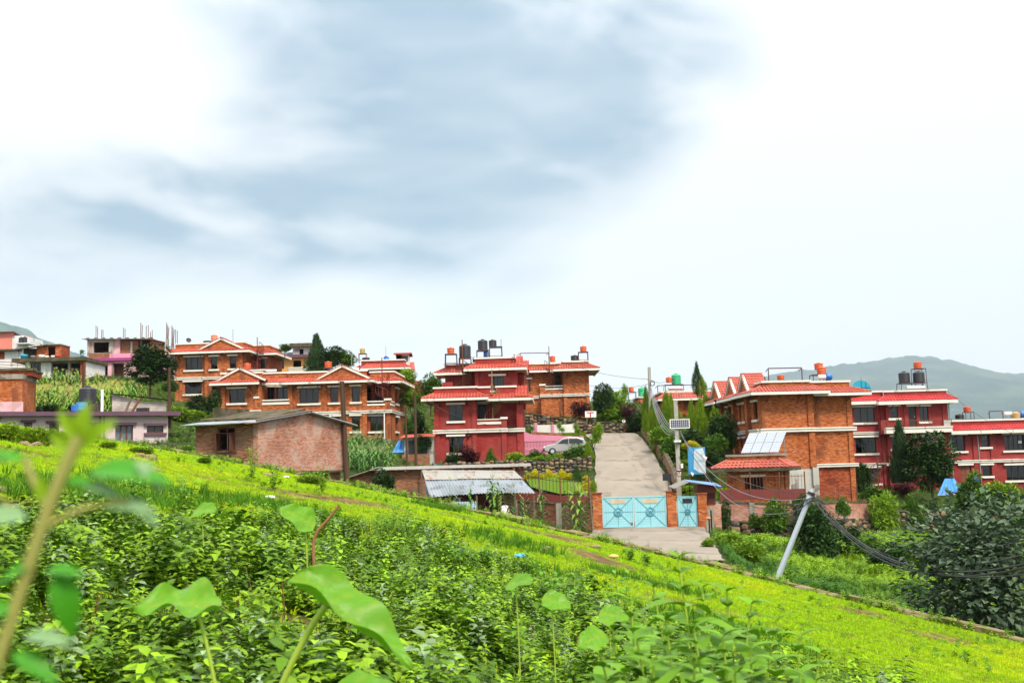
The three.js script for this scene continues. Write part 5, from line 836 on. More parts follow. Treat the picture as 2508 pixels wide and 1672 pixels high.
// long low brick shed and its lean-to, behind the tin shelter
(function () {
const h = house('long_shed', 'long low mud-brick shed with a thin tin roof, behind the tin shelter', [1100, 1240, 77], 0, ZS, 'shed');
const r = h.rect(915, 1285, 1148, 1260); h.add('wall', bx(r.x0, r.x1, -1, r.y1, -4, 0), M.brick_dull);
h.add('roof_sheet', sheet(V(r.x0 - 0.3, r.y1 + 0.04, 0.5), V(r.x1 + 0.5, r.y1 + 0.04, 0.5), V(r.x1 + 0.5, r.y1 + 0.25, -4.2), V(r.x0 - 0.3, r.y1 + 0.25, -4.2)), M.tin_rusty);
for (let k = 0; k < 6; k++) { const x = lerp(r.x0 + 0.3, r.x1 - 0.3, k / 5); h.add('rafter', bar(V(x, r.y1 - 0.1, -0.1), V(x, r.y1 - 0.06, 0.55), 0.06, 4), M.wood_grey); }
h.add('post', bar(V(h.at(1032, 1150, 0.4).x, -0.6, 0.4), V(h.at(1032, 1150, 0.4).x, r.y1, 0.4), 0.06, 6), M.wood_grey); h.add('post', bar(V(h.at(1258, 1150, 0.4).x, -0.6, 0.4), V(h.at(1258, 1150, 0.4).x, r.y1, 0.4), 0.06, 6), M.wood_grey);
const l = h.rect(848, 915, 1165, 1250), yl = h.at(845, 1172).y, yr = h.at(915, 1148).y; h.add('lean_to_wall', poly([[l.x0, -1], [r.x0 - 0.005, -1], [r.x0 - 0.005, yr], [l.x0, yl]], -0.15, 3), M.brick_dull); h.add('lean_to_roof', quad(V(l.x0 - 0.5, yl - 0.1, 0.3), V(r.x0 + 0.3, yr + 0.1, 0.3), V(r.x0 + 0.3, yr + 0.12, -3.4), V(l.x0 - 0.5, yl - 0.08, -3.4), 0.05), M.tin_rusty);
h.add('vent', bx(h.at(903, 1190).x, h.at(909, 1190).x, h.at(905, 1196).y, h.at(905, 1188).y, -0.16, -0.1), M.frame_dark);
})();
// brick block on the far left
(function () {
const h = house('brick_block', 'unfinished brick building with a concrete ledge, cut off by the left picture edge', [120 / 4.3545, 760 + 1090 / 4.3545, 88], 0.2, Z1, 'building');
const r = h.rect(-300, 232, 735, 1090), s = h.rect(-300, 236, 682, 735), t = h.rect(-300, 300, 632, 685);
h.add('wall', bx(r.x0, r.x1, -2, r.y1, -5, 0), M.brick_orange); h.add('ledge', bx(s.x0, s.x1 + 0.05, s.y0 + 0.005, s.y1, -5, 0.12), M.concrete); h.add('upper_wall', bx(t.x0, t.x1, t.y0 + 0.01, t.y1, -5, -1.2), M.brick_deep); h.add('lower_ledge', bx(r.x0, r.x1 + 0.1, -2, h.at(100, 975).y, 0.003, 0.14), M.rose_paint);
h.add('ledge_beam', bx(t.x0, t.x1 + 0.1, t.y1 + 0.003, t.y1 + 0.18, -5, -1.0), M.concrete_mossy);
const rl = h.rect(-20, 270, 548, 605, -1.3); for (let k = 0; k < 3; k++) h.add('rail', bar(V(rl.x0, lerp(rl.y0, rl.y1, k / 2), -1.2), V(rl.x1, lerp(rl.y0, rl.y1, k / 2) - 0.1, -1.2), 0.025, 5), M.steel_rust);
})();
// pink unfinished house
(function () {
const h = house('pink_house', 'unfinished pink house with bare brick upper floor and steel rods on top', [1180 / 4.3545, 760 + 760 / 4.3545, 150], 0, Z1), R = (l, r, t, b, z = 0) => h.rect(l, r, t, b, z), yb = -2.5;
h.win(R(985, 1145, 570, 698), { panes: 3, frame: M.wood_brown, sill: false, lintel: false }); const d = R(1205, 1310, 570, 760); h.holes.push({ ...d, z: 0 }); const op = R(980, 1145, 335, 448); h.holes.push({ ...op, z: -0.4 });
const lo = R(905, 1480, 530, 760), f = R(905, 1480, 510, 540), up = R(925, 1200, 305, 455, -0.4), x1 = R(1850, 1860, 500, 600).x1;
h.wall(M.rose_paint, { x0: lo.x0, x1, y0: yb, y1: f.y0 }, 0); h.shell(M.rose_paint, lo.x0, x1, yb, f.y0, 0, 8); h.add('door', bx(d.x0, d.x1, d.y0, d.y1, -0.9, -0.85), M.wood_brown); h.add('door_frame', panel(d.x0 - 0.1, d.x1 + 0.1, yb, d.y1 + 0.1, 0.04, 0.06, [{ x0: d.x0, x1: d.x1, y0: yb, y1: d.y1 }]), M.wood_brown);
h.add('slab_edge', bx(lo.x0 - 0.2, x1, f.y0 + 0.003, f.y1, -8, 0.45), M.magenta_paint); const gp = R(1160, 1390, 458, 515, 0.4); h.add('parapet', bx(gp.x0, x1, f.y1 + 0.003, gp.y1, 0.05, 0.3), M.pink_paint); const bp = R(940, 1160, 455, 515, 0.3); h.add('parapet', bx(bp.x0, bp.x1, f.y1 + 0.003, bp.y1, 0.05, 0.3), M.brick_dull);
h.wall(M.plaster_grey, { x0: up.x0, x1: up.x1, y0: f.y1, y1: up.y1 }, -0.4); h.shell(M.brick_dull, up.x0, up.x1 + 5, f.y1, up.y1, -0.7, 6); h.add('wall', bx(R(1205, 1278, 310, 450, -0.6).x0 + 0.02, R(1205, 1278, 310, 450, -0.6).x1, f.y1, up.y1, -2.5, -0.5), M.rose_paint); const bw = R(1280, 1470, 320, 455, -0.75); h.add('wall', bx(bw.x0, bw.x1, f.y1, bw.y1, -1, -0.72), M.brick_dull); const cl = R(1390, 1410, 330, 455, -0.7); h.add('column', bx(cl.x0, cl.x1, f.y1, cl.y1, -0.9, -0.6), M.plaster_grey);
const bi = R(950, 980, 335, 455, -0.38); h.add('brick_infill', bx(bi.x0, bi.x1, bi.y0, bi.y1, -0.5, -0.37), M.brick_old);
h.add('roof_sheet', quad(V(up.x0 - 0.5, up.y1 + 0.03, 0.3), V(up.x1 + 5.3, up.y1 - 0.2, 0.3), V(up.x1 + 5.3, up.y1 + 0.05, -7), V(up.x0 - 0.5, up.y1 + 0.25, -7), 0.05), M.tin_rusty);
for (let k = 0; k < 9; k++) h.add('weight_stone', new THREE.IcosahedronGeometry(0.16 + 0.08 * R0(), 1).scale(1.3, 0.7, 1).translate(lerp(up.x0, up.x1 + 5, k / 8), up.y1 + 0.12 - 0.02 * k, -0.6), M.concrete_mossy);
for (const [x, t0, t1, nr] of [[1500, 305, 130, 2], [1778, 300, 130, 3], [1835, 345, 160, 3]]) { const c = R(x - 13, x + 13, t0, 450, -1.5); h.add('column', bx(c.x0, c.x1, f.y1, c.y1, -1.8, -1.4), M.concrete); for (let k = 0; k < nr; k++) { const xx = lerp(c.x0, c.x1, (k + 0.5) / nr); h.add('steel_rod', bar(V(xx, c.y1, -1.6), V(xx + 0.05 * k, h.at(x, t1 + 25 * k, -1.6).y, -1.6), 0.05, 4), M.steel_rust); } }
for (const [x, b, t] of [[1020, 290, 160], [1036, 290, 175], [1080, 290, 205], [1095, 290, 205], [1312, 310, 185], [1330, 310, 195], [1556, 310, 165], [1578, 310, 155], [1602, 310, 230], [1620, 310, 210], [1870, 440, 200], [1888, 440, 215]]) { const p = h.at(x, b, -2), q = h.at(x, t, -2); h.add('steel_rod', bar(V(p.x, p.y - 0.4, -2), V(q.x, q.y, -2), 0.045, 4), M.steel_rust); }
})();
// black-roofed white house left of it, with the brick loft
(function () {
const h = house('hillside_house', 'whitewashed house with a cluttered flat roof and small brick loft', [480 / 4.3545, 760 + 690 / 4.3545, 140], 0, Z1), R = (l, r, t, b, z = 0) => h.rect(l, r, t, b, z), yb = -3;
const a = R(130, 905, 505, 545, 0.6), w = R(262, 540, 540, 690), x1 = R(890, 900, 540, 690).x1;
h.win(R(320, 432, 552, 668), { panes: 3, sill: false, lintel: false }); const d = R(550, 720, 550, 690); const e = R(745, 870, 550, 690); h.holes.push({ ...d, z: 0 }, { ...e, z: 0 });
h.wall(M.white_wash, { x0: w.x0, x1: w.x1, y0: yb, y1: a.y0 }, 0); h.wall(M.concrete, { x0: w.x1 + 0.003, x1, y0: yb, y1: a.y0 }, 0); h.shell(M.white_wash, w.x0, x1, yb, a.y0, 0, 7); h.add('roof_slab', bx(a.x0, x1 + 0.3, a.y0 + 0.003, a.y1, -7, 0.9), M.concrete_mossy); const bc = R(862, 905, 540, 665, 0.2); h.add('brick_column', bx(bc.x0, bc.x1, yb, a.y0, 0.01, 0.5), M.brick_deep);
const l = R(385, 640, 370, 505, -1), g = R(505, 585, 385, 505, -1); h.holes.push({ ...g, z: -1, y0: a.y1 + 0.05 }); h.wall(M.brick_orange, { x0: l.x0, x1: l.x1, y0: a.y1, y1: l.y1 }, -1); h.shell(M.brick_deep, l.x0, l.x1, a.y1, l.y1, -1, 3); h.add('roof_sheet', quad(V(h.at(150, 420, -0.3).x, h.at(180, 415, -0.3).y, -0.3), V(h.at(500, 365, -0.3).x, h.at(500, 362, -0.3).y, -0.3), V(h.at(500, 360, -3).x, h.at(500, 355, -3).y, -4), V(h.at(150, 410, -3).x, h.at(180, 410, -3).y, -4), 0.08), M.concrete_mossy); h.add('loft_roof', bx(g.x0 - 0.1, l.x1 + 0.1, l.y1 + 0.01, l.y1 + 0.12, -4, -0.7), M.tin_rusty);
h.add('loft_back', bx(h.at(215, 450, -3).x, l.x0, a.y1, h.at(300, 400, -3).y, -4, -3.8), M.wood_grey);
const bits = [[255, 470, 0.5, 'plastic_teal', 'teal bundle under the black loft roof'], [440, 465, 0.4, 'plastic_white', 'white sack on the cluttered roof'], [497, 475, 0.28, 'plastic_white', 'white bucket by the brick loft'], [612, 500, 0.36, 'plastic_red', 'red basin on the cluttered roof'], [562, 500, 0.3, 'plastic_white', 'white basin beside the red basin'], [350, 470, 0.35, 'curtain_grey', 'grey bundle on the cluttered roof']];
for (const [x, y, s, m, lb] of bits) { const p = h.at(x, y, -0.2), q = V(p.x, a.y1 + 0.005, -0.2).applyMatrix4(h.g.matrixWorld); single('rooftop_bundle', lathe([[0.001, 0], [s * 0.7, 0], [s, s * 0.8], [s * 0.95, s], [s * 0.6, s * 1.15], [0.001, s * 1.2]], 12), M[m], lb, 'container', null, q); }
const pp = h.at(865, 500, 0); potPlant(V(pp.x, a.y1 + 0.01, -0.2).applyMatrix4(h.g.matrixWorld), 0.9, 'leafy plant in a teal pot on the black roof edge');
})();
(function () {
const h = house('hillside_house', 'salmon and white house with two black tanks, at the left picture edge', [120 / 4.3545, 760 + 600 / 4.3545, 160], 0, Z1), R = (l, r, t, b, z = 0) => h.rect(l, r, t, b, z);
const f = R(-200, 122, 235, 400); h.add('wall', bx(f.x0, f.x1, f.y0 - 0.3, f.y1, -7, 0), M.salmon_paint); const w = R(123, 200, 240, 420, -0.2); h.add('wall', bx(f.x1 + 0.003, R(123, 300, 300, 400, -2).x1, f.y0 - 4, w.y1 - 0.4, -7, -0.1), M.white_wash); h.add('roof_sheet', quad(V(f.x0, f.y1 + 0.05, 0.6), V(w.x0 + 0.5, f.y1 + 0.1, 0.6), V(R(123, 300, 270, 400, -2).x1 + 0.3, w.y1 - 1.2, -7.4), V(f.x0, w.y1 - 0.6, -7.4), 0.08), M.steel_grey);
h.add('ledge', bx(R(155, 300, 345, 355, 0.8).x0, R(155, 300, 345, 355, 0.8).x1, R(155, 300, 346, 356, 0.8).y0, R(155, 300, 346, 356, 0.8).y1, -2, 0.9), M.white_wash);
h.add('lower_roof', bx(f.x0, w.x0 + 1.5, f.y0 - 0.55, f.y0 - 0.32, -6, 1.2), M.concrete_mossy); h.add('lower_wall', bx(f.x0, w.x0 + 1, -5, f.y0 - 0.56, -6, 0.4), M.white_wash); const dk = R(-100, 40, 440, 520, 0.5); h.add('lower_opening', bx(f.x0, dk.x1, dk.y0, dk.y1, 0.39, 0.43), M.brick_deep);
const q = (x) => { const p = h.at(x, 345, 0.2); return V(p.x, R(155, 300, 346, 356, 0.8).y1 + 0.003, 0.1).applyMatrix4(h.g.matrixWorld); }; tankAt('tank_black', q(217), 0.66, 0.9, 'left black tank on the white ledge of the salmon house'); tankAt('tank_black', q(255), 0.68, 0.95, 'right black tank on the white ledge of the salmon house');
})();
// ochre house behind the pair, crimson house behind, roofs behind the cypresses
(function () {
const h = house('ochre_house', 'ochre house with a white balustrade, half hidden behind a dark tree', [680 + 250 / 5.2278, 800 + 640 / 5.2278, 150], 0, Z3), R = (l, r, t, b, z = 0) => h.rect(l, r, t, b, z), yb = -2;
h.win(R(0, 80, 425, 540), { panes: 3, frame: M.wood_brown, sill: false, lintel: false, curtain: M.curtain_grey }); const d = R(195, 298, 432, 560); h.holes.push({ ...d, z: 0 }); const L = R(-60, 0, 400, 500).x0, X = R(470, 480, 400, 500).x1, yt = R(0, 400, 388, 400).y0; h.wall(M.ochre_paint, { x0: L, x1: X, y0: yb, y1: yt }, 0); h.shell(M.ochre_paint, L, X, yb, yt, 0, 7); h.add('slab', bx(L - 0.3, X + 0.3, yt + 0.003, yt + 0.4, -7, 0.8), M.purple_paint);
const u = R(190, 430, 262, 368, -2); h.holes.push({ ...R(275, 328, 285, 365, -2), y0: yt + 0.45, z: -2 }); h.wall(M.plaster_grey, { x0: u.x0, x1: u.x1, y0: yt + 0.4, y1: u.y1 }, -2); h.shell(M.plaster_grey, u.x0, u.x1, yt + 0.4, u.y1, -2, 4); h.add('roof_sheet', bx(u.x0 - 0.3, u.x1 + 0.4, u.y1 + 0.005, u.y1 + 0.5, -6, -1.4), M.concrete_mossy); const t = R(10, 190, 320, 372, -2.5); h.add('tin_screen', sheet(V(t.x0, t.y0, -2.5), V(t.x1, t.y0, -2.5), V(t.x1, t.y1 - 0.1, -2.5), V(t.x0, t.y1 - 0.1, -2.5)), M.tin);
const b = R(135, 480, 515, 580, 1.5), rail = h.add('balustrade', [bx(b.x0, b.x1, b.y1 - 0.12, b.y1, 1.3, 1.55), bx(b.x0, b.x1, b.y0, b.y0 + 0.12, 1.3, 1.55)], M.white_trim); for (let k = 0; k < 26; k++) { const x = lerp(b.x0 + 0.1, b.x1 - 0.1, k / 25); h.add('baluster', lathe([[0.05, 0], [0.1, 0.3], [0.05, 0.5], [0.06, b.y1 - b.y0 - 0.24]], 6).translate(x, b.y0 + 0.12, 1.42), M.white_trim, rail); } h.add('terrace', bx(b.x0, b.x1, b.y0 - 2.5, b.y0 - 0.003, 0.02, 1.5), M.ochre_paint);
})();
(function () {
const h = house('brick_house', 'crimson house with a small tiled stair tower, on the skyline behind the gabled pair', [680 + 1300 / 5.2278, 800 + 640 / 5.2278, 150], 0, Z3), R = (l, r, t, b, z = 0) => h.rect(l, r, t, b, z), BC = M.brick_crimson;
const w = R(1040, 1660, 550, 640), yt = w.y1 + 0.3; h.add('wall', bx(w.x0, w.x1, -3, yt, -8, 0), BC); const ye = R(1120, 1675, 522, 535, 0.9).y1; h.skirt({ x0: w.x0 + 1.2, x1: w.x1 - 0.5, zf: 0, zb: -7, ye, yt: ye + 0.6, ov: 0.9 }); h.skirt({ x0: w.x0, x1: w.x0 + 1.4, zf: -1, zb: -7, ye: ye - 0.1, yt: ye + 0.5, ov: 0.9, right: false }); h.parapet(BC, w.x0 + 0.3, w.x1 - 0.4, -0.1, -7, yt, R(1180, 1600, 418, 470).y1 - 0.16);
const t = R(1515, 1670, 360, 450, -2); h.holes.push({ ...R(1590, 1668, 365, 440, -2), z: -2 }); h.win(R(1590, 1660, 368, 440, -2), { z: -2, panes: 1, sill: false, lintel: false, pane: M.glass }); h.wall(M.white_wash, { x0: t.x0, x1: t.x1, y0: yt, y1: t.y1 }, -2); h.shell(M.white_wash, t.x0, t.x1, yt, t.y1, -2, 2.5); const g = R(1480, 1698, 320, 355, -1.5); h.add('tower_roof', [tiles(V(g.x0, g.y0, -1.3), V(g.x1, g.y0, -1.3), V(g.x1, g.y1, -3.3), V(g.x0, g.y1, -3.3)), tiles(V(g.x1, g.y0, -5.2), V(g.x0, g.y0, -5.2), V(g.x0, g.y1, -3.31), V(g.x1, g.y1, -3.31))], M.roof_tile);
const sd = R(1680, 1760, 435, 545, -1); h.add('side_roof', quad(V(sd.x0, sd.y0, -0.6), V(sd.x1, sd.y0, -0.6), V(sd.x1 - 0.3, sd.y1, -3), V(sd.x0, sd.y1, -3), 0.1), M.roof_tile); h.add('side_wall', bx(w.x1, R(1700, 1825, 600, 700).x1, -4, R(1730, 1825, 685, 770).y1, -6, -1), BC);
})();
(function () {
const h = house('brick_house', 'orange brick house behind the row of cypresses, a green water tank on its roof', [1400 + 1350 / 4.9, 860 + 760 / 4.9, 128], 0, Z5), R = (l, r, t, b, z = 0) => h.rect(l, r, t, b, z);
const w = R(1085, 1700, 590, 760), yt = w.y1 + 0.1; h.add('wall', bx(w.x0, w.x1, -2, yt, -9, 0), BO); const ye = R(1100, 1560, 563, 575, 0.9).y1; h.skirt({ x0: w.x0 + 0.4, x1: w.x1, zf: 0, zb: -8, ye, yt: ye + 0.7, ov: 0.9, mat: M.roof_tile_pink }); h.parapet(BO, w.x0, w.x1, -0.1, -8, yt, R(1080, 1500, 475, 510).y1 - 0.16); const p = R(1400, 1435, 600, 760); h.pilaster(BO, { x0: p.x0, x1: p.x1, y0: -2, y1: yt }, 0, 0.15); const v = R(1440, 1478, 615, 660); h.add('vent', bx(v.x0, v.x1, v.y0, v.y1, -0.05, 0.02), M.frame_dark);
})();
(function () {
const h = house('brick_house', 'small orange brick house end with a tiled eave, half hidden by cypresses', [1400 + 860 / 4.9, 860 + 660 / 4.9, 150], 0, Z5), R = (l, r, t, b, z = 0) => h.rect(l, r, t, b, z);
const w = R(805, 960, 560, 680); h.add('wall', bx(w.x0, w.x1 + 4, -3, w.y1, -7, 0), BO); h.add('coping', bx(w.x0 - 0.2, w.x1 + 4, w.y1 + 0.003, w.y1 + 0.2, -7, 0.15), M.white_trim); const e = R(810, 960, 600, 628, 0.8); h.skirt({ x0: w.x0 + 0.2, x1: w.x1 + 4, zf: 0.01, zb: -6, ye: e.y0, yt: e.y0 + 0.6, ov: 0.8, left: false, right: false, mat: M.roof_tile_pink, brackets: false });
})();
// outbuilding with a red tin roof beside the red house
(function () {
const h = house('outbuilding', 'grey outbuilding with a red tin roof left of the red house', [1005, 1130, 104], 0, ZS, 'outbuilding'), r = h.rect(990, 1060, 1072, 1135); h.add('wall', bx(r.x0, r.x1, -1.5, r.y1, -3, 0), M.plaster_grey); const d = h.rect(1000, 1046, 1078, 1128); h.add('door', bx(d.x0, d.x1, d.y0, d.y1, 0.003, 0.05), M.frame_dark); h.add('roof_sheet', sheet(V(r.x0 - 0.4, r.y1 + 0.02, 0.6), V(r.x1 + 0.2, r.y1 + 0.1, 0.6), V(r.x1 + 0.2, r.y1 + 0.5, -3.2), V(r.x0 - 0.4, r.y1 + 0.4, -3.2), 0.2, 0.03), M.roof_tile);
const b = h.rect(985, 1052, 1112, 1145, 0.9); h.add('yard_wall', bx(b.x0, b.x1, -1.5, b.y1, 0.7, 0.95), M.brick_dull);
})();
// ---------------------------------------------------------------- things on the roofs
const mpp = (Z) => Z / FPX;
function T(mat, px, py, Z, w, h, label, style) { return tankAt(mat, P(px, py, Z), w * mpp(Z), h * mpp(Z), label, style ?? (mat === 'tank_black' || mat === 'tank_green' ? 'plain' : 'belt')); }
function S(px, py, Z, w, h, label, below = 0.5, mat = M.steel_purple) { const t = P(px, py, Z), H = h * mpp(Z) + below; t.y -= H; return stand(t, w * mpp(Z), Math.min(1.4, w * mpp(Z)), H, label, mat); }
T('tank_salmon', 524, 837, 133, 16.4, 18, 'salmon tank with a red lid on the upper gabled house'); T('tank_black', 508, 842, 133, 22, 8, 'squat black tank behind the parapet of the upper gabled house');
T('tank_orange', 605.4, 904, 119, 18, 15, 'orange tank between the upper and lower gabled houses'); T('tank_orange', 803.4, 901, 118, 19, 16, 'orange tank behind the widest gable'); S(803.4, 901, 118, 20, 14, 'stand under the orange tank behind the widest gable');
T('tank_olive', 887.5, 866, 153, 13.5, 13.5, 'olive tank on the crimson skyline house'); S(888, 866, 153, 19, 16, 'thin red stand under the olive tank', 0.4, M.steel_maroon); T('tank_black', 896, 883, 153, 19, 8, 'low black tank under the olive tank stand');
T('tank_orange', 1104, 867, 109, 18.5, 16.5, 'small orange tank at the left end of the red house roof'); S(1104.5, 867, 109, 29, 23, 'open stand under the small orange tank, red house'); T('tank_black', 1139, 877, 109.5, 29, 34, 'largest black tank on the red house'); S(1139, 877, 109.5, 30, 12, 'stand under the largest black tank, red house');
T('tank_black', 1182.5, 858.5, 111, 24.5, 27.5, 'black tank over the blue drum on the red house'); S(1182, 858.5, 111, 30, 15, 'stand over the blue drum on the red house'); T('tank_black', 1206.8, 849.5, 113, 19.5, 18, 'smallest raised black tank, right of the others on the red house'); S(1214, 849.5, 113, 32, 24, 'tallest stand, at the right of the red house roof');
drum(P(1189.6, 874, 111), 0.22, 0.5, M.plastic_blue, 'blue drum under a black tank on the red house'); T('tank_black', 1161, 887, 110, 7, 13, 'narrow black barrel by the stair on the red house');
T('tank_orange', 1353.5, 886, 134, 14.5, 15, 'orange tank behind the stair of the orange house'); T('tank_orange', 1429, 862, 134, 17, 15, 'orange tank on the tall stand above the stone wall'); S(1428, 862, 134, 24, 20, 'stand carrying the orange tank above the stone wall'); T('tank_black', 1408, 882, 134, 20, 12.5, 'low black tank beside the tall stand of the orange house');
T('tank_orange', 1546.5, 960, 153, 13.5, 12.5, 'small orange tank left of the smaller green tank'); S(1548, 960, 153, 19, 18, 'stand under the small orange tank behind the cypresses', 1.5); T('tank_green', 1573.8, 971, 153, 20, 23, 'green ribbed tank on the half-hidden house end');
T('tank_orange', 1639, 937, 132, 16, 14, 'orange tank next to the bigger green tank'); T('tank_green', 1657, 942, 132.5, 23, 27, 'bigger green tank, standing above the cypresses'); S(1650, 942, 132.5, 46, 14, 'wide stand under the bigger green tank');
T('tank_orange', 2006, 905, 99, 22, 17, 'rear one of two orange tanks above the blank end wall'); T('tank_orange', 2013.4, 917.5, 97.5, 23, 20, 'front one of two orange tanks above the blank end wall'); S(2005, 917.5, 98, 36, 12, 'stand under the two orange tanks'); T('tank_orange', 1912.9, 930, 98, 18.5, 12, 'lone orange tank sunk behind the parapet of the big brick house');
T('tank_black', 2216.3, 937.8, 113, 27, 28, 'left one of two black tanks on the crimson house'); T('tank_black', 2252, 936.5, 113, 28, 28, 'right one of two black tanks, an orange tank above it'); S(2234, 938, 113, 66, 15, 'long stand under the two black tanks of the crimson house'); T('tank_orange', 2249, 902.5, 114, 20.5, 17, 'orange tank raised above the two black tanks'); S(2250, 902.5, 114, 28, 34, 'tall stand raising the orange tank over the black ones');
T('tank_black', 2351.6, 1026, 112, 20.5, 12, 'squat black tank on the lower crimson wing'); T('tank_orange', 2370, 1009, 112, 18, 14, 'orange tank on a stand on the lower crimson wing'); S(2372, 1009, 112, 21, 16, 'stand on the lower crimson wing'); T('tank_tan', 2489.4, 1024, 112, 23, 15, 'tan tank near the right picture edge');
function cylinder(px, py, Z, len, r, mat, label, name = 'water_heater', cat = 'heater') { const t = thing(name, label, cat, P(px, py, Z), 0.1); part('drum', lathe([[0.001, -len / 2], [r * 0.8, -len / 2], [r, -len / 2 + 0.06], [r, len / 2 - 0.06], [r * 0.8, len / 2], [0.001, len / 2]], 16).rotateZ(Math.PI / 2), mat, t); for (const s of [-0.32, 0.32]) part('leg', bar(V(s * len, -0.8, 0), V(s * len, 0, 0), 0.03, 4), M.steel_grey, t); return t; }
cylinder(664, 909, 118, 1.1, 0.2, M.chrome, 'silver cylinder heater between the gabled houses'); cylinder(868, 905, 118, 0.9, 0.2, M.plastic_white, 'white cylinder heater right of the widest gable'); cylinder(1655, 951, 131.5, 1.7, 0.2, M.chrome, 'long silver cylinder under the bigger green tank'); cylinder(2016, 923, 97, 0.8, 0.2, M.plastic_white, 'white cylinder below the two orange tanks'); cylinder(2244, 949, 112.5, 1.9, 0.18, M.plastic_white, 'long white cylinder below the two black tanks'); cylinder(2470, 1013, 112, 0.75, 0.2, M.plastic_white, 'white cylinder heater beside the tan tank');
cylinder(2030, 922, 97, 0.5, 0.32, M.plastic_blue, 'round blue drum lying beside the two orange tanks', 'lying_drum', 'drum'); cylinder(2506, 1014, 112, 0.6, 0.36, M.plastic_blue, 'blue drum cut by the right picture edge', 'lying_drum', 'drum');
function frame(px0, px1, pyT, pyB, Z, label) { const a = P(px0, pyT, Z), b = P(px1, pyT + (px1 - px0) * -0.02, Z), lo = P((px0 + px1) / 2, pyB, Z).y - 0.5, t = thing('drying_frame', label, 'metal frame', V((a.x + b.x) / 2, lo, -Z), 0, 'rooftop frames'), q = (v) => v.clone().sub(t.position); for (const s of [a, b]) { part('post', bar(q(s).setY(0), q(s), 0.05, 4), M.steel_purple, t); part('arm', bar(q(s), q(s).add(V(-0.35, -0.32, 0.5)), 0.035, 4), M.steel_purple, t); } part('top_bar', bar(q(a), q(b), 0.05, 4), M.steel_purple, t); return t; }
frame(1799, 1874, 924, 936, 103, 'lower drying frame beside the three side gables'); frame(1882, 1964, 902, 930, 98, 'taller drying frame on the big brick house'); frame(2424, 2457, 1007, 1026, 111, 'drying frame on the lower crimson wing'); frame(1274, 1344, 865, 884, 134, 'drying frame on the orange house behind the red one'); frame(1611, 1697, 944, 957, 133, 'drying frame behind the bigger green tank');
(function () { const t = thing('dome_canopy', 'teal plastic dome canopy on the crimson house roof', 'canopy', P(2104, 956, 113), 0), g = new THREE.CylinderGeometry(1.0, 1.0, 1.6, 24, 1, true, -Math.PI / 2, Math.PI); g.rotateX(Math.PI / 2); g.rotateZ(0); g.translate(0, -0.05, 0); g.scale(1, 1.02, 1); part('cover', g, Object.assign(M.plastic_teal, { side: THREE.DoubleSide }), t); const f = new THREE.CircleGeometry(0.99, 24, 0, Math.PI); f.translate(0, -0.05, 0.78); part('end_wall', f, M.plastic_teal, t); part('mast', bar(V(0.05, 0.9, 0.8), V(0.05, 1.25, 0.8), 0.02, 4), M.black_iron, t); part('end_frame', [bar(V(0.05, -0.05, 0.8), V(0.05, 0.95, 0.8), 0.02, 4), bar(V(-0.95, 0.2, 0.8), V(0.95, 0.2, 0.8), 0.02, 4), bar(V(0.5, -0.05, 0.8), V(0.5, 0.8, 0.8), 0.02, 4)], M.black_iron, t); })();
function dish(px, py, Z, r, mat, label) { const t = thing('satellite_dish', label, 'dish', P(px, py, Z), 0.5), p = []; for (let i = 0; i <= 6; i++) p.push([0.001 + r * i / 6, 0.3 * r * (i / 6) ** 2]); part('bowl', lathe(p, 20).rotateX(1.15).translate(0, r, 0), mat, t); part('mount', bar(V(0, -0.4, -0.1), V(0, r, -0.05), 0.03, 5), M.steel_grey, t); return t; }
dish(945.5, 887, 152, 0.42, M.plastic_blue, 'blue dish on the parapet of the crimson skyline house'); dish(461, 840, 131, 0.3, M.black_iron, 'small dark dish on the upper gabled house');
function rod(px, py0, py1, Z, label) { const a = P(px, py0, Z), b = P(px, py1, Z); a.y -= 0.4; single('mast', bar(V(0, 0, 0), V(0, b.y - a.y, 0), 0.035, 5), M.steel_grey, label, 'mast', 'roof masts', a); }
rod(570, 838, 806, 131, 'thin mast behind the upper gable'); rod(861, 905, 868, 116, 'white thin mast right of the widest gable'); rod(1345, 870, 856, 133, 'short mast behind the orange house stair'); rod(945, 868, 848, 152, 'thin mast above the blue dish'); rod(1228, 870, 830, 113, 'bare mast beside the tallest stand on the red house');
(function () { const t = thing('globe_lamp', 'white globe lamp on the red house parapet', 'lamp', P(1260, 872, 108), 0); part('stem', bar(V(0, -0.2, 0), V(0, 0.1, 0), 0.04, 6), M.steel_grey, t); part('globe', new THREE.SphereGeometry(0.14, 14, 10).translate(0, 0.22, 0), M.plastic_white, t); })();
// ---------------------------------------------------------------- gate, shelter, walls, fences, poles, car, person
// field wall: coping slabs with rough stones below
const stoneGeos = [1, 2, 3, 4, 5, 6].map((s) => { const g = new THREE.IcosahedronGeometry(1, 1), p = g.attributes.position; for (let i = 0; i < p.count; i++) { const v = V(p.getX(i), p.getY(i), p.getZ(i)), k = 1 + 0.34 * N3(v.x * 1.3 + s * 7, v.y * 1.3, v.z * 1.3 + s); v.multiplyScalar(k); p.setXYZ(i, clamp(v.x, -0.85, 0.85), clamp(v.y, -0.75, 0.75), v.z); } g.computeVertexNormals(); return metreUV(g); });
const stoneMats = [[132, 118, 96], [152, 132, 104], [116, 108, 96], [160, 138, 106], [98, 92, 86], [138, 112, 84]].map((c, i) => std('stone_' + 'abcdef'[i], { map: mottled(90 + i, c, c.map((x) => x * 0.8), 0.8, 18, [0.5, 0.5], [86, 82, 60], 0.66), roughness: 0.95 }));
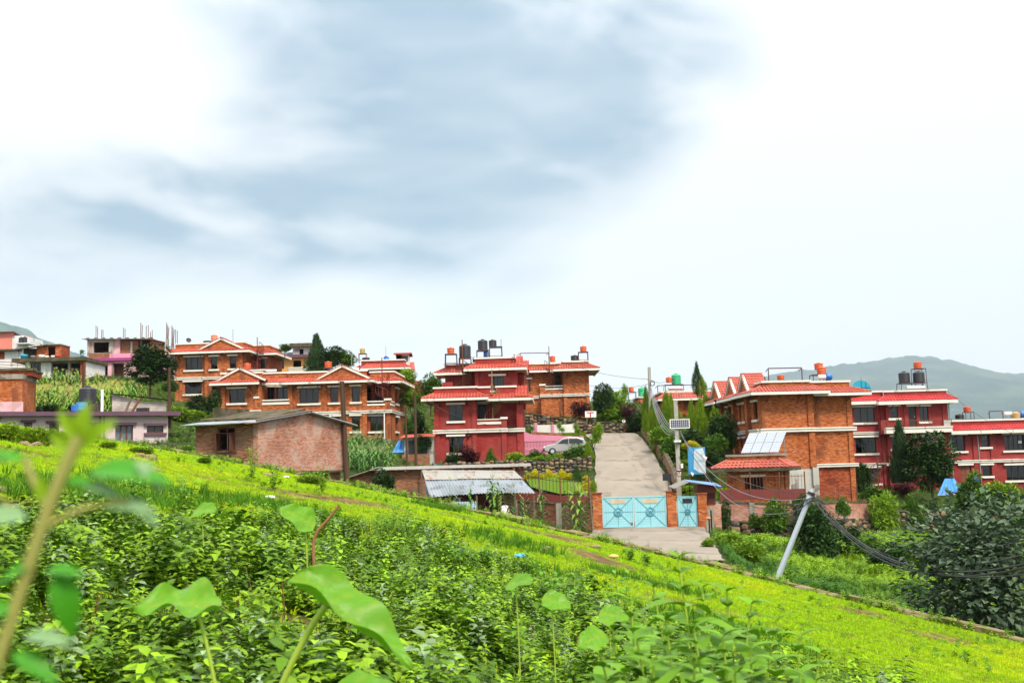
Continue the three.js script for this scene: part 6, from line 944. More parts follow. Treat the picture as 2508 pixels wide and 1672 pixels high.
function stone(parent, x, y, z, sx, sy, sz, r, name = 'stone') { const m = finish(new THREE.Mesh(stoneGeos[Math.floor(r() * 6)], stoneMats[Math.floor(r() * 6)])); m.name = name; m.position.set(x, y, z); m.scale.set(sx, sy, sz); m.rotation.set((r() - 0.5) * 0.3, (r() - 0.5) * 0.5, (r() - 0.5) * 0.6); parent.add(m); return m; }
(function () {
const r = rng(77), t = thing('field_wall', 'low mossy stone wall along the far edge of the grass field', 'wall', W0.clone().setY(0), 0);
const cm = std('coping_moss', { map: mottled(99, [138, 122, 92], [108, 98, 72], 0.9, 26, [0.9, 0.9], [86, 92, 34], 0.5), roughness: 1 });
let e = -6; while (e < WLEN + 6) {
const L = rr(0.5, 1.4, r), a = onField(e, 0), b = onField(e + L - 0.03, 0), up = rr(0.02, 0.12, r), d = new THREE.Vector3().subVectors(b, a), g = bx(0, d.length(), -0.35, up, -0.26, rr(0.05, 0.14, r)); g.rotateX(rr(-0.12, 0.12, r)); g.rotateZ(Math.asin(d.y / d.length()) + rr(-0.03, 0.03, r)); g.rotateY(Math.atan2(-d.z, d.x)); g.translate(a.x - W0.x, a.y, a.z - W0.z); part('coping_slab', g, cm, t);
for (let k = 0; k < 4; k++) if (r() < (e < 16 || e > 34 ? 0.55 : 0.25)) { const q = onField(e + rr(0, L, r), 0.12), s = rr(0.06, 0.17, r); stone(t, q.x - W0.x, q.y + rr(-0.1, 0.02, r), q.z - W0.z, s * 1.3, s * 0.8, s * 0.7, r); }
e += L;
}
part('wall_core', (function () { const a = [], n = 40; for (let i = 0; i < n; i++) { const p = onField(-6 + (WLEN + 12) * i / n, 0), q = onField(-6 + (WLEN + 12) * (i + 1) / n, 0); a.push(quad(p.clone().addScaledVector(WNOR, -0.22).setY(p.y - 2.2), p.clone().addScaledVector(WNOR, -0.22).setY(p.y - 0.02), q.clone().addScaledVector(WNOR, -0.22).setY(q.y - 0.02), q.clone().addScaledVector(WNOR, -0.22).setY(q.y - 2.2), 0.15)); } const m = merge(a); m.translate(-W0.x, 0, -W0.z); return m; })(), M.concrete_mossy, t);
})();
// rubble walls: a mortar core faced with separate stones
function rubble(name, label, pts, h0, h1, size, seed, { top = null, max = 300, cap = 0.12 } = {}) {   // pts: foot line [V, V, ...]
const r = rng(seed), t = thing(name, label, 'wall', pts[0].clone(), 0), o = pts[0], core = [], spots = [];
for (let i = 0; i < pts.length - 1; i++) {
const a = pts[i], b = pts[i + 1], d = new THREE.Vector3().subVectors(b, a), L = Math.hypot(d.x, d.z), ang = Math.atan2(-d.z, d.x), hA = h0 + (h1 - h0) * i / (pts.length - 1);
const g = poly([[0, -1.5], [L, d.y - 1.5], [L, d.y + hA], [0, hA]], 0, 0.7); g.rotateY(ang); g.translate(a.x - o.x, a.y - o.y, a.z - o.z); core.push(g);
const n = V(-Math.sin(-ang) * 0 + Math.sin(ang), 0, Math.cos(ang)); for (let x = size * 0.6; x < L; x += size * rr(1.5, 2.0, r)) for (let y = -0.3 + rr(0, size * 1.3, r); y < hA - size * 0.5; y += size * rr(1.0, 1.7, r)) spots.push([a.x - o.x + d.x * x / L + n.x * 0.02 + rr(-0.3, 0.3, r) * size * d.x / L, a.y - o.y + d.y * x / L + y + size * 0.6, a.z - o.z + d.z * x / L + n.z * 0.02, ang]);
if (cap) { const c = bx(-0.02, Math.hypot(L, d.y) + 0.02, 0.003, cap, -0.75, 0.1); c.rotateZ(Math.atan2(d.y, L)); c.rotateY(ang); c.translate(a.x - o.x, a.y - o.y + hA, a.z - o.z); part('coping', c, M.concrete_mossy, t); }
}
part('mortar', core, std(name + '_mortar', { color: C(0.05, 0.042, 0.034), roughness: 1 }), t);
while (spots.length > max) spots.splice(Math.floor(r() * spots.length), 1);
for (const [x, y, z, ang] of spots) { const s = size * rr(0.45, 1.15, r), m = stone(t, x, y, z, s * rr(0.8, 1.25, r), s * rr(0.65, 0.95, r), s * 0.55, r); m.rotation.y += ang; }
return t;
}
const RET = [[1762, 1322, 78], [1850, 1326, 77.5], [1960, 1330, 77], [2080, 1322, 78.5], [2160, 1318, 82]].map((a) => P(...a)); RET.forEach((p) => (p.y -= 0.25));
rubble('retaining_wall', 'rubble retaining wall under the brick gatehouse', RET, 1.45, 1.6, 0.3, 5);
rubble('retaining_wall', 'overgrown rubble retaining wall below the crimson houses', [[2165, 1318, 84], [2280, 1316, 86], [2400, 1318, 88], [2540, 1325, 88]].map((a) => P(...a)), 1.9, 2.0, 0.34, 6, { max: 200 });
rubble('garden_wall', 'pale stone terrace wall at the top of the driveway', [[1288, 1048, 119], [1350, 1056, 119], [1430, 1064, 119.5], [1500, 1066, 120], [1560, 1066, 120.5]].map((a) => P(...a)), 1.5, 1.1, 0.25, 7);
rubble('garden_wall', 'dark brick-topped garden wall below the red house hedge', [[1090, 1168, 97], [1240, 1166, 97], [1350, 1164, 96.5], [1448, 1158, 96]].map((a) => P(...a)), 1.2, 1.4, 0.22, 8, { cap: 0 });
// brick upper part of the retaining wall and of the garden wall
(function () {
const brickRun = (name, label, pts, h, mat, capM) => { const t = thing(name, label, 'wall', pts[0].clone(), 0), o = pts[0]; for (let i = 0; i < pts.length - 1; i++) { const a = pts[i], b = pts[i + 1], d = new THREE.Vector3().subVectors(b, a), L = Math.hypot(d.x, d.z), ang = Math.atan2(-d.z, d.x), put = (g) => { g.rotateY(ang); g.translate(a.x - o.x, a.y - o.y, a.z - o.z); return g; }; part('panel', put(poly([[0, -0.3], [L, d.y - 0.3], [L, d.y + h], [0, h]], 0, 0.25)), mat, t); part('coping', put(poly([[0, h + 0.003], [L, d.y + h + 0.003], [L, d.y + h + 0.1], [0, h + 0.1]], 0.05, 0.35)), capM, t); part('pier', put(bx(-0.18, 0.18, -0.3, h + 0.08, -0.3, 0.06)), M.concrete, t); } return t; };
const up = RET.map((p) => p.clone().add(V(0, 1.6, -0.45))); brickRun('brick_wall', 'whitewashed brick wall standing on the rubble wall', up, 1.15, M.brick_old, M.concrete_mossy);
brickRun('brick_wall', 'dark brick garden wall with concrete piers before the red house', [[1068, 1162, 99], [1130, 1160, 98.6], [1195, 1158, 98.2], [1245, 1157, 97.8], [1300, 1155, 97.4], [1346, 1153, 97], [1398, 1151, 96.6], [1442, 1149, 96.2]].map((a) => P(...a)), 0.75, M.brick_deep, M.concrete_mossy);
brickRun('brick_wall', 'kerb wall on the right side of the driveway', [[1668, 1215, 82], [1655, 1170, 89], [1635, 1130, 97], [1600, 1085, 108], [1578, 1066, 117]].map((a) => P(...a)), 0.6, M.brick_dull, M.concrete_mossy);
brickRun('brick_wall', 'brick wall under the maroon fence, left of the gate', [[1262, 1285, 75], [1370, 1292, 74.5], [1452, 1300, 74]].map((a) => P(...a)), 1.5, M.brick_brown || brickMat('brick_brown', brickTex(29, [[112, 74, 58], [98, 64, 52], [124, 84, 64]], [96, 78, 66], { wash: [84, 74, 60], washAt: 0.52 })), M.concrete_mossy);  // this run is of dark brown brick
})();
// double gate and wicket
(function () {
const Zg = 74, base = P(1560, 1297, Zg), f0 = new Face(thing('gate_pillar', 'left brick gate pillar, its foot in the maize', 'pillar', base, 0, 'gate pillars'), ZB);
const pillar = (l, r, t, b, label, first) => { const h = first || new Face(thing('gate_pillar', label, 'pillar', base, 0, 'gate pillars'), ZB), q = h.rect(l, r, t, b, 0.2); h.add('shaft', bx(q.x0, q.x1, q.y0 - 0.3, q.y1, -0.25, 0.2), BO); h.add('cap', bx(q.x0 - 0.06, q.x1 + 0.06, q.y1 + 0.003, q.y1 + 0.08, -0.3, 0.26), M.brick_deep); };
pillar(142, 240, 738, 1140, '', f0); pillar(938, 1034, 718, 1108, 'middle brick gate pillar between double gate and wicket'); pillar(1266, 1360, 738, 1128, 'right brick gate pillar under the blue sheet roof');
const leaf = (l, r, t, b, label, plates) => {
const h = new Face(thing('gate_leaf', label, 'gate', base, 0, 'blue gate leaves'), ZB), q = h.rect(l, r, t, b), cx = (q.x0 + q.x1) / 2, cy = (q.y0 + q.y1) / 2, w = q.x1 - q.x0, H = q.y1 - q.y0;
const fr = 0.07; h.add('frame', panel(q.x0, q.x1, q.y0, q.y1, 0.05, 0.07, [{ x0: q.x0 + fr, x1: q.x1 - fr, y0: q.y0 + fr, y1: q.y1 - fr }]), M.gate_blue);
// four triangles of boards meeting at the middle, each board a strip of its own
const n = 6, sx = (w / 2 - fr) / n, sy = (H / 2 - fr) / n;
for (let k = 0; k < n; k++) {
const u0 = (k + 0.03) / n, u1 = (k + 0.97) / n, ax = (u) => (w / 2 - fr) * u, ay = (u) => (H / 2 - fr) * u;
for (const s of [1, -1]) {
h.add('board', poly([[cx - ax(u0), cy + s * ay(u0)], [cx + ax(u0), cy + s * ay(u0)], [cx + ax(u1), cy + s * ay(u1)], [cx - ax(u1), cy + s * ay(u1)]], 0.02, 0.02), M.gate_blue);
h.add('board', poly([[cx + s * ax(u0), cy - ay(u0)], [cx + s * ax(u1), cy - ay(u1)], [cx + s * ax(u1), cy + ay(u1)], [cx + s * ax(u0), cy + ay(u0)]], 0.02, 0.02), M.gate_blue);
}
}
h.add('backing', bx(q.x0 + fr, q.x1 - fr, q.y0 + fr, q.y1 - fr, -0.02, -0.003), M.gate_teal);
for (const [a, b2, c, d] of [[q.x0, q.y0, q.x1, q.y1], [q.x0, q.y1, q.x1, q.y0]]) h.add('diagonal', bar(V(a, b2, 0.035), V(c, d, 0.035), 0.016, 4), M.gate_teal);
h.add('cross_bar', bar(V(q.x0, cy, 0.03), V(q.x1, cy, 0.03), 0.014, 4), M.gate_teal); h.add('cross_bar', bar(V(cx, q.y0, 0.03), V(cx, q.y1, 0.03), 0.01, 4), M.gate_teal);
const R = Math.min(w, H) * 0.13, ring = new THREE.TorusGeometry(R, 0.022, 6, 28); ring.translate(cx, cy, 0.06); const em = h.add('emblem', [ring, new THREE.CircleGeometry(R, 28).translate(cx, cy, 0.064)], M.gate_blue); const seg = (pts) => h.add('emblem_line', tube(pts.map(([x, y]) => V(cx + x * R, cy + y * R, 0.072)), 0.02, 24, 4), M.gate_teal, em);
h.add('emblem_ring', new THREE.TorusGeometry(R, 0.024, 6, 28).translate(cx, cy, 0.07), M.gate_teal, em);
seg([[-0.7, 0.35], [-0.4, 0.55], [0, 0.85], [0.4, 0.55], [0.7, 0.35]]); seg([[-0.62, -0.6], [-0.6, 0.2], [-0.42, 0.1], [-0.3, -0.6], [-0.22, 0.2]]); seg([[-0.22, 0.2], [-0.1, -0.5], [0, 0.3], [0.1, -0.5], [0.22, 0.2]]); seg([[0.62, -0.6], [0.6, 0.2], [0.42, 0.1], [0.3, -0.6], [0.22, 0.2]]); seg([[-0.7, -0.62], [0, -0.7], [0.7, -0.62]]);
for (const [a, b2, c, d, m] of plates) { const p = h.rect(a, b2, c, d, 0.04); h.add(m === 'rust_patch' ? 'rust_patch' : 'name_plate', bx(p.x0, p.x1, p.y0, p.y1, 0.03, 0.045), M[m]); }
return h;
};
leaf(245, 576, 768, 1094, 'left leaf of the light blue double gate, rusty at one corner', [[325, 488, 795, 840, 'sign_beige'], [545, 574, 1040, 1088, 'rust_patch']]); leaf(586, 922, 760, 1094, 'right leaf of the light blue double gate', [[668, 835, 788, 835, 'sign_beige']]); leaf(1048, 1256, 760, 1096, 'narrow light blue wicket gate right of the double gate', [[1098, 1200, 786, 836, 'frame_dark']]);
// sentry shelter over the wicket
const s = new Face(thing('sentry_box', 'maroon sentry box with a slatted window and blue sheet roof, right of the wicket', 'sentry box', base, 0), ZB), R = (l, r, t, b, z = 0) => s.rect(l, r, t, b, z);
const m = R(1262, 1455, 640, 742, -0.1), bw = R(1362, 1512, 848, 1130, -0.3), wn = R(1364, 1452, 728, 782, -0.2), lo = R(1364, 1452, 784, 845, -0.2);
s.add('upper_panel', bx(m.x0, m.x1, wn.y1, m.y1, -2, -0.1), M.steel_maroon); s.add('brick_base', bx(bw.x0, bw.x1, bw.y0 - 0.3, bw.y1, -2, -0.25), M.brick_old); s.add('lower_panel', bx(lo.x0, lo.x1, bw.y1, lo.y1, -1.9, -0.2), M.steel_maroon); s.add('window_box', bx(wn.x0, wn.x1, wn.y0, wn.y1, -1.8, -0.3), M.frame_dark); for (let k = 0; k < 8; k++) { const x = lerp(wn.x0 + 0.03, wn.x1 - 0.03, k / 7); s.add('slat', bx(x - 0.02, x + 0.02, wn.y0, wn.y1, -0.299, -0.22), M.steel_maroon); }
const a = s.at(1175, 608, 0.6), b2 = s.at(1525, 645, 0.6), c = s.at(1005, 680, 0.6); const bl = std('sheet_blue', { map: mottled(111, [120, 158, 216], [100, 140, 204], 0.6, 6, [2, 2]), roughness: 0.45, metalness: 0.2 });
s.add('roof_sheet', sheet(V(a.x, a.y, 0.6), V(b2.x, b2.y - 0.1, 0.6), V(b2.x, b2.y + 0.12, -2), V(a.x, a.y + 0.12, -2), 0.12, 0.015), bl); s.add('roof_sheet', sheet(V(c.x, c.y, 0.6), V(a.x - 0.02, a.y - 0.02, 0.6), V(a.x - 0.02, a.y + 0.1, -2), V(c.x, c.y + 0.1, -2), 0.12, 0.015), M.tin_rusty);
for (const x of [1175, 992]) { const p = s.at(x, 700, -1.5); s.add('post', bar(V(p.x, -0.2, -1.5), V(p.x, s.at(x, x === 992 ? 684 : 618, -1.5).y, -1.5), 0.04, 5), M.steel_rust); }
// round the gate: leaning posts, signs
for (const [x, t, b, lb] of [[1378, 1000, 1250, 'grey concrete post topped with an orange cloth, right of the gate'], [1398, 910, 1160, 'thin grey post beside the sentry box base'], [1420, 880, 1150, 'tallest grey post at the sentry box base']]) { const p = P(...ZB(x, b), 72), q = P(...ZB(x, t), 72); single('fence_post', bx(-0.11, 0.11, -0.2, q.y - p.y, -0.08, 0.08), M.concrete, lb, 'post', null, p); }
single('cloth', new THREE.IcosahedronGeometry(0.16, 1).scale(1.1, 0.7, 1), M.tarp_orange, 'orange cloth on the grey post by the gate', 'cloth', null, P(...ZB(1374, 996), 72));
single('gate_side_post', bar(V(0, 0, 0), V(-0.1, 2.5, 0), 0.07, 7), M.wood_grey, 'thin wooden post left of the left gate pillar', 'post', null, P(...ZB(140, 1130), 73.2));
})();
(function () { // camera sign, notice board, solar lamp post
const p = P(1665, 1223, 84), t = thing('lamp_post', 'concrete lamp post with a solar panel and a camera warning sign, behind the gate', 'lamp post', p, 0), f = new Face(t, ZB), top = f.at(1068, -80).y;
f.add('shaft', bx(-0.14, 0.14, -1.5, top + 1.2, -0.14, 0.14), M.pole_concrete); const s = f.rect(972, 1166, -52, 30, 0.3); const sp = f.add('solar_panel', bx(s.x0, s.x1, s.y0, s.y1, 0.2, 0.24), M.solar); f.add('panel_frame', panel(s.x0 - 0.06, s.x1 + 0.06, s.y0 - 0.06, s.y1 + 0.06, 0.26, 0.05, [s]), M.plastic_white, sp); const gl = []; for (let k = 1; k < 9; k++) gl.push(bx(lerp(s.x0, s.x1, k / 9) - 0.012, lerp(s.x0, s.x1, k / 9) + 0.012, s.y0, s.y1, 0.241, 0.246)); for (let k = 1; k < 4; k++) gl.push(bx(s.x0, s.x1, lerp(s.y0, s.y1, k / 4) - 0.01, lerp(s.y0, s.y1, k / 4) + 0.01, 0.2465, 0.25)); f.add('cell_grid', gl, M.solar_line, sp).userData.kind = 'stuff';
const l = f.rect(1010, 1080, 165, 200, 0.4); f.add('lamp_head', bx(l.x0, l.x1, l.y0 + 0.1, l.y1, 0.15, 0.5), M.plastic_white); const b = f.rect(1078, 1102, 412, 462, 0.2); f.add('meter_box', bx(b.x0, b.x1, b.y0, b.y1, 0.1, 0.3), M.white_wash); const g = f.rect(1038, 1088, 470, 545, 0.2); const sg = f.add('warning_sign', bx(g.x0, g.x1, g.y0, g.y1, 0.15, 0.17), M.tarp_orange_sign || std('sign_red', { color: C(0.6, 0.05, 0.06), roughness: 0.6 })); f.add('sign_face', bx(g.x0 + 0.05, g.x1 - 0.05, g.y0 + 0.05, g.y1 - 0.05, 0.171, 0.176), M.plastic_white, sg); const cx = (g.x0 + g.x1) / 2, cy = lerp(g.y0, g.y1, 0.66); f.add('camera_mark', [bx(cx - 0.2, cx + 0.18, cy - 0.06, cy + 0.07, 0.177, 0.18), bx(cx + 0.19, cx + 0.27, cy - 0.03, cy + 0.04, 0.177, 0.18), bx(cx - 0.05, cx + 0.02, cy - 0.2, cy - 0.061, 0.177, 0.18)], M.black_iron, sg); for (let k = 0; k < 3; k++) f.add('text_line', bx(cx - 0.28 + 0.06 * k, cx + 0.28 - 0.06 * k, lerp(g.y0, g.y1, 0.36 - 0.1 * k), lerp(g.y0, g.y1, 0.4 - 0.1 * k), 0.177, 0.18), M.black_iron, sg);
f.add('cable_clamp', bx(-0.22, 0.22, top - 0.4, top - 0.1, -0.18, 0.2), M.black_iron);
const n = new Face(thing('notice_board', 'blue notice board with a torn white poster behind the gate', 'notice board', P(1710, 1215, 86), -0.02), ZB), q = n.rect(1158, 1342, 238, 528); n.add('board', bx(q.x0, q.x1, q.y0, q.y1, -0.05, 0), std('board_blue', { color: C(0.03, 0.26, 0.55), roughness: 0.5 })); const w = n.rect(1212, 1340, 248, 512); n.add('poster', poly([[w.x0, w.y0 + 0.3], [w.x0 + 0.4, w.y0 + 0.02], [w.x0 + 0.9, w.y0 - 0.1], [w.x1, w.y0 + 0.2], [w.x1 - 0.02, w.y1 - 0.5], [w.x1 - 0.15, w.y1], [w.x0 + 0.1, w.y1 - 0.1]], 0.02, 0.018), std('poster_grey', { map: mottled(112, [196, 208, 216], [168, 186, 198], 0.9, 10, [1.5, 1.5], [140, 164, 182], 0.6), roughness: 0.5 })); for (const [x, y, s] of [[1318, 320, 0.5], [1190, 500, 0.35]]) { const c = n.at(x, y, 0.05); n.add('torn_flap', poly([[c.x, c.y], [c.x + s * 0.6, c.y - s * 0.4], [c.x + s * 0.3, c.y - s], [c.x - s * 0.1, c.y - s * 0.4]], 0.06, 0.01), M.plastic_white); }
for (let k = 0; k < 13; k++) { const y = n.at(1185, 290 + k * 16, 0).y, x0 = n.at(1172, 400, 0).x, x1 = n.at(1205, 400, 0).x; n.add('text_line', bx(x0, x1 - 0.1 * (k % 3) * 0.5, y, y + 0.045, 0.001, 0.004), M.plastic_sky); } for (const x of [1172, 1348]) { const c = n.at(x, 500); n.add('leg', bar(V(c.x, -1.5, -0.08), V(c.x, q.y1, -0.08), 0.04, 4), M.steel_rust); }
const fl = P(...ZB(932, 558), 80); single('floodlight', [bx(-0.3, 0.3, -0.24, 0.24, -0.1, 0.06), bx(-0.22, 0.22, -0.14, 0.14, 0.061, 0.08)], M.frame_dark, 'small dark floodlight on a post behind the middle pillar', 'floodlight', null, fl); single('floodlight_post', bar(V(0, 0, 0), V(0, 2.2, 0), 0.04, 5), M.steel_rust, 'thin rusty post under the floodlight', 'post', null, P(...ZB(955, 700), 80).add(V(0, -0.9, 0)));
})();
// tin shelter with its shopkeeper
(function () {
const h = house('tin_shelter', 'open shelter with a big silver corrugated roof, by the field edge', [1160, 1268, 69], 0, ZA, 'shelter'), zf = 0, zb = -4.6;
const E = [[345, 640], [940, 632], [941, 622], [1570, 592]].map(([x, y]) => { const p = h.at(x, y, zf); return V(p.x, p.y, zf); }), U = [[250, 345], [665, 352], [1315, 350]].map(([x, y]) => { const p = h.at(x, y, zb); return V(p.x, p.y, zb); });
const nS = 7; for (let k = 0; k < nS; k++) { const u0 = k / nS, u1 = (k + 1.03) / nS, e = (u) => { const p = E[0].clone().lerp(E[3], clamp(u)); p.y += 0.12 * Math.sin(u * 3.1) - 0.05; return p; }, m = (u) => e(u).lerp(U[0].clone().lerp(U[2], clamp(u)), 0.66), up = V(0, 0.012 * (k % 2), 0); h.add('roof_sheet', sheet(e(u0).add(up), e(u1).add(up), m(u1).add(up), m(u0).add(up), 0.19, 0.035, 3), M.tin); }
for (let k = 0; k < 3; k++) { const u0 = k / 3, u1 = (k + 1.04) / 3, m = (u) => E[0].clone().lerp(E[3], clamp(u)).lerp(U[0].clone().lerp(U[2], clamp(u)), 0.6).add(V(0, 0.07 + 0.03 * (k === 1 ? 1 : 0), 0)), t = (u) => U[0].clone().lerp(U[2], clamp(u)).add(V(0, 0.07, 0)); h.add('upper_sheet', sheet(m(u0), m(u1), t(u1), t(u0), 0.3, 0.006, 2), M.tin_rusty); }
for (const x of [388, 575, 880, 1155, 1322, 1540]) { const p = h.at(x, 640, -0.15); h.add('post', bar(V(p.x, -1.6, -0.15), V(p.x, p.y + 0.1, -0.15), 0.07, 6), M.wood_grey); }
const t = h.rect(400, 880, 700, 900, -0.1); h.add('tin_front', sheet(V(t.x0, -1.5, -0.05), V(t.x1, -1.5, -0.05), V(t.x1, t.y1, -0.05), V(t.x0, t.y1, -0.05), 0.16, 0.03), std('tin_painted', { map: mottled(113, [176, 200, 216], [156, 182, 200], 0.6, 8, [2, 2]), roughness: 0.5 }));
const bk = h.rect(330, 1330, 500, 900, zb); h.add('back_wall', bx(bk.x0, bk.x1, -1.6, U[0].y - 0.2, zb - 0.2, zb + 0.1), M.brick_dull); const sw = h.rect(1195, 1320, 620, 900, -1); h.add('side_wall', bx(sw.x0, sw.x1, -1.6, sw.y1 + 0.4, -3, -1), M.brick_dull); h.add('left_screen', sheet(V(E[0].x - 0.5, -1.4, zb + 1), V(E[0].x + 0.1, -1.4, -0.2), V(E[0].x + 0.1, E[0].y - 0.1, -0.2), V(E[0].x - 0.5, U[0].y - 0.7, zb + 1), 0.14, 0.02), M.steel_grey);
const cn = h.rect(965, 1100, 740, 830, -1.2), W = (x, y, z) => V(x, y, z).applyMatrix4(h.g.matrixWorld); const ct = thing('shop_counter', 'dark shop counter inside the tin shelter', 'counter', W((cn.x0 + cn.x1) / 2, -1.5, -1.5)); part('top', bx(-1.4, 1.4, cn.y1 + 1.4, cn.y1 + 1.5, -0.4, 0.4), M.wood_brown, ct); part('front', bx(-1.35, 1.35, 0, cn.y1 + 1.39, -0.3, 0.3), M.wood_brown, ct);
const goods = [['plastic_red', 'red packet'], ['plastic_blue', 'blue packet'], ['plastic_white', 'white packet'], ['tank_tan', 'tan packet'], ['tank_green', 'green packet'], ['plastic_red', 'second red packet']]; goods.forEach(([m, l], k) => { const x = lerp(cn.x0 + 0.1, cn.x1 - 0.1, k / 5); single('goods_packet', bx(-0.1, 0.1, 0, 0.22 + 0.03 * (k % 3), -0.07, 0.07), M[m], l + ' on the counter in the tin shelter, ' + ['first', 'second', 'third', 'fourth', 'fifth', 'last'][k] + ' from the left', 'packet', 'goods on the shop counter', W(x, cn.y1 + 0.002, -1.4)); });
for (const [x, y, m, l] of [[510, 680, 'plastic_red', 'red cloth hanging at the left in the tin shelter'], [660, 675, 'plastic_white', 'pale cloth hanging in the tin shelter'], [700, 680, 'steel_maroon', 'dark red cloth beside the pale cloth']]) { const p = h.at(x, y - 25, -0.7); const g = new THREE.PlaneGeometry(0.5, 0.7, 8, 2); for (let i = 0; i < g.attributes.position.count; i++) g.attributes.position.setZ(i, 0.05 * Math.sin(g.attributes.position.getX(i) * 18)); g.translate(0, -0.35, 0); g.computeVertexNormals(); single('hanging_cloth', g, Object.assign(M[m], { side: THREE.DoubleSide }), l, 'cloth', null, W(p.x, p.y, -0.7)); }
})();
// ---------------------------------------------------------------- lawn, beds, fences, car, person, poles, cables, odds and ends
const lawnPts = [[1285, 1172, 91], [1345, 1163, 92], [1425, 1182, 88.5], [1432, 1213, 82], [1370, 1213, 81], [1300, 1196, 83]].map((a) => P(...a)); const LAWN = inPoly(lawnPts);
(function () {
const c = lawnPts.reduce((s, p) => s.add(p), V(0, 0, 0)).multiplyScalar(1 / lawnPts.length), g = [], n = 10, lift = (p) => p.clone().setY(p.y + 0.12); c.y += 0.25;
const pos = [], ring = (t, k) => { const i = Math.floor(t), a = lawnPts[i % 6], b = lawnPts[(i + 1) % 6]; return lift(a.clone().lerp(b, t - i)).lerp(c, k); }; for (let i = 0; i < 60; i++) for (let k = 0; k < 4; k++) { const a = ring(i / 10, k / 4), b = ring((i + 1) / 10, k / 4), d = ring(i / 10, (k + 1) / 4), e = ring((i + 1) / 10, (k + 1) / 4); for (const v of [a, b, e, a, e, d]) pos.push(v.x, v.y, v.z); }
const q = new THREE.BufferGeometry(); q.setAttribute('position', new THREE.Float32BufferAttribute(pos, 3)); q.computeVertexNormals(); const u = new Float32Array(pos.length / 3 * 2); for (let i = 0; i < u.length / 2; i++) { u[2 * i] = pos[3 * i]; u[2 * i + 1] = pos[3 * i + 2]; } q.setAttribute('uv', new THREE.BufferAttribute(u, 2)); struct('lawn', q, std('lawn_turf', { side: THREE.DoubleSide, map: mottled(130, [88, 112, 20], [70, 96, 14], 0.8, 34, [1, 1]), roughness: 1 }));
// pink terrace wall behind the car, railings, raised bed
const f = new Face(thing('terrace_wall', 'pink terrace wall with a maroon railing behind the car', 'wall', P(1350, 1118, 110.5), 0), Z4), w = f.rect(1095, 1740, 1160, 1240); f.add('wall', poly([[w.x0, -1], [w.x1, -1], [w.x1, f.at(1740, 1165).y], [f.at(1520, 1160).x, f.at(1520, 1165).y], [f.at(1190, 1130).x, f.at(1190, 1150).y], [w.x0, f.at(1100, 1110).y]], 0, 0.3), M.pink_paint); f.add('brick_edge', poly([[f.at(1200, 1140).x, f.at(1200, 1160).y], [f.at(1515, 1140).x, f.at(1515, 1163).y], [f.at(1515, 1140).x, f.at(1515, 1135).y], [f.at(1180, 1140).x, f.at(1180, 1118).y]], -0.35, 0.2), M.brick_dull); f.add('upper_wall', bx(f.at(1180, 1050, -3).x, f.at(1640, 1050, -3).x, -1, f.at(1380, 1045, -3).y, -3.3, -3), M.white_wash); f.add('upper_panel', bx(f.at(1395, 1050, -3).x, f.at(1425, 1050, -3).x, -1, f.at(1400, 1045, -3).y + 0.05, -2.99, -2.9), M.pink_paint); f.add('upper_panel', bx(f.at(1218, 1050, -3).x, f.at(1245, 1050, -3).x, -1, f.at(1230, 1030, -3).y + 0.05, -2.99, -2.9), M.pink_paint); const rl = f.rect(1110, 1440, 1225, 1262, 0.6); for (let k = 0; k < 22; k++) { const x = lerp(rl.x0, rl.x1, k / 21); f.add('railing_bar', bar(V(x, rl.y0 - 0.2, 0.6), V(x, rl.y1, 0.6), 0.015, 4), M.steel_maroon); } f.add('railing_top', bar(V(rl.x0, rl.y1, 0.6), V(rl.x1, rl.y1, 0.6), 0.03, 4), M.steel_maroon);
const bed = f.rect(1300, 1650, 1100, 1135, -1.5); struct('raised_lawn', bx(bed.x0, bed.x1 + 1, bed.y0 - 1, bed.y0, -2.9, -0.6).translate(f.g.position.x, f.g.position.y, f.g.position.z), M.lawn_turf);
// white notice with a red T
const s = new Face(thing('street_sign', 'white sign with a red letter T above the stone terrace wall', 'sign', P(1447, 1023, 119), 0), Z4), q2 = s.rect(1756, 1875, 900, 965); s.add('board', bx(q2.x0, q2.x1, q2.y0, q2.y1, -0.04, 0), M.plastic_white); const t = s.rect(1775, 1850, 910, 922); s.add('letter_bar', bx(t.x0, t.x1, t.y0, t.y1, 0.001, 0.008), M.plastic_red); const v = s.rect(1805, 1820, 922, 962); s.add('letter_stem', bx(v.x0, v.x1, v.y0, v.y1 - 0.003, 0.001, 0.008), M.plastic_red); for (const x of [1775, 1860]) { const p = s.at(x, 960); s.add('leg', bar(V(p.x, -0.6, -0.06), V(p.x, p.y, -0.06), 0.03, 4), M.steel_grey); }
const pk = P(1528, 1031, 119), ps = thing('parking_sign', 'round white sign on a rusty post before the stone terrace wall', 'sign', pk, 0); part('post', bar(V(0, -1.6, 0), V(0, 0.1, 0), 0.04, 5), M.steel_rust, ps); part('disc', new THREE.CylinderGeometry(0.2, 0.2, 0.03, 20).rotateX(Math.PI / 2).translate(0, 0, 0.04), M.plastic_white, ps); part('letter', [bx(-0.07, -0.03, -0.12, 0.12, 0.056, 0.06), new THREE.TorusGeometry(0.06, 0.02, 4, 14).translate(0.01, 0.055, 0.058)], M.black_iron, ps); part('rim', new THREE.TorusGeometry(0.19, 0.015, 4, 24).translate(0, 0, 0.056), M.black_iron, ps);
})();
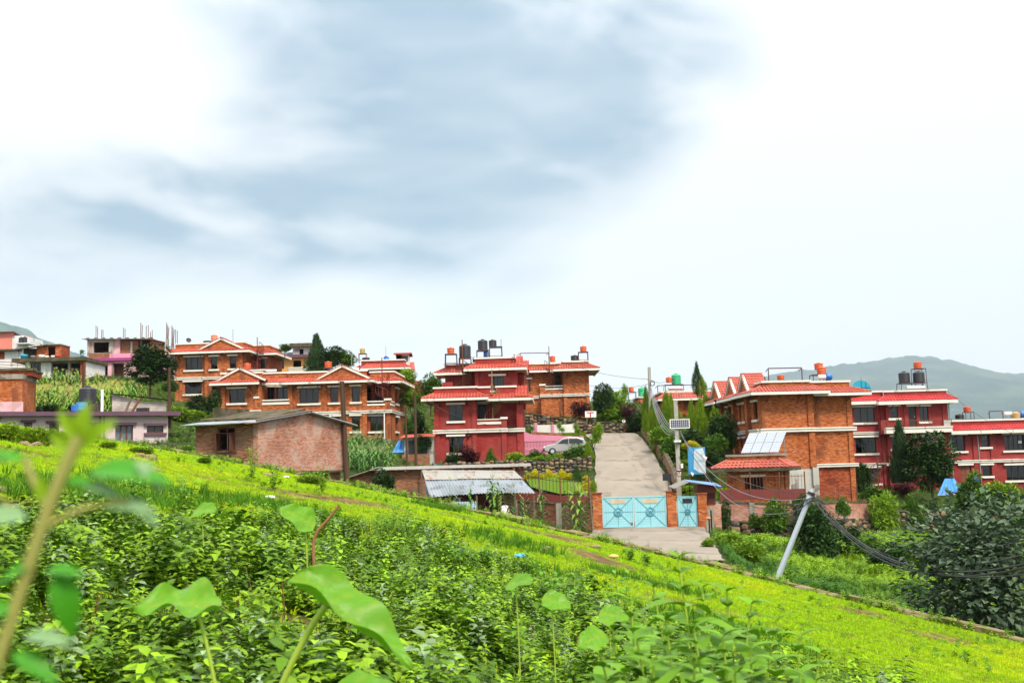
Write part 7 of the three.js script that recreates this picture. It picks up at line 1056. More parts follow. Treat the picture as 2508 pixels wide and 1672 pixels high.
// fences
function fence(label, pts, h, pitch, mat, post = M.steel_rust, panelH = 0, panelM = null) { const o = pts[0], t = thing('metal_fence', label, 'fence', o.clone(), 0); for (let i = 0; i < pts.length - 1; i++) { const a = pts[i].clone().sub(o), b = pts[i + 1].clone().sub(o), L = a.distanceTo(b), n = Math.max(2, Math.round(L / pitch)), up = V(0, h, 0); part('post', bar(a.clone().setY(a.y - 0.5), a.clone().add(V(0, h + 0.15, 0)), 0.045, 4), post, t); if (i === pts.length - 2) part('post', bar(b.clone().setY(b.y - 0.5), b.clone().add(V(0, h + 0.15, 0)), 0.045, 4), post, t); for (let k = 1; k < n; k++) { const p = a.clone().lerp(b, k / n); part('picket', bar(p.clone().setY(p.y + panelH), p.clone().add(up), 0.014, 4), mat, t); } part('rail', bar(a.clone().add(up).setY(a.y + h - 0.15), b.clone().setY(b.y + h - 0.15), 0.02, 4), mat, t); if (panelH) part('sheet_panel', quad(a, b, b.clone().setY(b.y + panelH), a.clone().setY(a.y + panelH), 0.02), panelM, t); } return t; }
fence('maroon sheet fence with thin pickets along the lawn, left of the gate', [[1262, 1222, 75.5], [1322, 1238, 75], [1374, 1246, 74.6], [1444, 1243, 74.2]].map((a) => P(...a)), 1.9, 0.24, M.black_iron, M.steel_rust, 0.85, M.steel_maroon);
fence('maroon sheet fence before the gatehouse', [[1766, 1226, 78.6], [1840, 1224, 78.6], [1912, 1224, 78.8], [1974, 1222, 79]].map((a) => P(...a)), 1.75, 0.22, M.steel_rust, M.steel_rust, 0.72, M.steel_maroon);
fence('thin rusty picket fence under the big brick house', [[1996, 1224, 79.5], [2055, 1222, 80], [2100, 1220, 80.5]].map((a) => P(...a)), 0.85, 0.14, M.steel_rust);
fence('black railing above the lilac bungalow end', [[408, 1026, 112], [440, 1025, 112], [470, 1024, 112]].map((a) => P(...a)), 0.8, 0.2, M.black_iron, M.black_iron);
// car
(function () {
const p = P(1385, 1112, 105), t = thing('parked_car', 'silver hatchback parked before the pink terrace wall', 'car', p, 0.05), body = std('car_paint', { color: C(0.46, 0.45, 0.44), roughness: 0.3, metalness: 0.5 });
const side = (pts, z, d, m, nm, b = 0.05) => { const s = new THREE.Shape(); pts.forEach(([x, y], i) => (i ? s.lineTo(x, y) : s.moveTo(x, y))); const g = new THREE.ExtrudeGeometry(s, { depth: d, bevelEnabled: b > 0, bevelSize: b, bevelThickness: b, bevelSegments: 2 }); g.translate(0, 0, z); return part(nm, metreUV(g), m, t); };
side([[-1.9, 0.35], [-1.95, 0.6], [-1.75, 0.78], [-1.0, 0.92], [-0.35, 1.36], [0.2, 1.48], [1.1, 1.46], [1.6, 1.3], [1.85, 0.95], [1.92, 0.4], [1.5, 0.28], [-1.5, 0.28]], -0.75, 1.5, body, 'body');
for (const z of [0.815, -0.83]) { side([[-0.78, 0.95], [-0.28, 1.32], [0.22, 1.38], [0.22, 0.95]], z, 0.012, M.glass_tinted_solid || (M.glass_tinted_solid = std('car_glass', { color: C(0.03, 0.035, 0.04), roughness: 0.08 })), 'side_window', 0); side([[0.3, 0.95], [0.3, 1.38], [1.05, 1.37], [1.5, 1.22], [1.6, 0.95]], z, 0.012, M.glass_tinted_solid, 'side_window', 0); }
part('windscreen', quad(V(-1.02, 0.96, 0.66), V(-1.02, 0.96, -0.66), V(-0.42, 1.37, -0.58), V(-0.42, 1.37, 0.58)).translate(-0.055, 0.05, 0), M.glass_tinted_solid, t);
for (const [x, z] of [[-1.25, 0.72], [1.2, 0.72], [-1.25, -0.72], [1.2, -0.72]]) { const w = part('wheel', new THREE.TorusGeometry(0.24, 0.09, 8, 20).translate(x, 0.3, z + 0.05), M.tank_black, t); part('rim', new THREE.CylinderGeometry(0.17, 0.17, 0.1, 14).rotateX(Math.PI / 2).translate(x, 0.3, z + 0.06), M.chrome, w); }
for (const z of [0.5, -0.5]) part('headlight', new THREE.SphereGeometry(0.14, 10, 8).scale(0.5, 0.7, 1.2).translate(-1.92, 0.68, z), M.plastic_white, t); part('door_line', bar(V(0.25, 0.4, 0.815), V(0.25, 0.95, 0.815), 0.008, 4), M.frame_dark, t); part('door_handle', bx(0.0, 0.18, 0.86, 0.9, 0.8, 0.83), M.frame_dark, t); part('bumper', bx(-2.02, -1.85, 0.34, 0.52, -0.72, 0.72), M.frame_dark, t);
})();
// the shopkeeper: one continuous figure seen from behind, in a white shirt
(function () {
const bones = [[[0, 1.0, 0], [0, 1.2, 0.01], 0.15, 0.155], [[0, 1.2, 0.01], [0, 1.4, 0], 0.155, 0.13], [[-0.1, 1.42, 0], [0.1, 1.42, 0], 0.085, 0.085], [[0, 1.42, 0], [0, 1.54, 0.02], 0.055, 0.052], [[0, 1.6, 0.03], [0, 1.66, 0.03], 0.088, 0.095], [[-0.19, 1.42, 0], [-0.25, 1.16, 0.03], 0.058, 0.046], [[-0.25, 1.16, 0.03], [-0.2, 0.96, 0.16], 0.043, 0.033], [[0.19, 1.42, 0], [0.26, 1.17, -0.02], 0.058, 0.046], [[0.26, 1.17, -0.02], [0.24, 0.95, 0.1], 0.043, 0.033], [[-0.2, 0.96, 0.16], [-0.18, 0.88, 0.2], 0.034, 0.022], [[0.24, 0.95, 0.1], [0.23, 0.86, 0.13], 0.034, 0.022], [[-0.09, 0.98, 0], [-0.1, 0.5, 0.03], 0.1, 0.062], [[-0.1, 0.5, 0.03], [-0.1, 0.08, 0], 0.058, 0.042], [[0.09, 0.98, 0], [0.11, 0.5, 0.03], 0.1, 0.062], [[0.11, 0.5, 0.03], [0.11, 0.08, 0], 0.058, 0.042], [[-0.1, 0.05, -0.02], [-0.1, 0.04, 0.16], 0.045, 0.035], [[0.11, 0.05, -0.02], [0.12, 0.04, 0.16], 0.045, 0.035]].map(([a, b, r, s]) => [V(...a), V(...b), r, s]);
const sd = (p, list) => { let d = 9; for (const [a, b, r, s] of list) { const ab = new THREE.Vector3().subVectors(b, a), t = clamp(new THREE.Vector3().subVectors(p, a).dot(ab) / ab.lengthSq()), q = p.distanceTo(a.clone().addScaledVector(ab, t)) - lerp(r, s, t), h = clamp(0.5 + 0.5 * (q - d) / -0.04 * -1); const k = 0.035, m = Math.max(k - Math.abs(d - q), 0) / k; d = Math.min(d, q) - m * m * k * 0.25; } return d; };
function skin_(list, grow, y0, y1) { const cell = 0.022, pos = [], nx = 32, nz = 26, ny = Math.ceil((y1 - y0) / cell), f = new Float32Array((nx + 1) * (ny + 1) * (nz + 1)), id = (i, j, k) => (j * (nz + 1) + k) * (nx + 1) + i, pt = (i, j, k) => V((i - nx / 2) * cell, y0 + j * cell, (k - nz / 2 + 3) * cell); for (let j = 0; j <= ny; j++) for (let k = 0; k <= nz; k++) for (let i = 0; i <= nx; i++) f[id(i, j, k)] = sd(pt(i, j, k), list) - grow; const tet = [[0, 5, 1, 6], [0, 1, 2, 6], [0, 2, 3, 6], [0, 3, 7, 6], [0, 7, 4, 6], [0, 4, 5, 6]]; for (let j = 0; j < ny; j++) for (let k = 0; k < nz; k++) for (let i = 0; i < nx; i++) { const c = [[i, j, k], [i + 1, j, k], [i + 1, j, k + 1], [i, j, k + 1], [i, j + 1, k], [i + 1, j + 1, k], [i + 1, j + 1, k + 1], [i, j + 1, k + 1]], v = c.map((q) => f[id(...q)]); if (v.every((x) => x > 0) || v.every((x) => x <= 0)) continue; for (const t of tet) { const inn = t.filter((q) => v[q] <= 0), out = t.filter((q) => v[q] > 0), X = (a, b) => pt(...c[a]).lerp(pt(...c[b]), v[a] / (v[a] - v[b])); let tri = []; if (inn.length === 1) tri = [out.map((o) => X(inn[0], o))]; else if (inn.length === 3) tri = [inn.map((o) => X(o, out[0]))]; else if (inn.length === 2) { const [a, b] = inn, [e, g] = out, p = X(a, e), q = X(a, g), r = X(b, g), s = X(b, e); tri = [[p, q, r], [p, r, s]]; } for (const [a, b, d] of tri) { const m = a.clone().add(b).add(d).multiplyScalar(1 / 3), n = new THREE.Vector3().subVectors(b, a).cross(new THREE.Vector3().subVectors(d, a)).normalize(); const flip = sd(m.clone().addScaledVector(n, 0.01), list) < sd(m, list); for (const w of flip ? [a, d, b] : [a, b, d]) pos.push(w.x, w.y, w.z); } } } const g = new THREE.BufferGeometry(), nor = []; for (let i = 0; i < pos.length; i += 3) { const p = V(pos[i], pos[i + 1], pos[i + 2]), e = 0.006, n = V(sd(p.clone().setX(p.x + e), list) - sd(p.clone().setX(p.x - e), list), sd(p.clone().setY(p.y + e), list) - sd(p.clone().setY(p.y - e), list), sd(p.clone().setZ(p.z + e), list) - sd(p.clone().setZ(p.z - e), list)).normalize(); nor.push(n.x, n.y, n.z); } g.setAttribute('position', new THREE.Float32BufferAttribute(pos, 3)); g.setAttribute('normal', new THREE.Float32BufferAttribute(nor, 3)); return metreUV(g); }
const head = P(...ZA(1205, 722), 69.3), t = thing('person', 'person in a white shirt standing at the opening of the tin shelter', 'person', head.clone().setY(head.y - 1.62), Math.PI + 0.5);
part('body', skin_(bones, 0, -0.02, 1.8), M.skin, t); part('shirt', skin_(bones.slice(0, 3).concat([bones[5], bones[7]]), 0.016, 0.92, 1.52), M.plastic_white, t); part('trousers', skin_(bones.slice(11, 15), 0.018, 0.05, 1.12), std('trouser_grey', { color: C(0.1, 0.1, 0.12), roughness: 0.9 }), t); part('hair', new THREE.SphereGeometry(0.108, 16, 12, 0, 6.283, 0, 1.9).rotateX(-0.45).scale(0.98, 1.08, 1.05).translate(0, 1.655, 0.018), M.black_iron, t); part('nose', new THREE.ConeGeometry(0.016, 0.045, 6).rotateX(1.9).translate(0, 1.625, 0.125), M.skin, t);
})();
// poles and cables
function pole(px, pyB, pyT, Z, r, mat, label, dx = 0, name = 'utility_pole') { const a = P(px, pyB, Z), b = P(px + dx, pyT, Z); a.y -= 0.6; return single(name, bar(V(0, 0, 0), b.clone().sub(a), r, 10, r * 0.8), mat, label, 'pole', null, a); }
pole(1594, 1010, 899, 116, 0.19, M.pole_concrete, 'tall concrete utility pole beside the cypresses', -4); pole(849, 1162, 934, 68, 0.17, M.pole_wood, 'leaning dark wooden pole right of the brick shed', -12); pole(414, 1030, 900, 88, 0.14, M.pole_wood, 'dark pole behind the lilac bungalow end'); pole(1019, 1145, 960, 92, 0.13, M.pole_wood, 'taller of two dark poles left of the red house', -3); pole(997, 1145, 996, 92, 0.1, M.pole_wood, 'shorter of two dark poles left of the red house', -4); pole(203, 955, 894, 95, 0.12, M.pole_wood, 'thin dark pole in the maize'); pole(1714, 965, 930, 112, 0.06, M.steel_rust, 'thin rusty post before the cypress-side house');
(function () { const a = P(1882, 1428, 45), b = P(1991, 1198, 45); a.y -= 0.9; a.x -= 0.12; const d = b.clone().sub(a), t = thing('leaning_pole', 'silver metal pole leaning to the right behind the field wall', 'pole', a, 0); part('shaft', bar(V(0, 0, 0), d, 0.125, 16, 0.095), M.pole_metal, t); const u = d.clone().normalize(); for (const k of [0.25, 0.6]) part('clamp', bar(d.clone().addScaledVector(u, -k), d.clone().addScaledVector(u, -k + 0.12), 0.125, 14), k < 0.5 ? M.black_iron : M.cable_grey, t); part('cap', bar(d.clone(), d.clone().addScaledVector(u, 0.05), 0.1, 14), M.pole_concrete, t); const loop = []; for (let k = 0; k <= 10; k++) { const s = k / 10; loop.push(d.clone().addScaledVector(u, -0.75).add(V(-0.75 + 1.4 * s, -0.55 + 0.9 * Math.sin(s * 2.2), 0.16))); } part('cable_loop', tube(loop, 0.025, 24, 5), M.cable, t); part('cable_loop', tube(loop.map((p) => p.clone().add(V(0.08, -0.09, 0.03))), 0.02, 24, 5), M.cable, t); })();
const PT = P(1993, 1207, 45), PS = P(1665, 1062, 84), PU = P(1592, 935, 116);
function cable(a, b, sag, r, label, mat = M.cable, mid = null) { const pts = []; for (let k = 0; k <= 16; k++) { const t = k / 16, p = a.clone().lerp(b, t); p.y -= sag * 4 * t * (1 - t); pts.push(p.sub(a)); } single('cable', tube(pts, r, 32, 5), mat, label, 'cable', 'overhead cables', a.clone()); }
const jit = (v, k) => v.clone().add(V(0.06 * Math.sin(k * 3), 0.09 * k, 0.05 * Math.cos(k * 2)));
for (let k = 0; k < 5; k++) cable(jit(PU, -k * 2.2 - 4), jit(PS, k), 0.9 + 0.25 * k, 0.022, 'grey cable from the utility pole to the solar lamp, ' + ['top', 'second', 'middle', 'fourth', 'lowest'][k] + ' of the bundle', M.cable_grey);
for (let k = 0; k < 4; k++) cable(jit(PS, k), jit(PT, -k * 1.6), [1.1, 1.7, 2.2, 2.4][k], 0.017, 'cable from the solar lamp to the leaning pole, ' + ['topmost', 'second', 'third', 'lowest'][k], k % 2 ? M.cable_grey : M.cable);
const RE = [[2530, 1312, 25], [2530, 1318, 24], [2540, 1374, 21], [2540, 1382, 21], [2540, 1402, 20.5], [2540, 1350, 23]]; RE.forEach((a, k) => cable(jit(PT, -k * 0.8), P(...a), [0.9, 1.0, 1.15, 1.2, 1.0, 1.1][k], k > 1 && k < 4 ? 0.022 : 0.012, 'cable from the leaning pole to the right picture edge, ' + ['first', 'second', 'third', 'fourth', 'fifth', 'sixth'][k] + ' from above'));
[[1375, 886, 128], [1400, 930, 128], [1400, 938, 128], [1400, 946, 128]].forEach((a, k) => cable(P(...a), jit(PU, 3 - k * 5), 0.4 + 0.3 * k, 0.02, 'thin line from the orange house to the utility pole, ' + ['highest', 'second highest', 'third', 'lowest'][k])); cable(jit(PU, 3), P(1640, 928, 132), 0.4, 0.02, 'line from the utility pole to the bigger green tank'); cable(P(1042, 978, 104), P(1300, 1038, 100), 1.0, 0.02, 'dark line crossing the front of the red house'); cable(P(843, 1003, 68), P(985, 975, 100), 0.7, 0.015, 'line from the leaning wooden pole to the corner balcony'); cable(P(414, 926, 88), P(650, 1010, 80), 1.5, 0.015, 'line from the dark pole across the gabled houses'); cable(P(2322, 958, 108), P(2480, 1060, 104), 0.4, 0.015, 'stay line down from the crimson house roof');
(function () { const t = thing('cable_coil', 'coil of black cable hanging on the utility pole', 'coil', P(1598, 939, 115.6), 0); for (let k = 0; k < 3; k++) part('loop', new THREE.TorusGeometry(0.2 + 0.02 * k, 0.025, 5, 20).translate(0, 0, 0.03 * k), M.cable, t); part('hook', bar(V(0, 0.15, 0), V(-0.2, 0.35, 0), 0.02, 4), M.black_iron, t); const l = thing('street_lamp', 'small street lamp arm on the utility pole', 'lamp', P(1591, 930, 115.8), 0); part('arm', bar(V(0, 0, 0), V(-0.5, 0.12, 0.2), 0.03, 5), M.steel_grey, l); part('head', bx(-0.85, -0.45, 0.06, 0.16, 0.1, 0.3), M.tank_tan, l); })();
// tarpaulins and bundles
function tarp(px, py, Z, w, h, mat, label, seed, name = 'tarpaulin') { const g = new THREE.PlaneGeometry(w, h, 24, 16), p = g.attributes.position; for (let i = 0; i < p.count; i++) { const x = p.getX(i), y = p.getY(i), k = 0.5 + y / h; p.setXYZ(i, x * (1.15 - 0.75 * k) + 0.15 * w * k, y, -0.9 * h * k * 0.8 + 0.12 * Math.sin(x * 9 + seed) * (1 - k * 0.5) + 0.08 * N3(x * 3, y * 3, seed)); } g.computeVertexNormals(); const t = thing(name, label, 'tarpaulin', P(px, py, Z), 0); part('sheet', g, Object.assign(mat, { side: THREE.DoubleSide }), t); return t; }
(function () { const t = tarp(2330, 1192, 93, 2.0, 1.3, M.tarp_blue, 'blue tarpaulin with an orange hem, under the big dark tree', 3); part('hem', bar(V(-1.15, -0.66, 0.05), V(1.15, -0.6, 0.05), 0.03, 5), M.tarp_orange, t); tarp(975, 1093, 104, 1.0, 1.1, M.tarp_blue, 'crumpled light blue bundle at the corner of the gabled house', 8); tarp(2389, 1172, 98, 0.6, 0.5, M.plastic_blue, 'small blue cloth among the bushes before the crimson wing', 5, 'cloth'); })();
// stones and litter on the field
(function () { const r = rng(66); for (let [px, py, s, l] of [[58, 1090, 0.2, 'white stone on the left crest, the bigger one'], [72, 1094, 0.12, 'small white stone on the left crest'], [86, 1092, 0.2, 'pale stone right of the two on the left crest'], [343, 1120, 0.22, 'white stone among the three in the upper field'], [368, 1125, 0.26, 'long pale stone among the three in the upper field'], [326, 1128, 0.16, 'small stone left of the long pale one'], [1338, 1348, 0.2, 'flat tan stone below the left gate pillar'], [1460, 1343, 0.24, 'pale boulder near the wall before the gate'], [655, 1167, 0.28, 'pinkish flat stone on the mid field'], [385, 1155, 0.14, 'grey stone on the mid field'], [990, 1210, 0.22, 'stone at the field wall left of the shelter'], [8, 1205, 0.16, 'brown stone at the left picture edge']]) { const p = hitField(px, py), s0 = s; s *= 0.5; const t = stone(scene, p.x, p.y + s * 0.25, p.z, s * 1.2, s * 0.7, s * 0.8, r, numbered('field_stone')); t.material = stoneMats[[1, 3][Math.floor(r() * 2)]]; t.userData = { label: l, category: 'stone', group: 'loose stones' }; } for (const [px, py, m, l] of [[1273, 1366, 'plastic_sky', 'scrap of blue plastic on the field'], [1503, 1366, 'tank_tan', 'yellow scrap near the wall'], [700, 1170, 'plastic_white', 'white scrap below the brick shed'], [660, 1222, 'plastic_white', 'white scrap on the worn bank']]) { const p = hitField(px, py); single('litter', new THREE.IcosahedronGeometry(0.09, 1).scale(1.3, 0.5, 1), M[m], l, 'litter', null, p.setY(p.y + 0.03)); } })();
// ---------------------------------------------------------------- plants
leafMat('foliage', 1, 1, 1, 0.2, 0.6); leafMat('foliage_glossy', 1, 1, 1, 0.15, 0.42); leafMat('foliage_bright', 1, 1, 1, 0.28, 0.6);
const bark = std('bark', { map: mottled(120, [96, 80, 64], [66, 54, 44], 0.9, 20, [0.5, 0.9]), roughness: 1 });
class Leaves {       // many small folded leaves in one mesh
constructor() { this.p = []; this.c = []; }
leaf(x, y, z, dir, nor, len, wid, col, fold = 0.2) {
const s = new THREE.Vector3().crossVectors(dir, nor).normalize(), n = new THREE.Vector3().crossVectors(s, dir).normalize();
const q = (a, b, c) => [x + dir.x * a + s.x * b + n.x * c, y + dir.y * a + s.y * b + n.y * c, z + dir.z * a + s.z * b + n.z * c];
const A = q(0, 0, 0), B = q(len * 0.45, wid / 2, fold * wid), D = q(len * 0.45, -wid / 2, fold * wid), E = q(len, 0, -fold * wid * 0.6);
this.p.push(...A, ...B, ...E, ...A, ...E, ...D); for (let i = 0; i < 6; i++) this.c.push(...col);
}
build() { const g = new THREE.BufferGeometry(); g.setAttribute('position', new THREE.Float32BufferAttribute(this.p, 3)); g.setAttribute('color', new THREE.Float32BufferAttribute(this.c, 3)); g.computeVertexNormals(); g.setAttribute('uv', new THREE.Float32BufferAttribute(new Float32Array(this.p.length / 3 * 2), 2)); return g; }
}
function ovalLeaf(L, o, dir, nor, len, wid, col, { droop = 0.25, fold = 0.25, n = 5 } = {}) {     // pointed oval leaf, folded along the midrib and drooping
const s = new THREE.Vector3().crossVectors(dir, nor).normalize(), up = new THREE.Vector3().crossVectors(s, dir).normalize(), row = [];
for (let i = 0; i <= n; i++) { const t = i / n, w = wid * 0.5 * Math.pow(Math.sin(Math.PI * Math.pow(t, 0.75)), 0.9), c = o.clone().addScaledVector(dir, len * t).addScaledVector(up, -droop * len * t * t); row.push([c.clone().addScaledVector(s, w).addScaledVector(up, fold * w), c, c.clone().addScaledVector(s, -w).addScaledVector(up, fold * w)]); }
for (let i = 0; i < n; i++) for (const [a, b, c, d] of [[row[i][0], row[i][1], row[i + 1][1], row[i + 1][0]], [row[i][1], row[i][2], row[i + 1][2], row[i + 1][1]]]) { for (const v of [a, b, c, a, c, d]) { L.p.push(v.x, v.y, v.z); L.c.push(...col); } }
}
const PAL = { dark: [[0.022, 0.06, 0.012], [0.05, 0.11, 0.02]], mid: [[0.05, 0.13, 0.01], [0.13, 0.25, 0.02]], light: [[0.12, 0.26, 0.012], [0.28, 0.42, 0.02]], lime: [[0.16, 0.3, 0.01], [0.3, 0.42, 0.02]], yellow: [[0.5, 0.5, 0.01], [0.72, 0.64, 0.015]], maroon: [[0.05, 0.01, 0.014], [0.1, 0.018, 0.022]], grey: [[0.05, 0.09, 0.05], [0.13, 0.19, 0.11]], cypress: [[0.1, 0.2, 0.008], [0.24, 0.36, 0.012]], pine: [[0.02, 0.055, 0.02], [0.05, 0.1, 0.03]] };
const pick = (pal, r) => { const t = r(), a = pal[0], b = pal[1], k = 0.85 + 0.3 * r(); return [lerp(a[0], b[0], t) * k, lerp(a[1], b[1], t) * k, lerp(a[2], b[2], t) * k]; };
const rdir = (r) => { const u = r() * 2 - 1, a = r() * 6.2832, s = Math.sqrt(1 - u * u); return V(s * Math.cos(a), u, s * Math.sin(a)); };
// unit crown: fits x,z in -1..1 and y in 0..2; clumps of leaves with gaps between
function crownGeo(seed, { clumps = 26, n = 3200, len = 0.12, wid = 0.07, pal = 'mid', shape = 'round', rag = 0.25 } = {}) {
const r = rng(seed), L = new Leaves(), cs = [];
for (let i = 0; i < clumps; i++) {
const d = rdir(r), k = Math.pow(r(), 0.45) * 0.78; let x = d.x * k, y = 1 + d.y * k, z = d.z * k, q = rr(0.2, 0.36, r);
if (shape === 'cone') { y = 0.1 + 1.8 * Math.pow((i + r()) / clumps, 1.15); const w = (1 - y / 2) * 0.78 + 0.06, a = i * 2.4 + r(), b = Math.sqrt(r()) * w; x = b * Math.cos(a); z = b * Math.sin(a); q = 0.1 + 0.22 * (1 - y / 2); }
if (shape === 'flame') { y = 0.08 + 1.84 * (i + r()) / clumps; const w = Math.sin(Math.PI * Math.pow(clamp(y / 2.05), 0.62)) * 0.8 + 0.04, a = i * 2.4 + r(), b = Math.sqrt(r()) * w; x = b * Math.cos(a); z = b * Math.sin(a); q = 0.16 + 0.16 * (1 - y / 2); }
if (shape === 'bush') { y = 0.35 + Math.abs(d.y) * k * 1.5; }
cs.push([x, y, z, q, r()]);
}
const tot = cs.reduce((s, c) => s + c[3] * c[3], 0);
for (const [x, y, z, q, tone] of cs) {
const m = Math.round(n * q * q / tot), up = shape === 'flame' || shape === 'cone';
for (let i = 0; i < m; i++) {
const d = rdir(r), k = q * (0.5 + 0.62 * Math.pow(r(), 0.6) + (r() < rag ? 0.2 * r() : 0)), v = up ? V(d.x * 0.5, 1.1 + 0.5 * r(), d.z * 0.5).normalize() : V(d.x + 0.7 * (r() - 0.5), d.y * 0.6 + 0.25 * (r() - 0.7), d.z + 0.7 * (r() - 0.5)).normalize();
const no = up ? V(d.x, 0.2, d.z).normalize() : V(d.x * 0.5 + 0.5 * (r() - 0.5), 0.7 + 0.5 * d.y, d.z * 0.5 + 0.5 * (r() - 0.5)).normalize(), c = pick(PAL[pal], r), s = rr(0.65, 1.25, r), e = 0.85 + 0.3 * tone;
const g = shape === 'flame' || shape === 'cone' ? 1.15 : 1.35; L.leaf(x + d.x * k, Math.max(0, y + d.y * k * (up ? 1.5 : 0.9)), z + d.z * k, v, no, len * s * g, wid * s * g, c.map((w) => w * e));
}
}
return L.build();
}
function limbs(seed, h, r0, n = 7) { const r = rng(seed), g = [tube([V(0, -0.4, 0), V(0.03 * h * (r() - 0.5), h * 0.3, 0), V(0.08 * h * (r() - 0.5), h * 0.6, 0.05 * h * (r() - 0.5)), V(0, h * 0.9, 0)], r0, 8, 7)]; const p = g[0].attributes.position; for (let i = 0; i < p.count; i++) { const k = 1 - 0.75 * clamp(p.getY(i) / h), x = p.getX(i), z = p.getZ(i); p.setX(i, x * k); p.setZ(i, z * k); } for (let i = 0; i < n; i++) { const a = i * 2.4 + r(), y = h * rr(0.35, 0.75, r), l = h * rr(0.22, 0.4, r); g.push(bar(V(0, y, 0), V(Math.cos(a) * l, y + l * rr(0.4, 0.9, r), Math.sin(a) * l), r0 * 0.38, 5, r0 * 0.1)); } return merge(g); }
const protos = new Map();
function proto(kind, v) { const key = kind + v; if (!protos.has(key)) { const [shape, pal, o] = KIND[kind]; protos.set(key, crownGeo(1000 + v * 37 + kind.length * 7 + kind.charCodeAt(0), { shape, pal, ...o })); } return protos.get(key); }
const KIND = { dark_tree: ['round', 'dark', { n: 5200, clumps: 34, len: 0.11, wid: 0.07 }], green_tree: ['round', 'mid', { n: 4600, clumps: 30, len: 0.12, wid: 0.07 }], lime_tree: ['round', 'light', { n: 4200, clumps: 26, len: 0.12, wid: 0.06 }], maroon_bush: ['round', 'maroon', { n: 3600, clumps: 30, len: 0.12, wid: 0.05 }], cypress: ['flame', 'cypress', { n: 4600, clumps: 60, len: 0.15, wid: 0.05 }], dark_cypress: ['flame', 'pine', { n: 4200, clumps: 60, len: 0.13, wid: 0.05 }], cone_tree: ['cone', 'pine', { n: 4200, clumps: 60, len: 0.16, wid: 0.06 }], shrub: ['bush', 'mid', { n: 3000, clumps: 24, len: 0.15, wid: 0.075 }], dark_shrub: ['bush', 'dark', { n: 3200, clumps: 24, len: 0.14, wid: 0.075 }], light_shrub: ['bush', 'light', { n: 3000, clumps: 24, len: 0.15, wid: 0.075 }], lime_shrub: ['bush', 'lime', { n: 3000, clumps: 24, len: 0.14, wid: 0.07 }], yellow_shrub: ['bush', 'yellow', { n: 2800, clumps: 24, len: 0.14, wid: 0.07 }], grey_tree: ['round', 'grey', { n: 5200, clumps: 70, len: 0.07, wid: 0.05, rag: 0.4 }], topiary: ['round', 'light', { n: 5200, clumps: 60, len: 0.07, wid: 0.04, rag: 0 }], dark_topiary: ['flame', 'dark', { n: 5200, clumps: 70, len: 0.07, wid: 0.04, rag: 0 }] };
let plantSeed = 1;
// plant by photograph box: centre x, foot y, top y, width, forward distance
function plant(kind, px, pyB, pyT, w, Z, label, { trunk = 0, name = null, cat = null, group = null, tiltZ = 0 } = {}) {
if (Z > 60) { const q = hitGround(px, pyB, 45), zh = -q.z + 0.2; if (zh < Z - 0.8 && zh > Z * 0.72) { w *= 1; Z = zh; } }
const foot = P(px, pyB, Z), top = P(px, pyT, Z), h = top.y - foot.y, W = w * mpp(Z) / 2, isTree = trunk > 0 || /cypress|tree/.test(kind);
const t = thing(name || (isTree ? 'tree' : 'shrub'), label, cat || (isTree ? 'tree' : 'shrub'), foot, (plantSeed * 2.399) % 6.28, group), v = plantSeed++ % 2;
const c = finish(new THREE.Mesh(proto(kind, v), kind.includes('dark') || kind.includes('maroon') ? leafMats.foliage_glossy : /lime|yellow|light/.test(kind) ? leafMats.foliage_bright : leafMats.foliage)); c.name = isTree ? 'crown' : 'foliage'; const fat = isTree ? 1.12 : 1.22; c.scale.set(W * fat, h * (1 - trunk) / 1.8, W * fat); c.position.y = h * trunk - 0.02; t.add(c);
part(isTree ? 'trunk' : 'stem', limbs(plantSeed, isTree ? h * Math.max(0.55, trunk + 0.35) : h * 0.5, isTree ? Math.max(0.05, h * 0.022) : Math.max(0.02, h * 0.02), 5), bark, t); if (tiltZ) t.rotation.z = tiltZ; return t;
}
// trees behind and between the houses
plant('dark_tree', 367, 965, 846, 112, 118, 'dark broadleaf tree before the pink house', { trunk: 0.22 }); plant('dark_shrub', 418, 905, 872, 30, 121, 'dark leafy clump left of the upper gabled house');
plant('cone_tree', 775, 915, 829, 56, 141, 'tall dark pointed tree beside the ochre house', { trunk: 0.05 }); plant('dark_tree', 815, 912, 852, 60, 143, 'feathery dark tree right of the pointed tree', { trunk: 0.1 }); plant('green_tree', 850, 910, 858, 44, 144, 'mid green tree behind the widest gable', { trunk: 0.1 }); plant('green_tree', 697, 872, 843, 32, 150, 'small tree on the ochre house terrace', { trunk: 0.35 });
plant('lime_tree', 990, 975, 903, 64, 126, 'bright green tree between the gabled pair and the red house', { trunk: 0.1 }); plant('lime_shrub', 1005, 1000, 950, 60, 122, 'yellow-green bank of leaves above the grey retaining wall'); plant('green_tree', 1055, 1010, 915, 60, 119, 'loose green tree at the left side of the red house', { trunk: 0.25 }); plant('dark_shrub', 1020, 1070, 1005, 46, 113, 'dark shrub left of the red house'); plant('dark_shrub', 1035, 1105, 1060, 40, 104, 'flowering dark shrub over the brick yard wall');
plant('dark_tree', 1478, 1035, 945, 50, 131, 'dark grey-green tree behind the white notice', { trunk: 0.15 }); plant('lime_tree', 1505, 1030, 952, 60, 128, 'light green tree above the stone terrace wall', { trunk: 0.1 }); plant('lime_tree', 1530, 985, 942, 17, 130, 'slim light green tree beside an orange tank', { trunk: 0.1 }); plant('light_shrub', 1500, 1040, 990, 90, 124, 'broad light green shrub on the stone terrace');
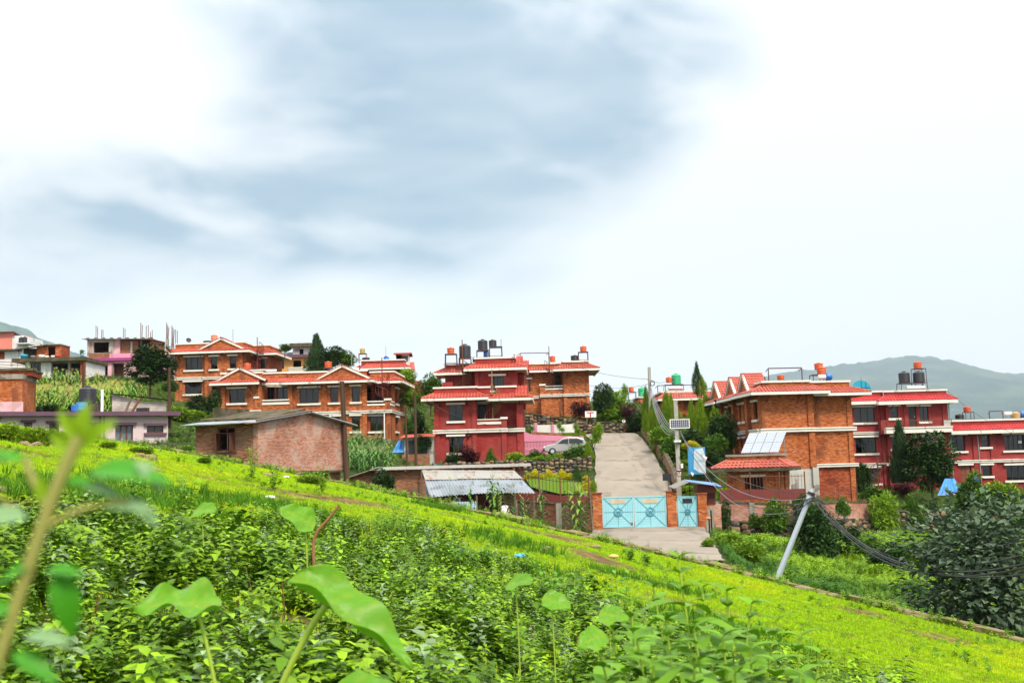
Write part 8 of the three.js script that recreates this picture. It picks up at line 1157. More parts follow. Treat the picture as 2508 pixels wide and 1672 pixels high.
plant('maroon_bush', 1422, 1030, 982, 46, 122, 'dark red maple shrub before the orange house'); plant('maroon_bush', 1540, 1036, 984, 44, 121.5, 'dark red maple shrub at the top of the driveway'); plant('dark_shrub', 1560, 1060, 1010, 50, 120, 'dark hedge end at the top of the driveway');
const CYP = [[1586, 1055, 966, 26, 117, 'cypress nearest the utility pole'], [1601, 1060, 990, 25, 113, 'cypress just right of the utility pole foot'], [1583, 1060, 1017, 18, 112, 'lowest small cypress at the driveway kerb'], [1635, 1040, 973, 32, 116, 'broad cypress before the brick house wall'], [1646, 1030, 974, 17, 118, 'narrow cypress right behind the broad one'], [1660, 1035, 1001, 16, 114, 'small dark cypress above the solar lamp'], [1696, 1065, 994, 24, 106, 'cypress left of the tallest cypress group'], [1717, 1070, 991, 36, 104, 'fattest cypress, left of the gabled side wall'], [1731, 1030, 976, 36, 108, 'tall cypress touching the gabled side wall'], [1750, 1045, 1001, 20, 102, 'small cypress under the side gables'], [1760, 1048, 1009, 16, 101, 'smallest cypress under the side gables']];
for (const [a, b, c, d, e, l] of CYP) plant('cypress', a, b, c, d, e, 'bright green ' + l, { name: 'cypress', cat: 'cypress', group: 'cypresses along the driveway' });
plant('dark_cypress', 1709, 965, 899, 24, 136, 'tall dark cypress on the skyline', { name: 'cypress', cat: 'cypress' }); plant('cypress', 1718, 968, 926, 28, 134, 'lighter cypress leaning on the dark skyline one', { name: 'cypress', cat: 'cypress' });
plant('dark_tree', 1775, 1118, 1018, 72, 98, 'dark round tree against the side of the big brick house', { trunk: 0.1 }); plant('green_tree', 1755, 1120, 1062, 52, 95, 'smaller green tree before the dark round tree', { trunk: 0.1 }); plant('light_shrub', 1622, 1108, 1040, 70, 103, 'wide light green bush on the right kerb of the driveway'); plant('shrub', 1650, 1130, 1062, 60, 98, 'green bush behind the solar lamp'); plant('dark_shrub', 1690, 1115, 1050, 70, 99, 'dark bush between the cypresses and the notice board'); plant('yellow_shrub', 1692, 1100, 1078, 44, 93, 'yellow-green hedge piece above the notice board'); plant('lime_shrub', 1690, 1145, 1122, 60, 90, 'low grass-green shrub left of the notice board'); plant('dark_shrub', 1740, 1145, 1100, 60, 92, 'dark low shrub right of the notice board'); plant('lime_shrub', 1680, 1210, 1185, 46, 83, 'bright low shrub behind the wicket'); plant('lime_shrub', 1775, 1225, 1185, 30, 81, 'narrow light shrub left of the gatehouse');
// right side
plant('cone_tree', 2212, 1190, 1050, 66, 99, 'feathery green conifer before the crimson house', { trunk: 0.05 }); plant('dark_tree', 2286, 1215, 1062, 118, 97, 'big dark round tree before the crimson houses', { trunk: 0.12 }); plant('maroon_bush', 2218, 1218, 1180, 54, 94, 'clipped maroon bush under the conifer'); plant('dark_shrub', 2115, 1205, 1125, 40, 98, 'dark climber at the corner of the big brick house'); plant('shrub', 2135, 1222, 1188, 60, 92, 'low green shrub by the maroon bush'); plant('light_shrub', 2168, 1300, 1180, 70, 80.5, 'tall light bush hanging over the rubble wall'); plant('shrub', 2240, 1290, 1205, 60, 89, 'green bush right of the tall light bush'); plant('dark_shrub', 2290, 1300, 1225, 60, 90, 'dark creeper on the overgrown wall'); plant('shrub', 2400, 1250, 1148, 80, 96, 'green bush under the wooden door'); plant('light_shrub', 2455, 1240, 1160, 80, 94, 'light green bush before the lower crimson wing'); plant('dark_shrub', 2390, 1300, 1225, 90, 90, 'dark bush below the blue tarpaulin'); plant('shrub', 2470, 1310, 1235, 90, 88, 'broad green bush at the right end of the overgrown wall'); plant('dark_shrub', 2340, 1310, 1240, 50, 89, 'small dark bush on the overgrown wall');
for (const [k, a, b, c, d, e, l] of [['shrub', 1898, 1300, 1208, 60, 76, 'green creeper bush left of the leaning pole top'], ['dark_shrub', 1975, 1295, 1214, 60, 76.3, 'dark creeper behind the leaning pole top'], ['dark_shrub', 2010, 1370, 1222, 108, 75, 'largest dark bush on the rubble wall, right of the leaning pole'], ['shrub', 2070, 1265, 1212, 34, 77.5, 'round bush on the whitewashed wall'], ['dark_shrub', 2090, 1345, 1282, 38, 76, 'small dark bush at the foot of the rubble wall'], ['dark_shrub', 1778, 1300, 1225, 30, 76.5, 'dark creeper beside the sentry box'], ['shrub', 1850, 1290, 1250, 30, 76.3, 'small creeper on the rubble wall'], ['shrub', 1945, 1345, 1305, 26, 75, 'leafy plant behind the leaning pole'], ['light_shrub', 1790, 1345, 1288, 70, 70, 'light green weeds mass below the sentry box'], ['light_shrub', 1840, 1385, 1320, 80, 64, 'light green bush on the slope left of the pole foot'], ['shrub', 1785, 1390, 1330, 60, 60, 'green bush at the corner of the paved court'], ['light_shrub', 1735, 1345, 1315, 34, 62, 'small bush at the right edge of the paved court'], ['shrub', 2130, 1370, 1300, 70, 74, 'green bush at the foot of the long wall'], ['dark_shrub', 2180, 1400, 1330, 90, 68, 'dark bush on the shaded slope'], ['shrub', 2240, 1390, 1320, 100, 72, 'broad bush on the shaded slope'], ['dark_shrub', 2300, 1390, 1310, 100, 76, 'dark thicket under the overgrown wall'], ['shrub', 2420, 1400, 1310, 120, 78, 'green thicket at the right under the overgrown wall'], ['light_shrub', 2160, 1440, 1380, 80, 56, 'light bush on the lower slope'], ['shrub', 2220, 1480, 1410, 90, 48, 'green bush left of the grey-leaved tree']]) plant(k, a, b, c, d, e, l);
// gardens by the red house
plant('dark_shrub', 1112, 1140, 1108, 44, 102, 'dark shrub under the ground-floor window of the red house'); plant('maroon_bush', 1148, 1140, 1085, 50, 102, 'reddish rose bush before the red house wall'); plant('shrub', 1203, 1140, 1092, 24, 102, 'slender shrub with pink flowers before the red house'); plant('lime_shrub', 1262, 1140, 1098, 50, 101, 'spiky yellow-green plant at the red house corner'); plant('shrub', 1305, 1132, 1098, 50, 104, 'grey-green bush left of the car'); plant('lime_shrub', 1300, 1140, 1112, 60, 100, 'bright grassy hedge before the car');
for (const [a, b, c, d, e, l] of [[1345, 1139, 1111, 20, 100, 'first clipped ball, below the car bonnet'], [1367, 1139, 1108, 24, 100, 'second clipped ball, below the car door'], [1325, 1139, 1112, 18, 100, 'leftmost clipped ball in the hedge before the car'], [1370, 1052, 1033, 15, 112, 'clipped ball on the raised pink bed, upper one'], [1377, 1059, 1045, 13, 111, 'clipped ball on the raised pink bed, lower one'], [1410, 1054, 1036, 13, 112, 'upper ball of the right pair on the raised bed'], [1417, 1064, 1046, 15, 110, 'lower ball of the right pair on the raised bed'], [1304, 1056, 1042, 12, 113, 'lone ball at the left of the raised bed'], [1413, 1213, 1199, 14, 82, 'small ball in the corner of the lawn']]) plant('topiary', a, b, c, d, e, l, { name: 'topiary_ball', cat: 'topiary', group: 'clipped balls' });
plant('dark_topiary', 1414, 1186, 1146, 24, 88, 'dark clipped cone at the corner of the lawn', { name: 'topiary_cone', cat: 'topiary' }); plant('cypress', 1441, 1130, 1090, 25, 100, 'yellow-green dwarf cypress at the driveway corner', { name: 'cypress', cat: 'cypress' }); plant('shrub', 1415, 1138, 1078, 60, 101, 'rose bush over the car tail'); plant('light_shrub', 1458, 1085, 1030, 26, 106, 'tall loose shrub leaning over the driveway', { tiltZ: -0.35 });
for (let k = 0; k < 8; k++) plant('yellow_shrub', 1276 + k * 17, 1178 - (k % 3), k % 2 ? 1156 : 1147, 20, 92 - k * 0.3, 'yellow hedge bush along the lawn, ' + ['first', 'second', 'third', 'fourth', 'fifth', 'sixth', 'seventh', 'eighth'][k] + ' from the left', { group: 'yellow hedge' });
for (let k = 0; k < 5; k++) plant('yellow_shrub', 1436, 1178 + k * 9, 1163 + k * 9.5, 20, 88 - k * 1.2, 'yellow hedge bush by the driveway, ' + ['farthest', 'second farthest', 'middle', 'second nearest', 'nearest'][k] + ' of five', { group: 'yellow driveway hedge' });
plant('lime_shrub', 1455, 1212, 1172, 14, 84, 'narrow green hedge right of the yellow one');
// left gardens
for (const [k, a, b, c, d, e, l] of [['lime_shrub', 440, 1032, 985, 60, 122, 'yellow-green hedge behind the black railing'], ['lime_shrub', 475, 1030, 1000, 50, 121, 'yellow-green shrub left of the lower gabled house'], ['dark_shrub', 480, 1010, 962, 44, 124, 'dark bush before the upper gabled house'], ['dark_shrub', 520, 1020, 958, 44, 122, 'dark rose bush beside the lower gabled house'], ['lime_shrub', 527, 1030, 1002, 34, 119, 'lime shrub touching the lower gabled house'], ['shrub', 412, 960, 925, 40, 124, 'green bush behind the dark pole'], ['maroon_bush', 410, 935, 905, 34, 126, 'reddish bush left of the upper gabled house'], ['dark_shrub', 940, 1205, 1150, 50, 74, 'bluish bush against the long brick shed'], ['light_shrub', 450, 1110, 1085, 60, 66, 'weeds between the lilac bungalow and the brick shed'], ['shrub', 1005, 1060, 1020, 30, 110, 'green shrub behind the blue bundle'], ['light_shrub', 930, 1135, 1100, 60, 98, 'light weeds by the grey dado'], ['shrub', 180, 1020, 990, 60, 94, 'shrub behind the blue drums'], ['dark_shrub', 110, 1025, 985, 70, 95, 'dark bush right of the brick block']]) plant(k, a, b, c, d, e, l);
// shrubs on the field
for (const [k, a, b, c, d, l] of [['lime_shrub', 20, 1082, 1028, 66, 'leftmost leafy weed bush on the field crest'], ['lime_shrub', 75, 1085, 1032, 60, 'second weed bush on the field crest'], ['lime_shrub', 118, 1092, 1040, 48, 'third weed bush on the field crest'], ['shrub', 150, 1080, 1050, 40, 'weed bush beside the lilac door'], ['lime_shrub', 262, 1098, 1076, 40, 'low weed at the start of the field wall'], ['lime_shrub', 350, 1112, 1086, 56, 'weed bush over the field wall below the lilac windows'], ['light_shrub', 498, 1136, 1116, 36, 'weed clump on the field wall by the brick shed'], ['lime_shrub', 755, 1185, 1155, 60, 'bright weed bush over the field wall']]) { const p = hitField(a, b); plant(k, a, b, c, d, -p.z, l); }
// ---------------------------------------------------------------- grass, weeds, maize
function inst(name, geo, mat, places, label, cat) {       // places: [pos, yaw, scale, tilt, colour]
const m = new THREE.InstancedMesh(geo, mat, places.length), M4 = new THREE.Matrix4(), q = new THREE.Quaternion(), e = new THREE.Euler(), s = new THREE.Vector3(), c = new THREE.Color();
places.forEach(([p, yaw, sc, tilt, col], i) => { e.set(tilt * Math.cos(yaw * 3), yaw, tilt * Math.sin(yaw * 3)); q.setFromEuler(e); M4.compose(p, q, Array.isArray(sc) ? s.set(...sc) : s.set(sc, sc, sc)); m.setMatrixAt(i, M4); m.setColorAt(i, c.setRGB(...col)); });
m.name = numbered(name); finish(m); scene.add(m); return stuff(m, label, cat);
}
function blades(seed, n, h, w, spread, bend = 0.4) { const r = rng(seed), L = new Leaves(), p = [], c = []; for (let i = 0; i < n; i++) { const a = r() * 6.28, x = Math.cos(a) * spread * r(), z = Math.sin(a) * spread * r(), hh = h * rr(0.5, 1.1, r), b = bend * hh * r(), ca = Math.cos(a + 1.2 * (r() - 0.5)), sa = Math.sin(a), k = 0.75 + 0.5 * r(), W = w * rr(0.6, 1.2, r); const A = [x - sa * W, 0, z + ca * W], B = [x + sa * W, 0, z - ca * W], m = [x + ca * b * 0.35, hh * 0.6, z + sa * b * 0.35], T = [x + ca * b, hh, z + sa * b], D = [m[0] - sa * W * 0.7, m[1], m[2] + ca * W * 0.7], E = [m[0] + sa * W * 0.7, m[1], m[2] - ca * W * 0.7]; p.push(...A, ...B, ...E, ...A, ...E, ...D, ...D, ...E, ...T); for (let j = 0; j < 9; j++) c.push(k, k * (0.96 + 0.08 * r()), k); } L.p = p; L.c = c; return L.build(); }
function weedGeo(seed, { h = 1, n = 18, len = 0.2, wid = 0.12, stalk = true } = {}) {
const r = rng(seed), L = new Leaves(), lean = rr(-0.15, 0.15, r);
for (let i = 0; i < n; i++) { const t = 0.15 + 0.85 * (i + 0.5 * r()) / n, a = i * 2.4 + r() * 0.8, c = Math.cos(a), s = Math.sin(a), k = 0.7 + 0.55 * r(), sz = (1.15 - 0.55 * t) * rr(0.7, 1.2, r); ovalLeaf(L, V(c * 0.02 + lean * t, t * h, s * 0.02), V(c, rr(-0.15, 0.5, r), s).normalize(), V(-c * 0.3, 1, -s * 0.3).normalize(), len * sz, wid * sz, [k, k, k], { n: 3, droop: 0.3, fold: 0.3 }); }
if (stalk) for (let j = 0; j < 2; j++) { const w = 0.012, c = [0.7, 0.55, 0.4]; L.p.push(-w * (1 - j), 0, -w * j, w * (1 - j), 0, w * j, lean, h, 0); for (let i = 0; i < 3; i++) L.c.push(...c); }
return L.build();
}
const hf = (a) => a.map(([x, y]) => hitField(x, y));
const LONG = hf([[60, 1205], [230, 1205], [330, 1190], [480, 1215], [560, 1225], [330, 1225], [420, 1240], [700, 1245], [100, 1230], [20, 1225], [1750, 1540], [1590, 1430], [1080, 1245], [1290, 1400], [1250, 1330]]);
function longness(p) { let m = 0; for (const c of LONG) { const d = Math.hypot(p.x - c.x, p.z - c.z); m = Math.max(m, sstep(1.5, 0.4, d + 0.5 * fbm3(p.x, p.z, 3, 2))); } return m; }
(function () {
const r = rng(501), short = [], long_ = [], weeds = [[], [], []];
const seen = (x, Z) => Math.abs(x) < 0.47 * Z + 1.2;
for (let i = 0; i < 420000; i++) {
const Z = 3.2 + 56 * Math.pow(r(), 0.62), x = rr(-0.5, 0.5, r) * (Z + 3), z = -Z, d = (x - W0.x) * WNOR.x + (z - W0.z) * WNOR.z;
if (d < 0.12 || !seen(x, Z)) continue; const y = fieldH(x, z), p = V(x, y - 0.005, z), b = bareness(x, z), n = fbm3(x * 0.3, z * 0.3, 4.2, 4), w = inWeeds(x, z);
if (r() < b * 1.15) continue; if (w && r() < 0.75) continue;
const lg = longness(p), k = rr(0.8, 1.2, r), dry = sstep(0.05, 0.4, n + 0.3 * (r() - 0.5));
if (lg > 0.3 && r() < lg * 0.3) { long_.push([p, r() * 6.28, rr(0.1, 0.2, r), 0.3, [0.09 * k, 0.24 * k, 0.008]]); continue; }
if (Z > 30 && r() < 0.35) continue;
short.push([p, r() * 6.28, rr(0.02, 0.05, r) * (w ? 2.4 : 1), 0.35, [lerp(0.3, 0.5, dry) * k, lerp(0.5, 0.58, dry) * k, 0.004]]);
}
inst('meadow_grass', blades(7, 9, 1, 0.09, 0.9), leafMat('turf_blade', 1, 1, 1, 0.15, 0.7), short, 'short bright yellow-green grass all over the field', 'grass');
inst('long_grass', blades(8, 12, 1, 0.035, 0.35, 0.7), leafMats.foliage_bright, long_, 'tufts of longer darker grass on the field', 'grass');
for (let i = 0; i < 60000; i++) {
const Z = 2.6 + 24 * Math.pow(r(), 0.75), x = rr(-0.5, 0.5, r) * (Z + 3), z = -Z; if (!seen(x, Z) || !inWeeds(x, z)) continue;
const n = fbm3(x * 0.7, z * 0.7, 1.4, 3), y = fieldH(x, z); if (n < -0.12 && r() < 0.75) continue; const k = rr(0.75, 1.25, r), h = rr(0.12, 0.34, r) * (1 + 1.3 * n); if (r() < bareness(x, z) * 0.9 || (!inWeeds(x, z - 1.3) && r() < 0.6)) continue; if (weeds[0].length + weeds[1].length + weeds[2].length > 26000) break;
const t = r(), col = t < 0.45 ? [0.1, 0.22, 0.006] : t < 0.75 ? [0.22, 0.39, 0.008] : t < 0.93 ? [0.28, 0.5, 0.01] : [0.26, 0.38, 0.18];
weeds[Math.floor(r() * 3)].push([V(x, y, z), r() * 6.28, h, 0.25, col.map((c) => c * k * 0.8)]);
}
weeds.forEach((w, i) => inst('weed_cover', weedGeo(31 + i, [{ n: 22, len: 0.3, wid: 0.17 }, { n: 16, len: 0.42, wid: 0.2 }, { n: 26, len: 0.24, wid: 0.12 }][i]), leafMats.foliage, w, ['dense low broadleaf weeds in the foreground', 'larger-leaved weeds among the foreground cover', 'fine-leaved weeds among the foreground cover'][i], 'weeds'));
const fw = []; for (let i = 0; i < 9000; i++) { const Z = rr(8, 56, r), x = rr(-0.48, 0.48, r) * Z, z = -Z, d = (x - W0.x) * WNOR.x + (z - W0.z) * WNOR.z, n = fbm3(x * 0.5, z * 0.5, 21, 3); if (d < 0.3 || inWeeds(x, z) || n < 0.06 || r() > 0.15 + 3 * n) continue; const k = rr(0.7, 1.3, r); fw.push([V(x, fieldH(x, z), z), r() * 6.28, rr(0.05, 0.16, r), 0.4, [0.13 * k, 0.28 * k, 0.008]]); }
inst('lawn_weeds', weedGeo(61, { n: 16, len: 0.5, wid: 0.24, stalk: false }), leafMats.foliage, fw, 'small darker weeds scattered in patches over the grass', 'weeds');
// brown woody stubs and tiny flowers in the weeds
const stubs = []; for (let i = 0; i < 260; i++) { const Z = rr(5, 22, r), x = rr(-0.48, 0.48, r) * Z, z = -Z; if (!inWeeds(x, z)) continue; stubs.push([V(x, fieldH(x, z), z), r() * 6.28, [0.5, rr(0.15, 0.3, r), 0.5], 0.3, [0.2, 0.1, 0.05]]); }
inst('weed_stalks', bar(V(0, 0, 0), V(0, 1, 0), 0.012, 4, 0.008), std('stalk_brown', { color: C(1, 1, 1), roughness: 0.9 }), stubs, 'thin brown dead stalks standing in the weeds', 'stalks');
// village ground: weeds on the slope and between the houses
const sw = [[], []], vg = [], lt2 = (x, z) => sstep(-0.2, 0.3, fbm3(x * 0.11, z * 0.11, 12.5, 2));
for (let i = 0; i < 32000; i++) { const px = rr(1700, 2760, r), Z = rr(33, 77, r), x = (px - 1254) / FPX * Z, z = -Z, d = (x - W0.x) * WNOR.x + (z - W0.z) * WNOR.z; if (d > -0.5 || Math.abs(x - roadAt(z).x) < roadAt(z).w + 0.3) continue; const n = fbm3(x * 0.2, z * 0.2, 2.5, 4), k = rr(0.75, 1.25, r), lt = sstep(-0.06, 0.3, n); sw[i % 2].push([V(x, groundH(x, z) - 0.02, z), r() * 6.28, rr(0.2, 0.5, r) * (1 + n) * (0.6 + 0.6 * lt2(x, z)), 0.3, [lerp(0.06, 0.25, lt) * k, lerp(0.18, 0.42, lt) * k, 0.008]]); }
for (let i = 0; i < 2600; i++) { const e = rr(-6, WLEN + 6, r), o = r() < 0.55 ? rr(0.02, 0.3, r) : rr(-0.5, -0.05, r), p = onField(e, Math.max(0.001, o)); if (o < 0) { p.addScaledVector(WNOR, o); p.y -= 0.1; } if (fbm3(e * 0.6, 1, 3, 2) < -0.02 && r() < 0.8) continue; const k = rr(0.7, 1.3, r); sw[i % 2].push([p, r() * 6.28, rr(0.08, 0.3, r), 0.4, [0.2 * k, 0.36 * k, 0.01]]); }
sw.forEach((w, i) => inst('slope_weeds', weedGeo(41 + i, { n: 22, len: 0.34, wid: 0.16 }), leafMats.foliage_bright, w, ['light green weeds covering the right slope', 'darker weeds mixed over the right slope'][i], 'weeds'));
for (let i = 0; i < 15000; i++) { const Z = rr(60, 150, r), px = rr(-60, 2740, r), x = (px - 1254) / FPX * Z, z = -Z, rd = roadAt(z); if (z > -122 && Math.abs(x - rd.x) < rd.w + 0.4) continue; const d = (x - W0.x) * WNOR.x + (z - W0.z) * WNOR.z; if (d > -0.6) continue; const n = fbm3(x * 0.15, z * 0.15, 7.5, 3), k = rr(0.7, 1.3, r), p = V(x, groundH(x, z) - 0.03, z); if (LAWN(x, z)) continue; vg.push([p, r() * 6.28, rr(0.2, 0.5, r) * (1 + n), 0.3, [0.09 * k + 0.05 * n, 0.2 * k + 0.06 * n, 0.014]]); }
inst('ground_weeds', weedGeo(51, { n: 20, len: 0.4, wid: 0.2 }), leafMats.foliage, vg, 'weeds growing between the houses', 'weeds');
})();
// maize
function maizeGeo(seed) { const r = rng(seed), L = new Leaves(); for (let j = 0; j < 2; j++) { L.p.push(-0.03 * (1 - j), 0, -0.03 * j, 0.03 * (1 - j), 0, 0.03 * j, 0, 1.9, 0); for (let i = 0; i < 3; i++) L.c.push(0.7, 0.9, 0.6); } for (let i = 0; i < 14; i++) { const y = 0.25 + 1.35 * i / 14, a = (i % 2 ? 3.14 : 0) + rr(-0.5, 0.5, r), c = Math.cos(a), s = Math.sin(a), l = rr(0.5, 0.75, r), k = rr(0.8, 1.2, r); const pts = [[0, 0], [0.35, 0.3], [0.7, 0.32], [1, -0.05]].map(([u, v]) => [c * u * l, y + v * l, s * u * l]); for (let q = 0; q < 3; q++) { const w0 = q === 0 ? 0.03 : 0.075, w1 = q === 2 ? 0.003 : 0.075, A = pts[q], B = pts[q + 1]; L.p.push(A[0] - s * w0, A[1], A[2] + c * w0, A[0] + s * w0, A[1], A[2] - c * w0, B[0] + s * w1, B[1], B[2] - c * w1, A[0] - s * w0, A[1], A[2] + c * w0, B[0] + s * w1, B[1], B[2] - c * w1, B[0] - s * w1, B[1], B[2] + c * w1); for (let m = 0; m < 6; m++) L.c.push(k, k, k); } } for (let i = 0; i < 9; i++) { const a = i * 0.7, o = 0.1 + 0.14 * r(); L.leaf(0, 1.75, 0, V(Math.cos(a) * o * 3, 1, Math.sin(a) * o * 3).normalize(), V(Math.cos(a), 0, Math.sin(a)), 0.42, 0.025, [2.6, 1.5, 3]); } return L.build(); }
const maizeMats = [0, 1].map((i) => { const m = leafMats.foliage.clone(); m.name = 'maize_leaf_' + 'ab'[i]; m.color = i ? C(0.2, 0.34, 0.05) : C(0.12, 0.24, 0.05); return m; });
const maizeG = [maizeGeo(1), maizeGeo(2), maizeGeo(3)];
(function () {
const r = rng(88), fieldP = [], bed = [];
for (let i = 0; i < 900; i++) { const px = rr(50, 345, r), Z = rr(94, 138, r), x = (px - 1254) / FPX * Z; if (px > 300 && Z < 112) continue; fieldP.push([V(x, groundH(x, -Z) - 0.05, -Z), r() * 6.28, rr(0.85, 1.25, r), 0.08, [1, 1, 1].map(() => rr(0.8, 1.2, r))]); }
const m1 = leafMats.foliage; inst('maize_field', maizeG[0], maizeMats[1], fieldP, 'tall maize crop on the slope above the lilac bungalow', 'maize');
for (let i = 0; i < 130; i++) { const px = rr(846, 945, r), Z = rr(84, 108, r), x = (px - 1254) / FPX * Z; bed.push([V(x, groundH(x, -Z) - 0.05, -Z), r() * 6.28, rr(0.7, 1.05, r), 0.08, [1, 1, 1].map(() => rr(0.8, 1.2, r))]); }
inst('maize_bed', maizeG[1], maizeMats[0], bed, 'maize bed between the brick shed and the gabled houses', 'maize');
const spots = [[575, 720, 0.8, 'maize leaning on the tin front'], [815, 790, 0.75, 'short maize before the tin front'], [1070, 830, 1.15, 'tall maize at the shelter opening'], [1135, 835, 1.1, 'tasselled maize beside the shopkeeper'], [1320, 905, 1.1, 'maize at the right post of the shelter'], [1410, 925, 0.7, 'low maize right of the shelter post'], [1590, 945, 1.15, 'maize before the maroon fence, left plant'], [1640, 955, 1.05, 'maize before the maroon fence, right plant'], [2010, 1050, 1.5, 'tallest maize left of the gate'], [2080, 1070, 1.45, 'leafy maize second from the gate'], [2150, 1090, 1.3, 'maize touching the left gate pillar'], [1960, 1010, 1.0, 'small maize behind the tallest one']];
for (const [x, y, s, l] of spots) { const [px, py] = ZA(x, y), Z = 66.5, p = P(px, py, Z), t = thing('maize_plant', l, 'maize', p, r() * 6.28, 'maize by the shelter'); const m = part('leaves', maizeG[Math.floor(r() * 3)], maizeMats[Math.floor(r() * 2)], t); m.scale.setScalar(s * 0.95); }
})();
// ---------------------------------------------------------------- plants close to the camera
plant('grey_tree', 2425, 1640, 1225, 400, 28, 'big grey-green leafy tree at the right edge behind the field wall', { trunk: 0.06 });
const smooth = (g) => { g.computeVertexNormals(); return g; };
// taro: shield-shaped leaf on a stalk
function taro(label, ax, ay, Z, dir, nor, U, W, { fold = 0.35, wave = 0.06, foot = null, col = [0.15, 0.38, 0.015], tipDroop = 0.15 } = {}) {
const o = P(ax, ay, Z), d = V(...dir).normalize(), s = new THREE.Vector3().crossVectors(d, V(...nor)).normalize(), up = new THREE.Vector3().crossVectors(s, d).normalize(), nu = 22, nv = 10, pos = [], cl = [], idx = [];
const t = thing('taro_plant', label, 'plant', o, 0, 'taro plants');
for (let i = 0; i <= nu; i++) for (let j = 0; j <= nv; j++) {
const u = -0.42 + 1.42 * i / nu, v = (j / nv) * 2 - 1, out = u > 0 ? W * Math.pow(Math.max(0, 1 - u), 0.72) * (1 + 0.5 * u) : W * Math.sqrt(Math.max(0, 1 - (u / 0.43) ** 2)), inn = u < 0 ? 0.55 * W * Math.pow(-u / 0.42, 0.8) : 0, a = Math.abs(v), w = Math.sign(v) * Math.min(out, lerp(inn, out, a));
const h = fold * Math.abs(w) + wave * U * Math.sin(u * 9 + v * 2.5) * a - tipDroop * U * u * Math.abs(u) + 0.012 * U * Math.sin(u * 24) * (1 - a), p = d.clone().multiplyScalar(u * U).addScaledVector(s, w).addScaledVector(up, h);
pos.push(p.x, p.y, p.z); const vein = Math.abs(v) < 0.12 || Math.abs(Math.sin(u * 14 - a * 2.2)) < 0.1 ? 1.5 : 1; cl.push(col[0] * vein, col[1] * (0.9 + 0.1 * vein), col[2] * vein);
}
for (let i = 0; i < nu; i++) for (let j = 0; j < nv; j++) { const a = i * (nv + 1) + j; idx.push(a, a + 1, a + nv + 1, a + 1, a + nv + 2, a + nv + 1); }
const g = new THREE.BufferGeometry(); g.setAttribute('position', new THREE.Float32BufferAttribute(pos, 3)); g.setAttribute('color', new THREE.Float32BufferAttribute(cl, 3)); g.setAttribute('uv', new THREE.Float32BufferAttribute(new Float32Array(pos.length / 3 * 2), 2)); g.setIndex(idx); part('leaf_blade', smooth(g), leafMats.taro || leafMat('taro', 1, 1, 1, 0.45, 0.38), t);
const f = (foot ? P(foot[0], foot[1], Z) : o.clone().add(V(0.03, -0.3, 0))).sub(o), end = f.clone().multiplyScalar(foot ? 1 : 1); const gy = fieldH(o.x + f.x, o.z) - o.y, k = foot ? Math.max(1, gy / f.y) : 1; part('stalk', tube([V(0, 0, 0), f.clone().multiplyScalar(0.3).add(V(0.012 * U, 0.1 * U, 0)), f.clone(), V(f.x * Math.min(k, 1.6), Math.min(gy, f.y - 0.02), 0)], U * 0.032, 18, 7), leafMats.taro_stalk || (leafMats.taro_stalk = std('taro_stalk', { color: C(0.3, 0.42, 0.04), roughness: 0.5 })), t); return t;
}
taro('largest taro leaf, folded and hanging to the right in the foreground', 797, 1483, 3.0, [0.82, -0.57, 0.1], [0.5, 0.72, 0.3], 0.275, 0.085, { fold: 0.7, wave: 0.05, foot: [660, 1760], tipDroop: 0.0 });
taro('wavy taro leaf seen edge-on left of the largest one', 478, 1484, 2.9, [-0.96, 0.16, 0.3], [0.1, 0.9, 0.3], 0.15, 0.085, { fold: 0.3, wave: 0.12, foot: [535, 1740] });
taro('taro leaf cut by the lower picture edge', 850, 1735, 2.5, [0.8, -0.05, 0.45], [-0.1, 0.9, 0.4], 0.15, 0.1, { fold: 0.25, foot: [860, 1800] });
for (const [a, b, z, d, u, l] of [[492, 1250, 9.5, [0.8, 0.1, 0.5], 0.16, 'small pale taro leaf at the far side of the weeds'], [745, 1275, 9.0, [-0.7, 0.5, 0.3], 0.22, 'yellow-green taro leaf beside a dry stalk'], [1350, 1470, 6.5, [0.9, -0.25, 0.3], 0.12, 'pale taro leaf between the weeds and the lawn'], [1262, 1428, 6.6, [0.6, 0.2, 0.6], 0.13, 'round taro leaf left of the pale one'], [1490, 1505, 5.4, [0.9, -0.1, 0.4], 0.1, 'uppermost of three taro leaves by the nettles'], [1462, 1560, 5.0, [-0.8, -0.2, 0.4], 0.1, 'left one of three taro leaves by the nettles'], [1560, 1552, 5.1, [0.8, -0.35, 0.3], 0.095, 'right one of three taro leaves by the nettles']]) taro(l, a, b, z, d, [0, 0.75, 0.6], u, u * 0.62, { fold: 0.15, foot: [a + 8, b + 130] });
// dry stalk by the yellow taro leaf
(function () { const a = P(770, 1315, 8.8), b = P(830, 1237, 8.8); single('dry_stalk', tube([V(0, -0.3, 0), V(0, 0, 0), b.clone().sub(a).multiplyScalar(0.6), b.clone().sub(a)], 0.012, 10, 6), M.soil, 'orange-brown dry stalk sticking out of the weeds', 'stalk', null, a); })();
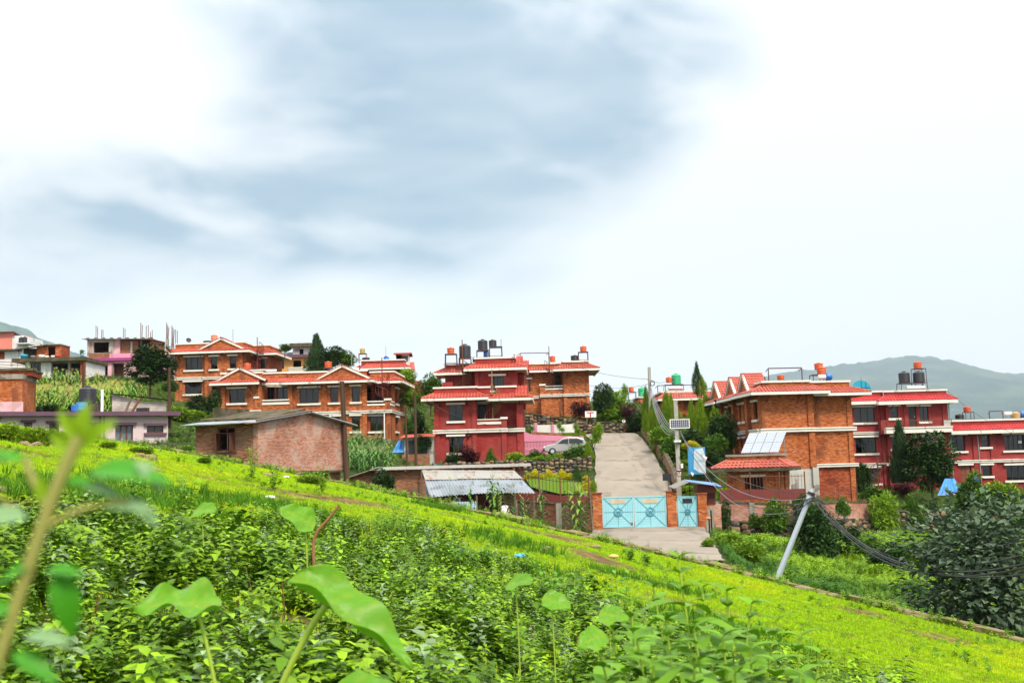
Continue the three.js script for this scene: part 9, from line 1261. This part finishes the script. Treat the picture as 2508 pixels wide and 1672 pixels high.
// nettle-like bush
(function () {
const r = rng(909), c = P(1720, 1600, 3.9), base = V(c.x, fieldH(c.x, c.z), c.z), t = thing('nettle_bush', 'tall nettle-like bush in the right foreground', 'bush', base, 0);
const tops = [[1660, 1365, 3.8], [1545, 1475, 3.7], [1600, 1440, 4.0], [1720, 1440, 4.2], [1780, 1450, 3.9], [1840, 1480, 4.1], [1900, 1520, 3.8], [1960, 1560, 4.0], [2010, 1600, 3.7], [1500, 1540, 3.6], [1470, 1600, 3.4], [1560, 1570, 3.3], [1630, 1520, 3.5], [1700, 1540, 3.4], [1770, 1560, 3.3], [1840, 1590, 3.4], [1900, 1620, 3.3], [1600, 1630, 3.0], [1700, 1640, 3.0], [1800, 1650, 3.0], [1530, 1650, 3.1], [1960, 1650, 3.4]];
for (const [px, py, Z] of tops) {
const top = P(px, py, Z).sub(base), ft = V(lerp(top.x, 0, 0.45), fieldH(base.x + top.x * 0.55, base.z) - base.y, lerp(top.z, 0, 0.3)), L = new Leaves(), mid = ft.clone().lerp(top, 0.55).add(V(rr(-0.05, 0.05, r), 0, 0)), cv = new THREE.CatmullRomCurve3([ft, mid, top]);
part('stem', new THREE.TubeGeometry(cv, 10, 0.0035, 5), leafMats.taro_stalk, t);
for (let i = 0; i < 15; i++) { const k = 0.35 + 0.65 * i / 14, p = cv.getPoint(k), a = i * 1.57 + r(); for (const s of [0, Math.PI]) { const q = a + s + rr(-0.3, 0.3, r), dd = V(Math.cos(q), rr(0.05, 0.5, r) + (i > 11 ? 0.5 : 0), Math.sin(q)).normalize(), sz = (i > 11 ? 0.075 : 0.155) * rr(0.75, 1.15, r), tone = rr(0.75, 1.25, r); ovalLeaf(L, p, dd, V(0, 1, 0), sz, sz * 0.6, [0.13 * tone, 0.29 * tone, 0.008 * tone], { droop: 0.45 }); } }
part('leaves', smooth(L.build()), leafMats.foliage_bright, t);
}
})();
// taller single weeds in the middle of the field
(function () { const r = rng(31); for (const [px, py, h, l] of [[975, 1330, 0.75, 'tall leafy weed above the weed bank'], [1010, 1345, 0.6, 'leafy weed right of the tall one'], [940, 1340, 0.55, 'leafy weed left of the tall one'], [1130, 1420, 0.45, 'umbrella-topped weed on the lawn edge'], [1290, 1430, 0.4, 'low bushy weed right of the weed bank'], [1400, 1530, 0.5, 'dark bushy weed before the nettles'], [1340, 1500, 0.42, 'bushy weed left of the nettles'], [1525, 1560, 0.7, 'spiky dark weed behind the nettles'], [1190, 1400, 0.4, 'small bushy weed in the weed bank'], [640, 1330, 0.45, 'leafy weed behind the largest taro leaf'], [1545, 1375, 0.35, 'small weed near the wall before the gate'], [1585, 1385, 0.3, 'round weed clump near the wall before the gate'], [617, 1182, 0.8, 'slender weed before the brick shed corner'], [668, 1204, 0.55, 'small weed clump on the mid field'], [788, 1208, 0.65, 'weed bush below the bright one on the field wall'], [450, 1262, 0.5, 'grassy weed at the upper edge of the weeds'], [330, 1255, 0.45, 'weed left of the grassy one at the upper edge']]) { const p = hitField(px, py), t = thing('tall_weed', l, 'weed', p, 0, 'single tall weeds'); for (let q = 0; q < 7; q++) { const L = new Leaves(), a = q * 0.9 + r(), lean = rr(0.1, 0.4, r) * h, tip = V(Math.cos(a) * lean, h * rr(0.6, 1, r), Math.sin(a) * lean); part('stem', bar(V(0, 0, 0), tip, 0.006, 4, 0.003), leafMats.taro_stalk, t); for (let i = 0; i < 16; i++) { const k = 0.15 + 0.85 * i / 15, b = i * 2.4, tone = rr(0.7, 1.3, r); ovalLeaf(L, tip.clone().multiplyScalar(k), V(Math.cos(b), rr(0, 0.7, r), Math.sin(b)).normalize(), V(0, 1, 0), 0.11, 0.042, [0.12 * tone, 0.3 * tone, 0.012], { n: 3 }); } part('leaves', smooth(L.build()), leafMats.foliage_bright, t); } } })();
// blurred sprig right before the lens
(function () {
const Z = 0.6, q0 = Z / 0.95, o = P(-30, 1680, Z), at = (x, y, z = Z) => P(x, y, z).sub(o), t = thing('near_sprig', 'out-of-focus leafy sprig close to the lens at the left', 'plant', o, 0), sm = std('sprig_stem', { color: C(0.28, 0.27, 0.07), roughness: 0.6 }), r = rng(4);
const main = [at(-60, 1780), at(20, 1540), at(85, 1340), at(120, 1240), at(165, 1130), at(195, 1070)]; part('stem', tube(main, 0.0055 * q0, 30, 8), sm, t); part('branch', tube([at(110, 1290), at(190, 1250), at(250, 1235), at(310, 1225)], 0.003 * q0, 12, 6), sm, t); part('branch', tube([at(115, 1250), at(80, 1180), at(60, 1120)], 0.003 * q0, 12, 6), sm, t);
const LV = [[195, 1075, 0.2, 1, 0.1, 0.03, 0], [190, 1080, -0.5, 0.9, 0.2, 0.028, 0], [200, 1080, 0.9, 0.55, 0, 0.03, 0], [185, 1095, -0.2, 1, -0.3, 0.026, 0], [205, 1095, 0.6, 0.8, 0.3, 0.024, 0], [175, 1110, -0.7, 0.7, 0.2, 0.022, 0], [215, 1160, 1, 0.18, 0.2, 0.062, 1], [330, 1130, 0.75, -0.5, 0.1, 0.03, 2], [160, 1180, 1, 0.15, 0.2, 0.026, 1], [205, 1188, 1, -0.05, 0.3, 0.03, 2], [250, 1240, 0.95, 0.15, 0.2, 0.038, 2], [310, 1225, 0.9, -0.4, 0.2, 0.03, 2], [60, 1130, -0.8, 0.4, 0.2, 0.03, 1], [70, 1270, -0.95, 0.2, 0.25, 0.055, 2], [20, 1130, -0.8, 0.3, 0.2, 0.03, 1], [140, 1400, 0.35, -0.9, 0.15, 0.05, 1], [110, 1400, 0.9, 0.2, 0.3, 0.03, 1], [60, 1560, 0.9, 0.12, 0.2, 0.035, 2], [30, 1600, 0.9, -0.3, 0.2, 0.04, 1], [85, 1380, -0.8, -0.2, 0.3, 0.03, 1], [40, 1500, -0.8, 0.3, 0.3, 0.04, 1], [120, 1240, -0.3, 0.9, 0.2, 0.026, 0], [145, 1165, 0.3, 0.95, 0.1, 0.02, 0]];
for (const [x, y, dx, dy, dz, len, k] of LV) { const L = new Leaves(); ovalLeaf(L, at(x, y), V(dx, dy, dz).normalize(), k === 0 ? V(0, 0.2, 1) : V(0.1, 0.85, 0.5), len * 1.1 * q0, len * 0.5 * q0, [[0.2, 0.34, 0.01], [0.05, 0.24, 0.01], [0.18, 0.31, 0.14]][k], { n: 6, droop: k === 0 ? 0.1 : 0.4 }); part('leaf', smooth(L.build()), leafMats.foliage_glossy, t); }
})();
renderer.render(scene, camera);
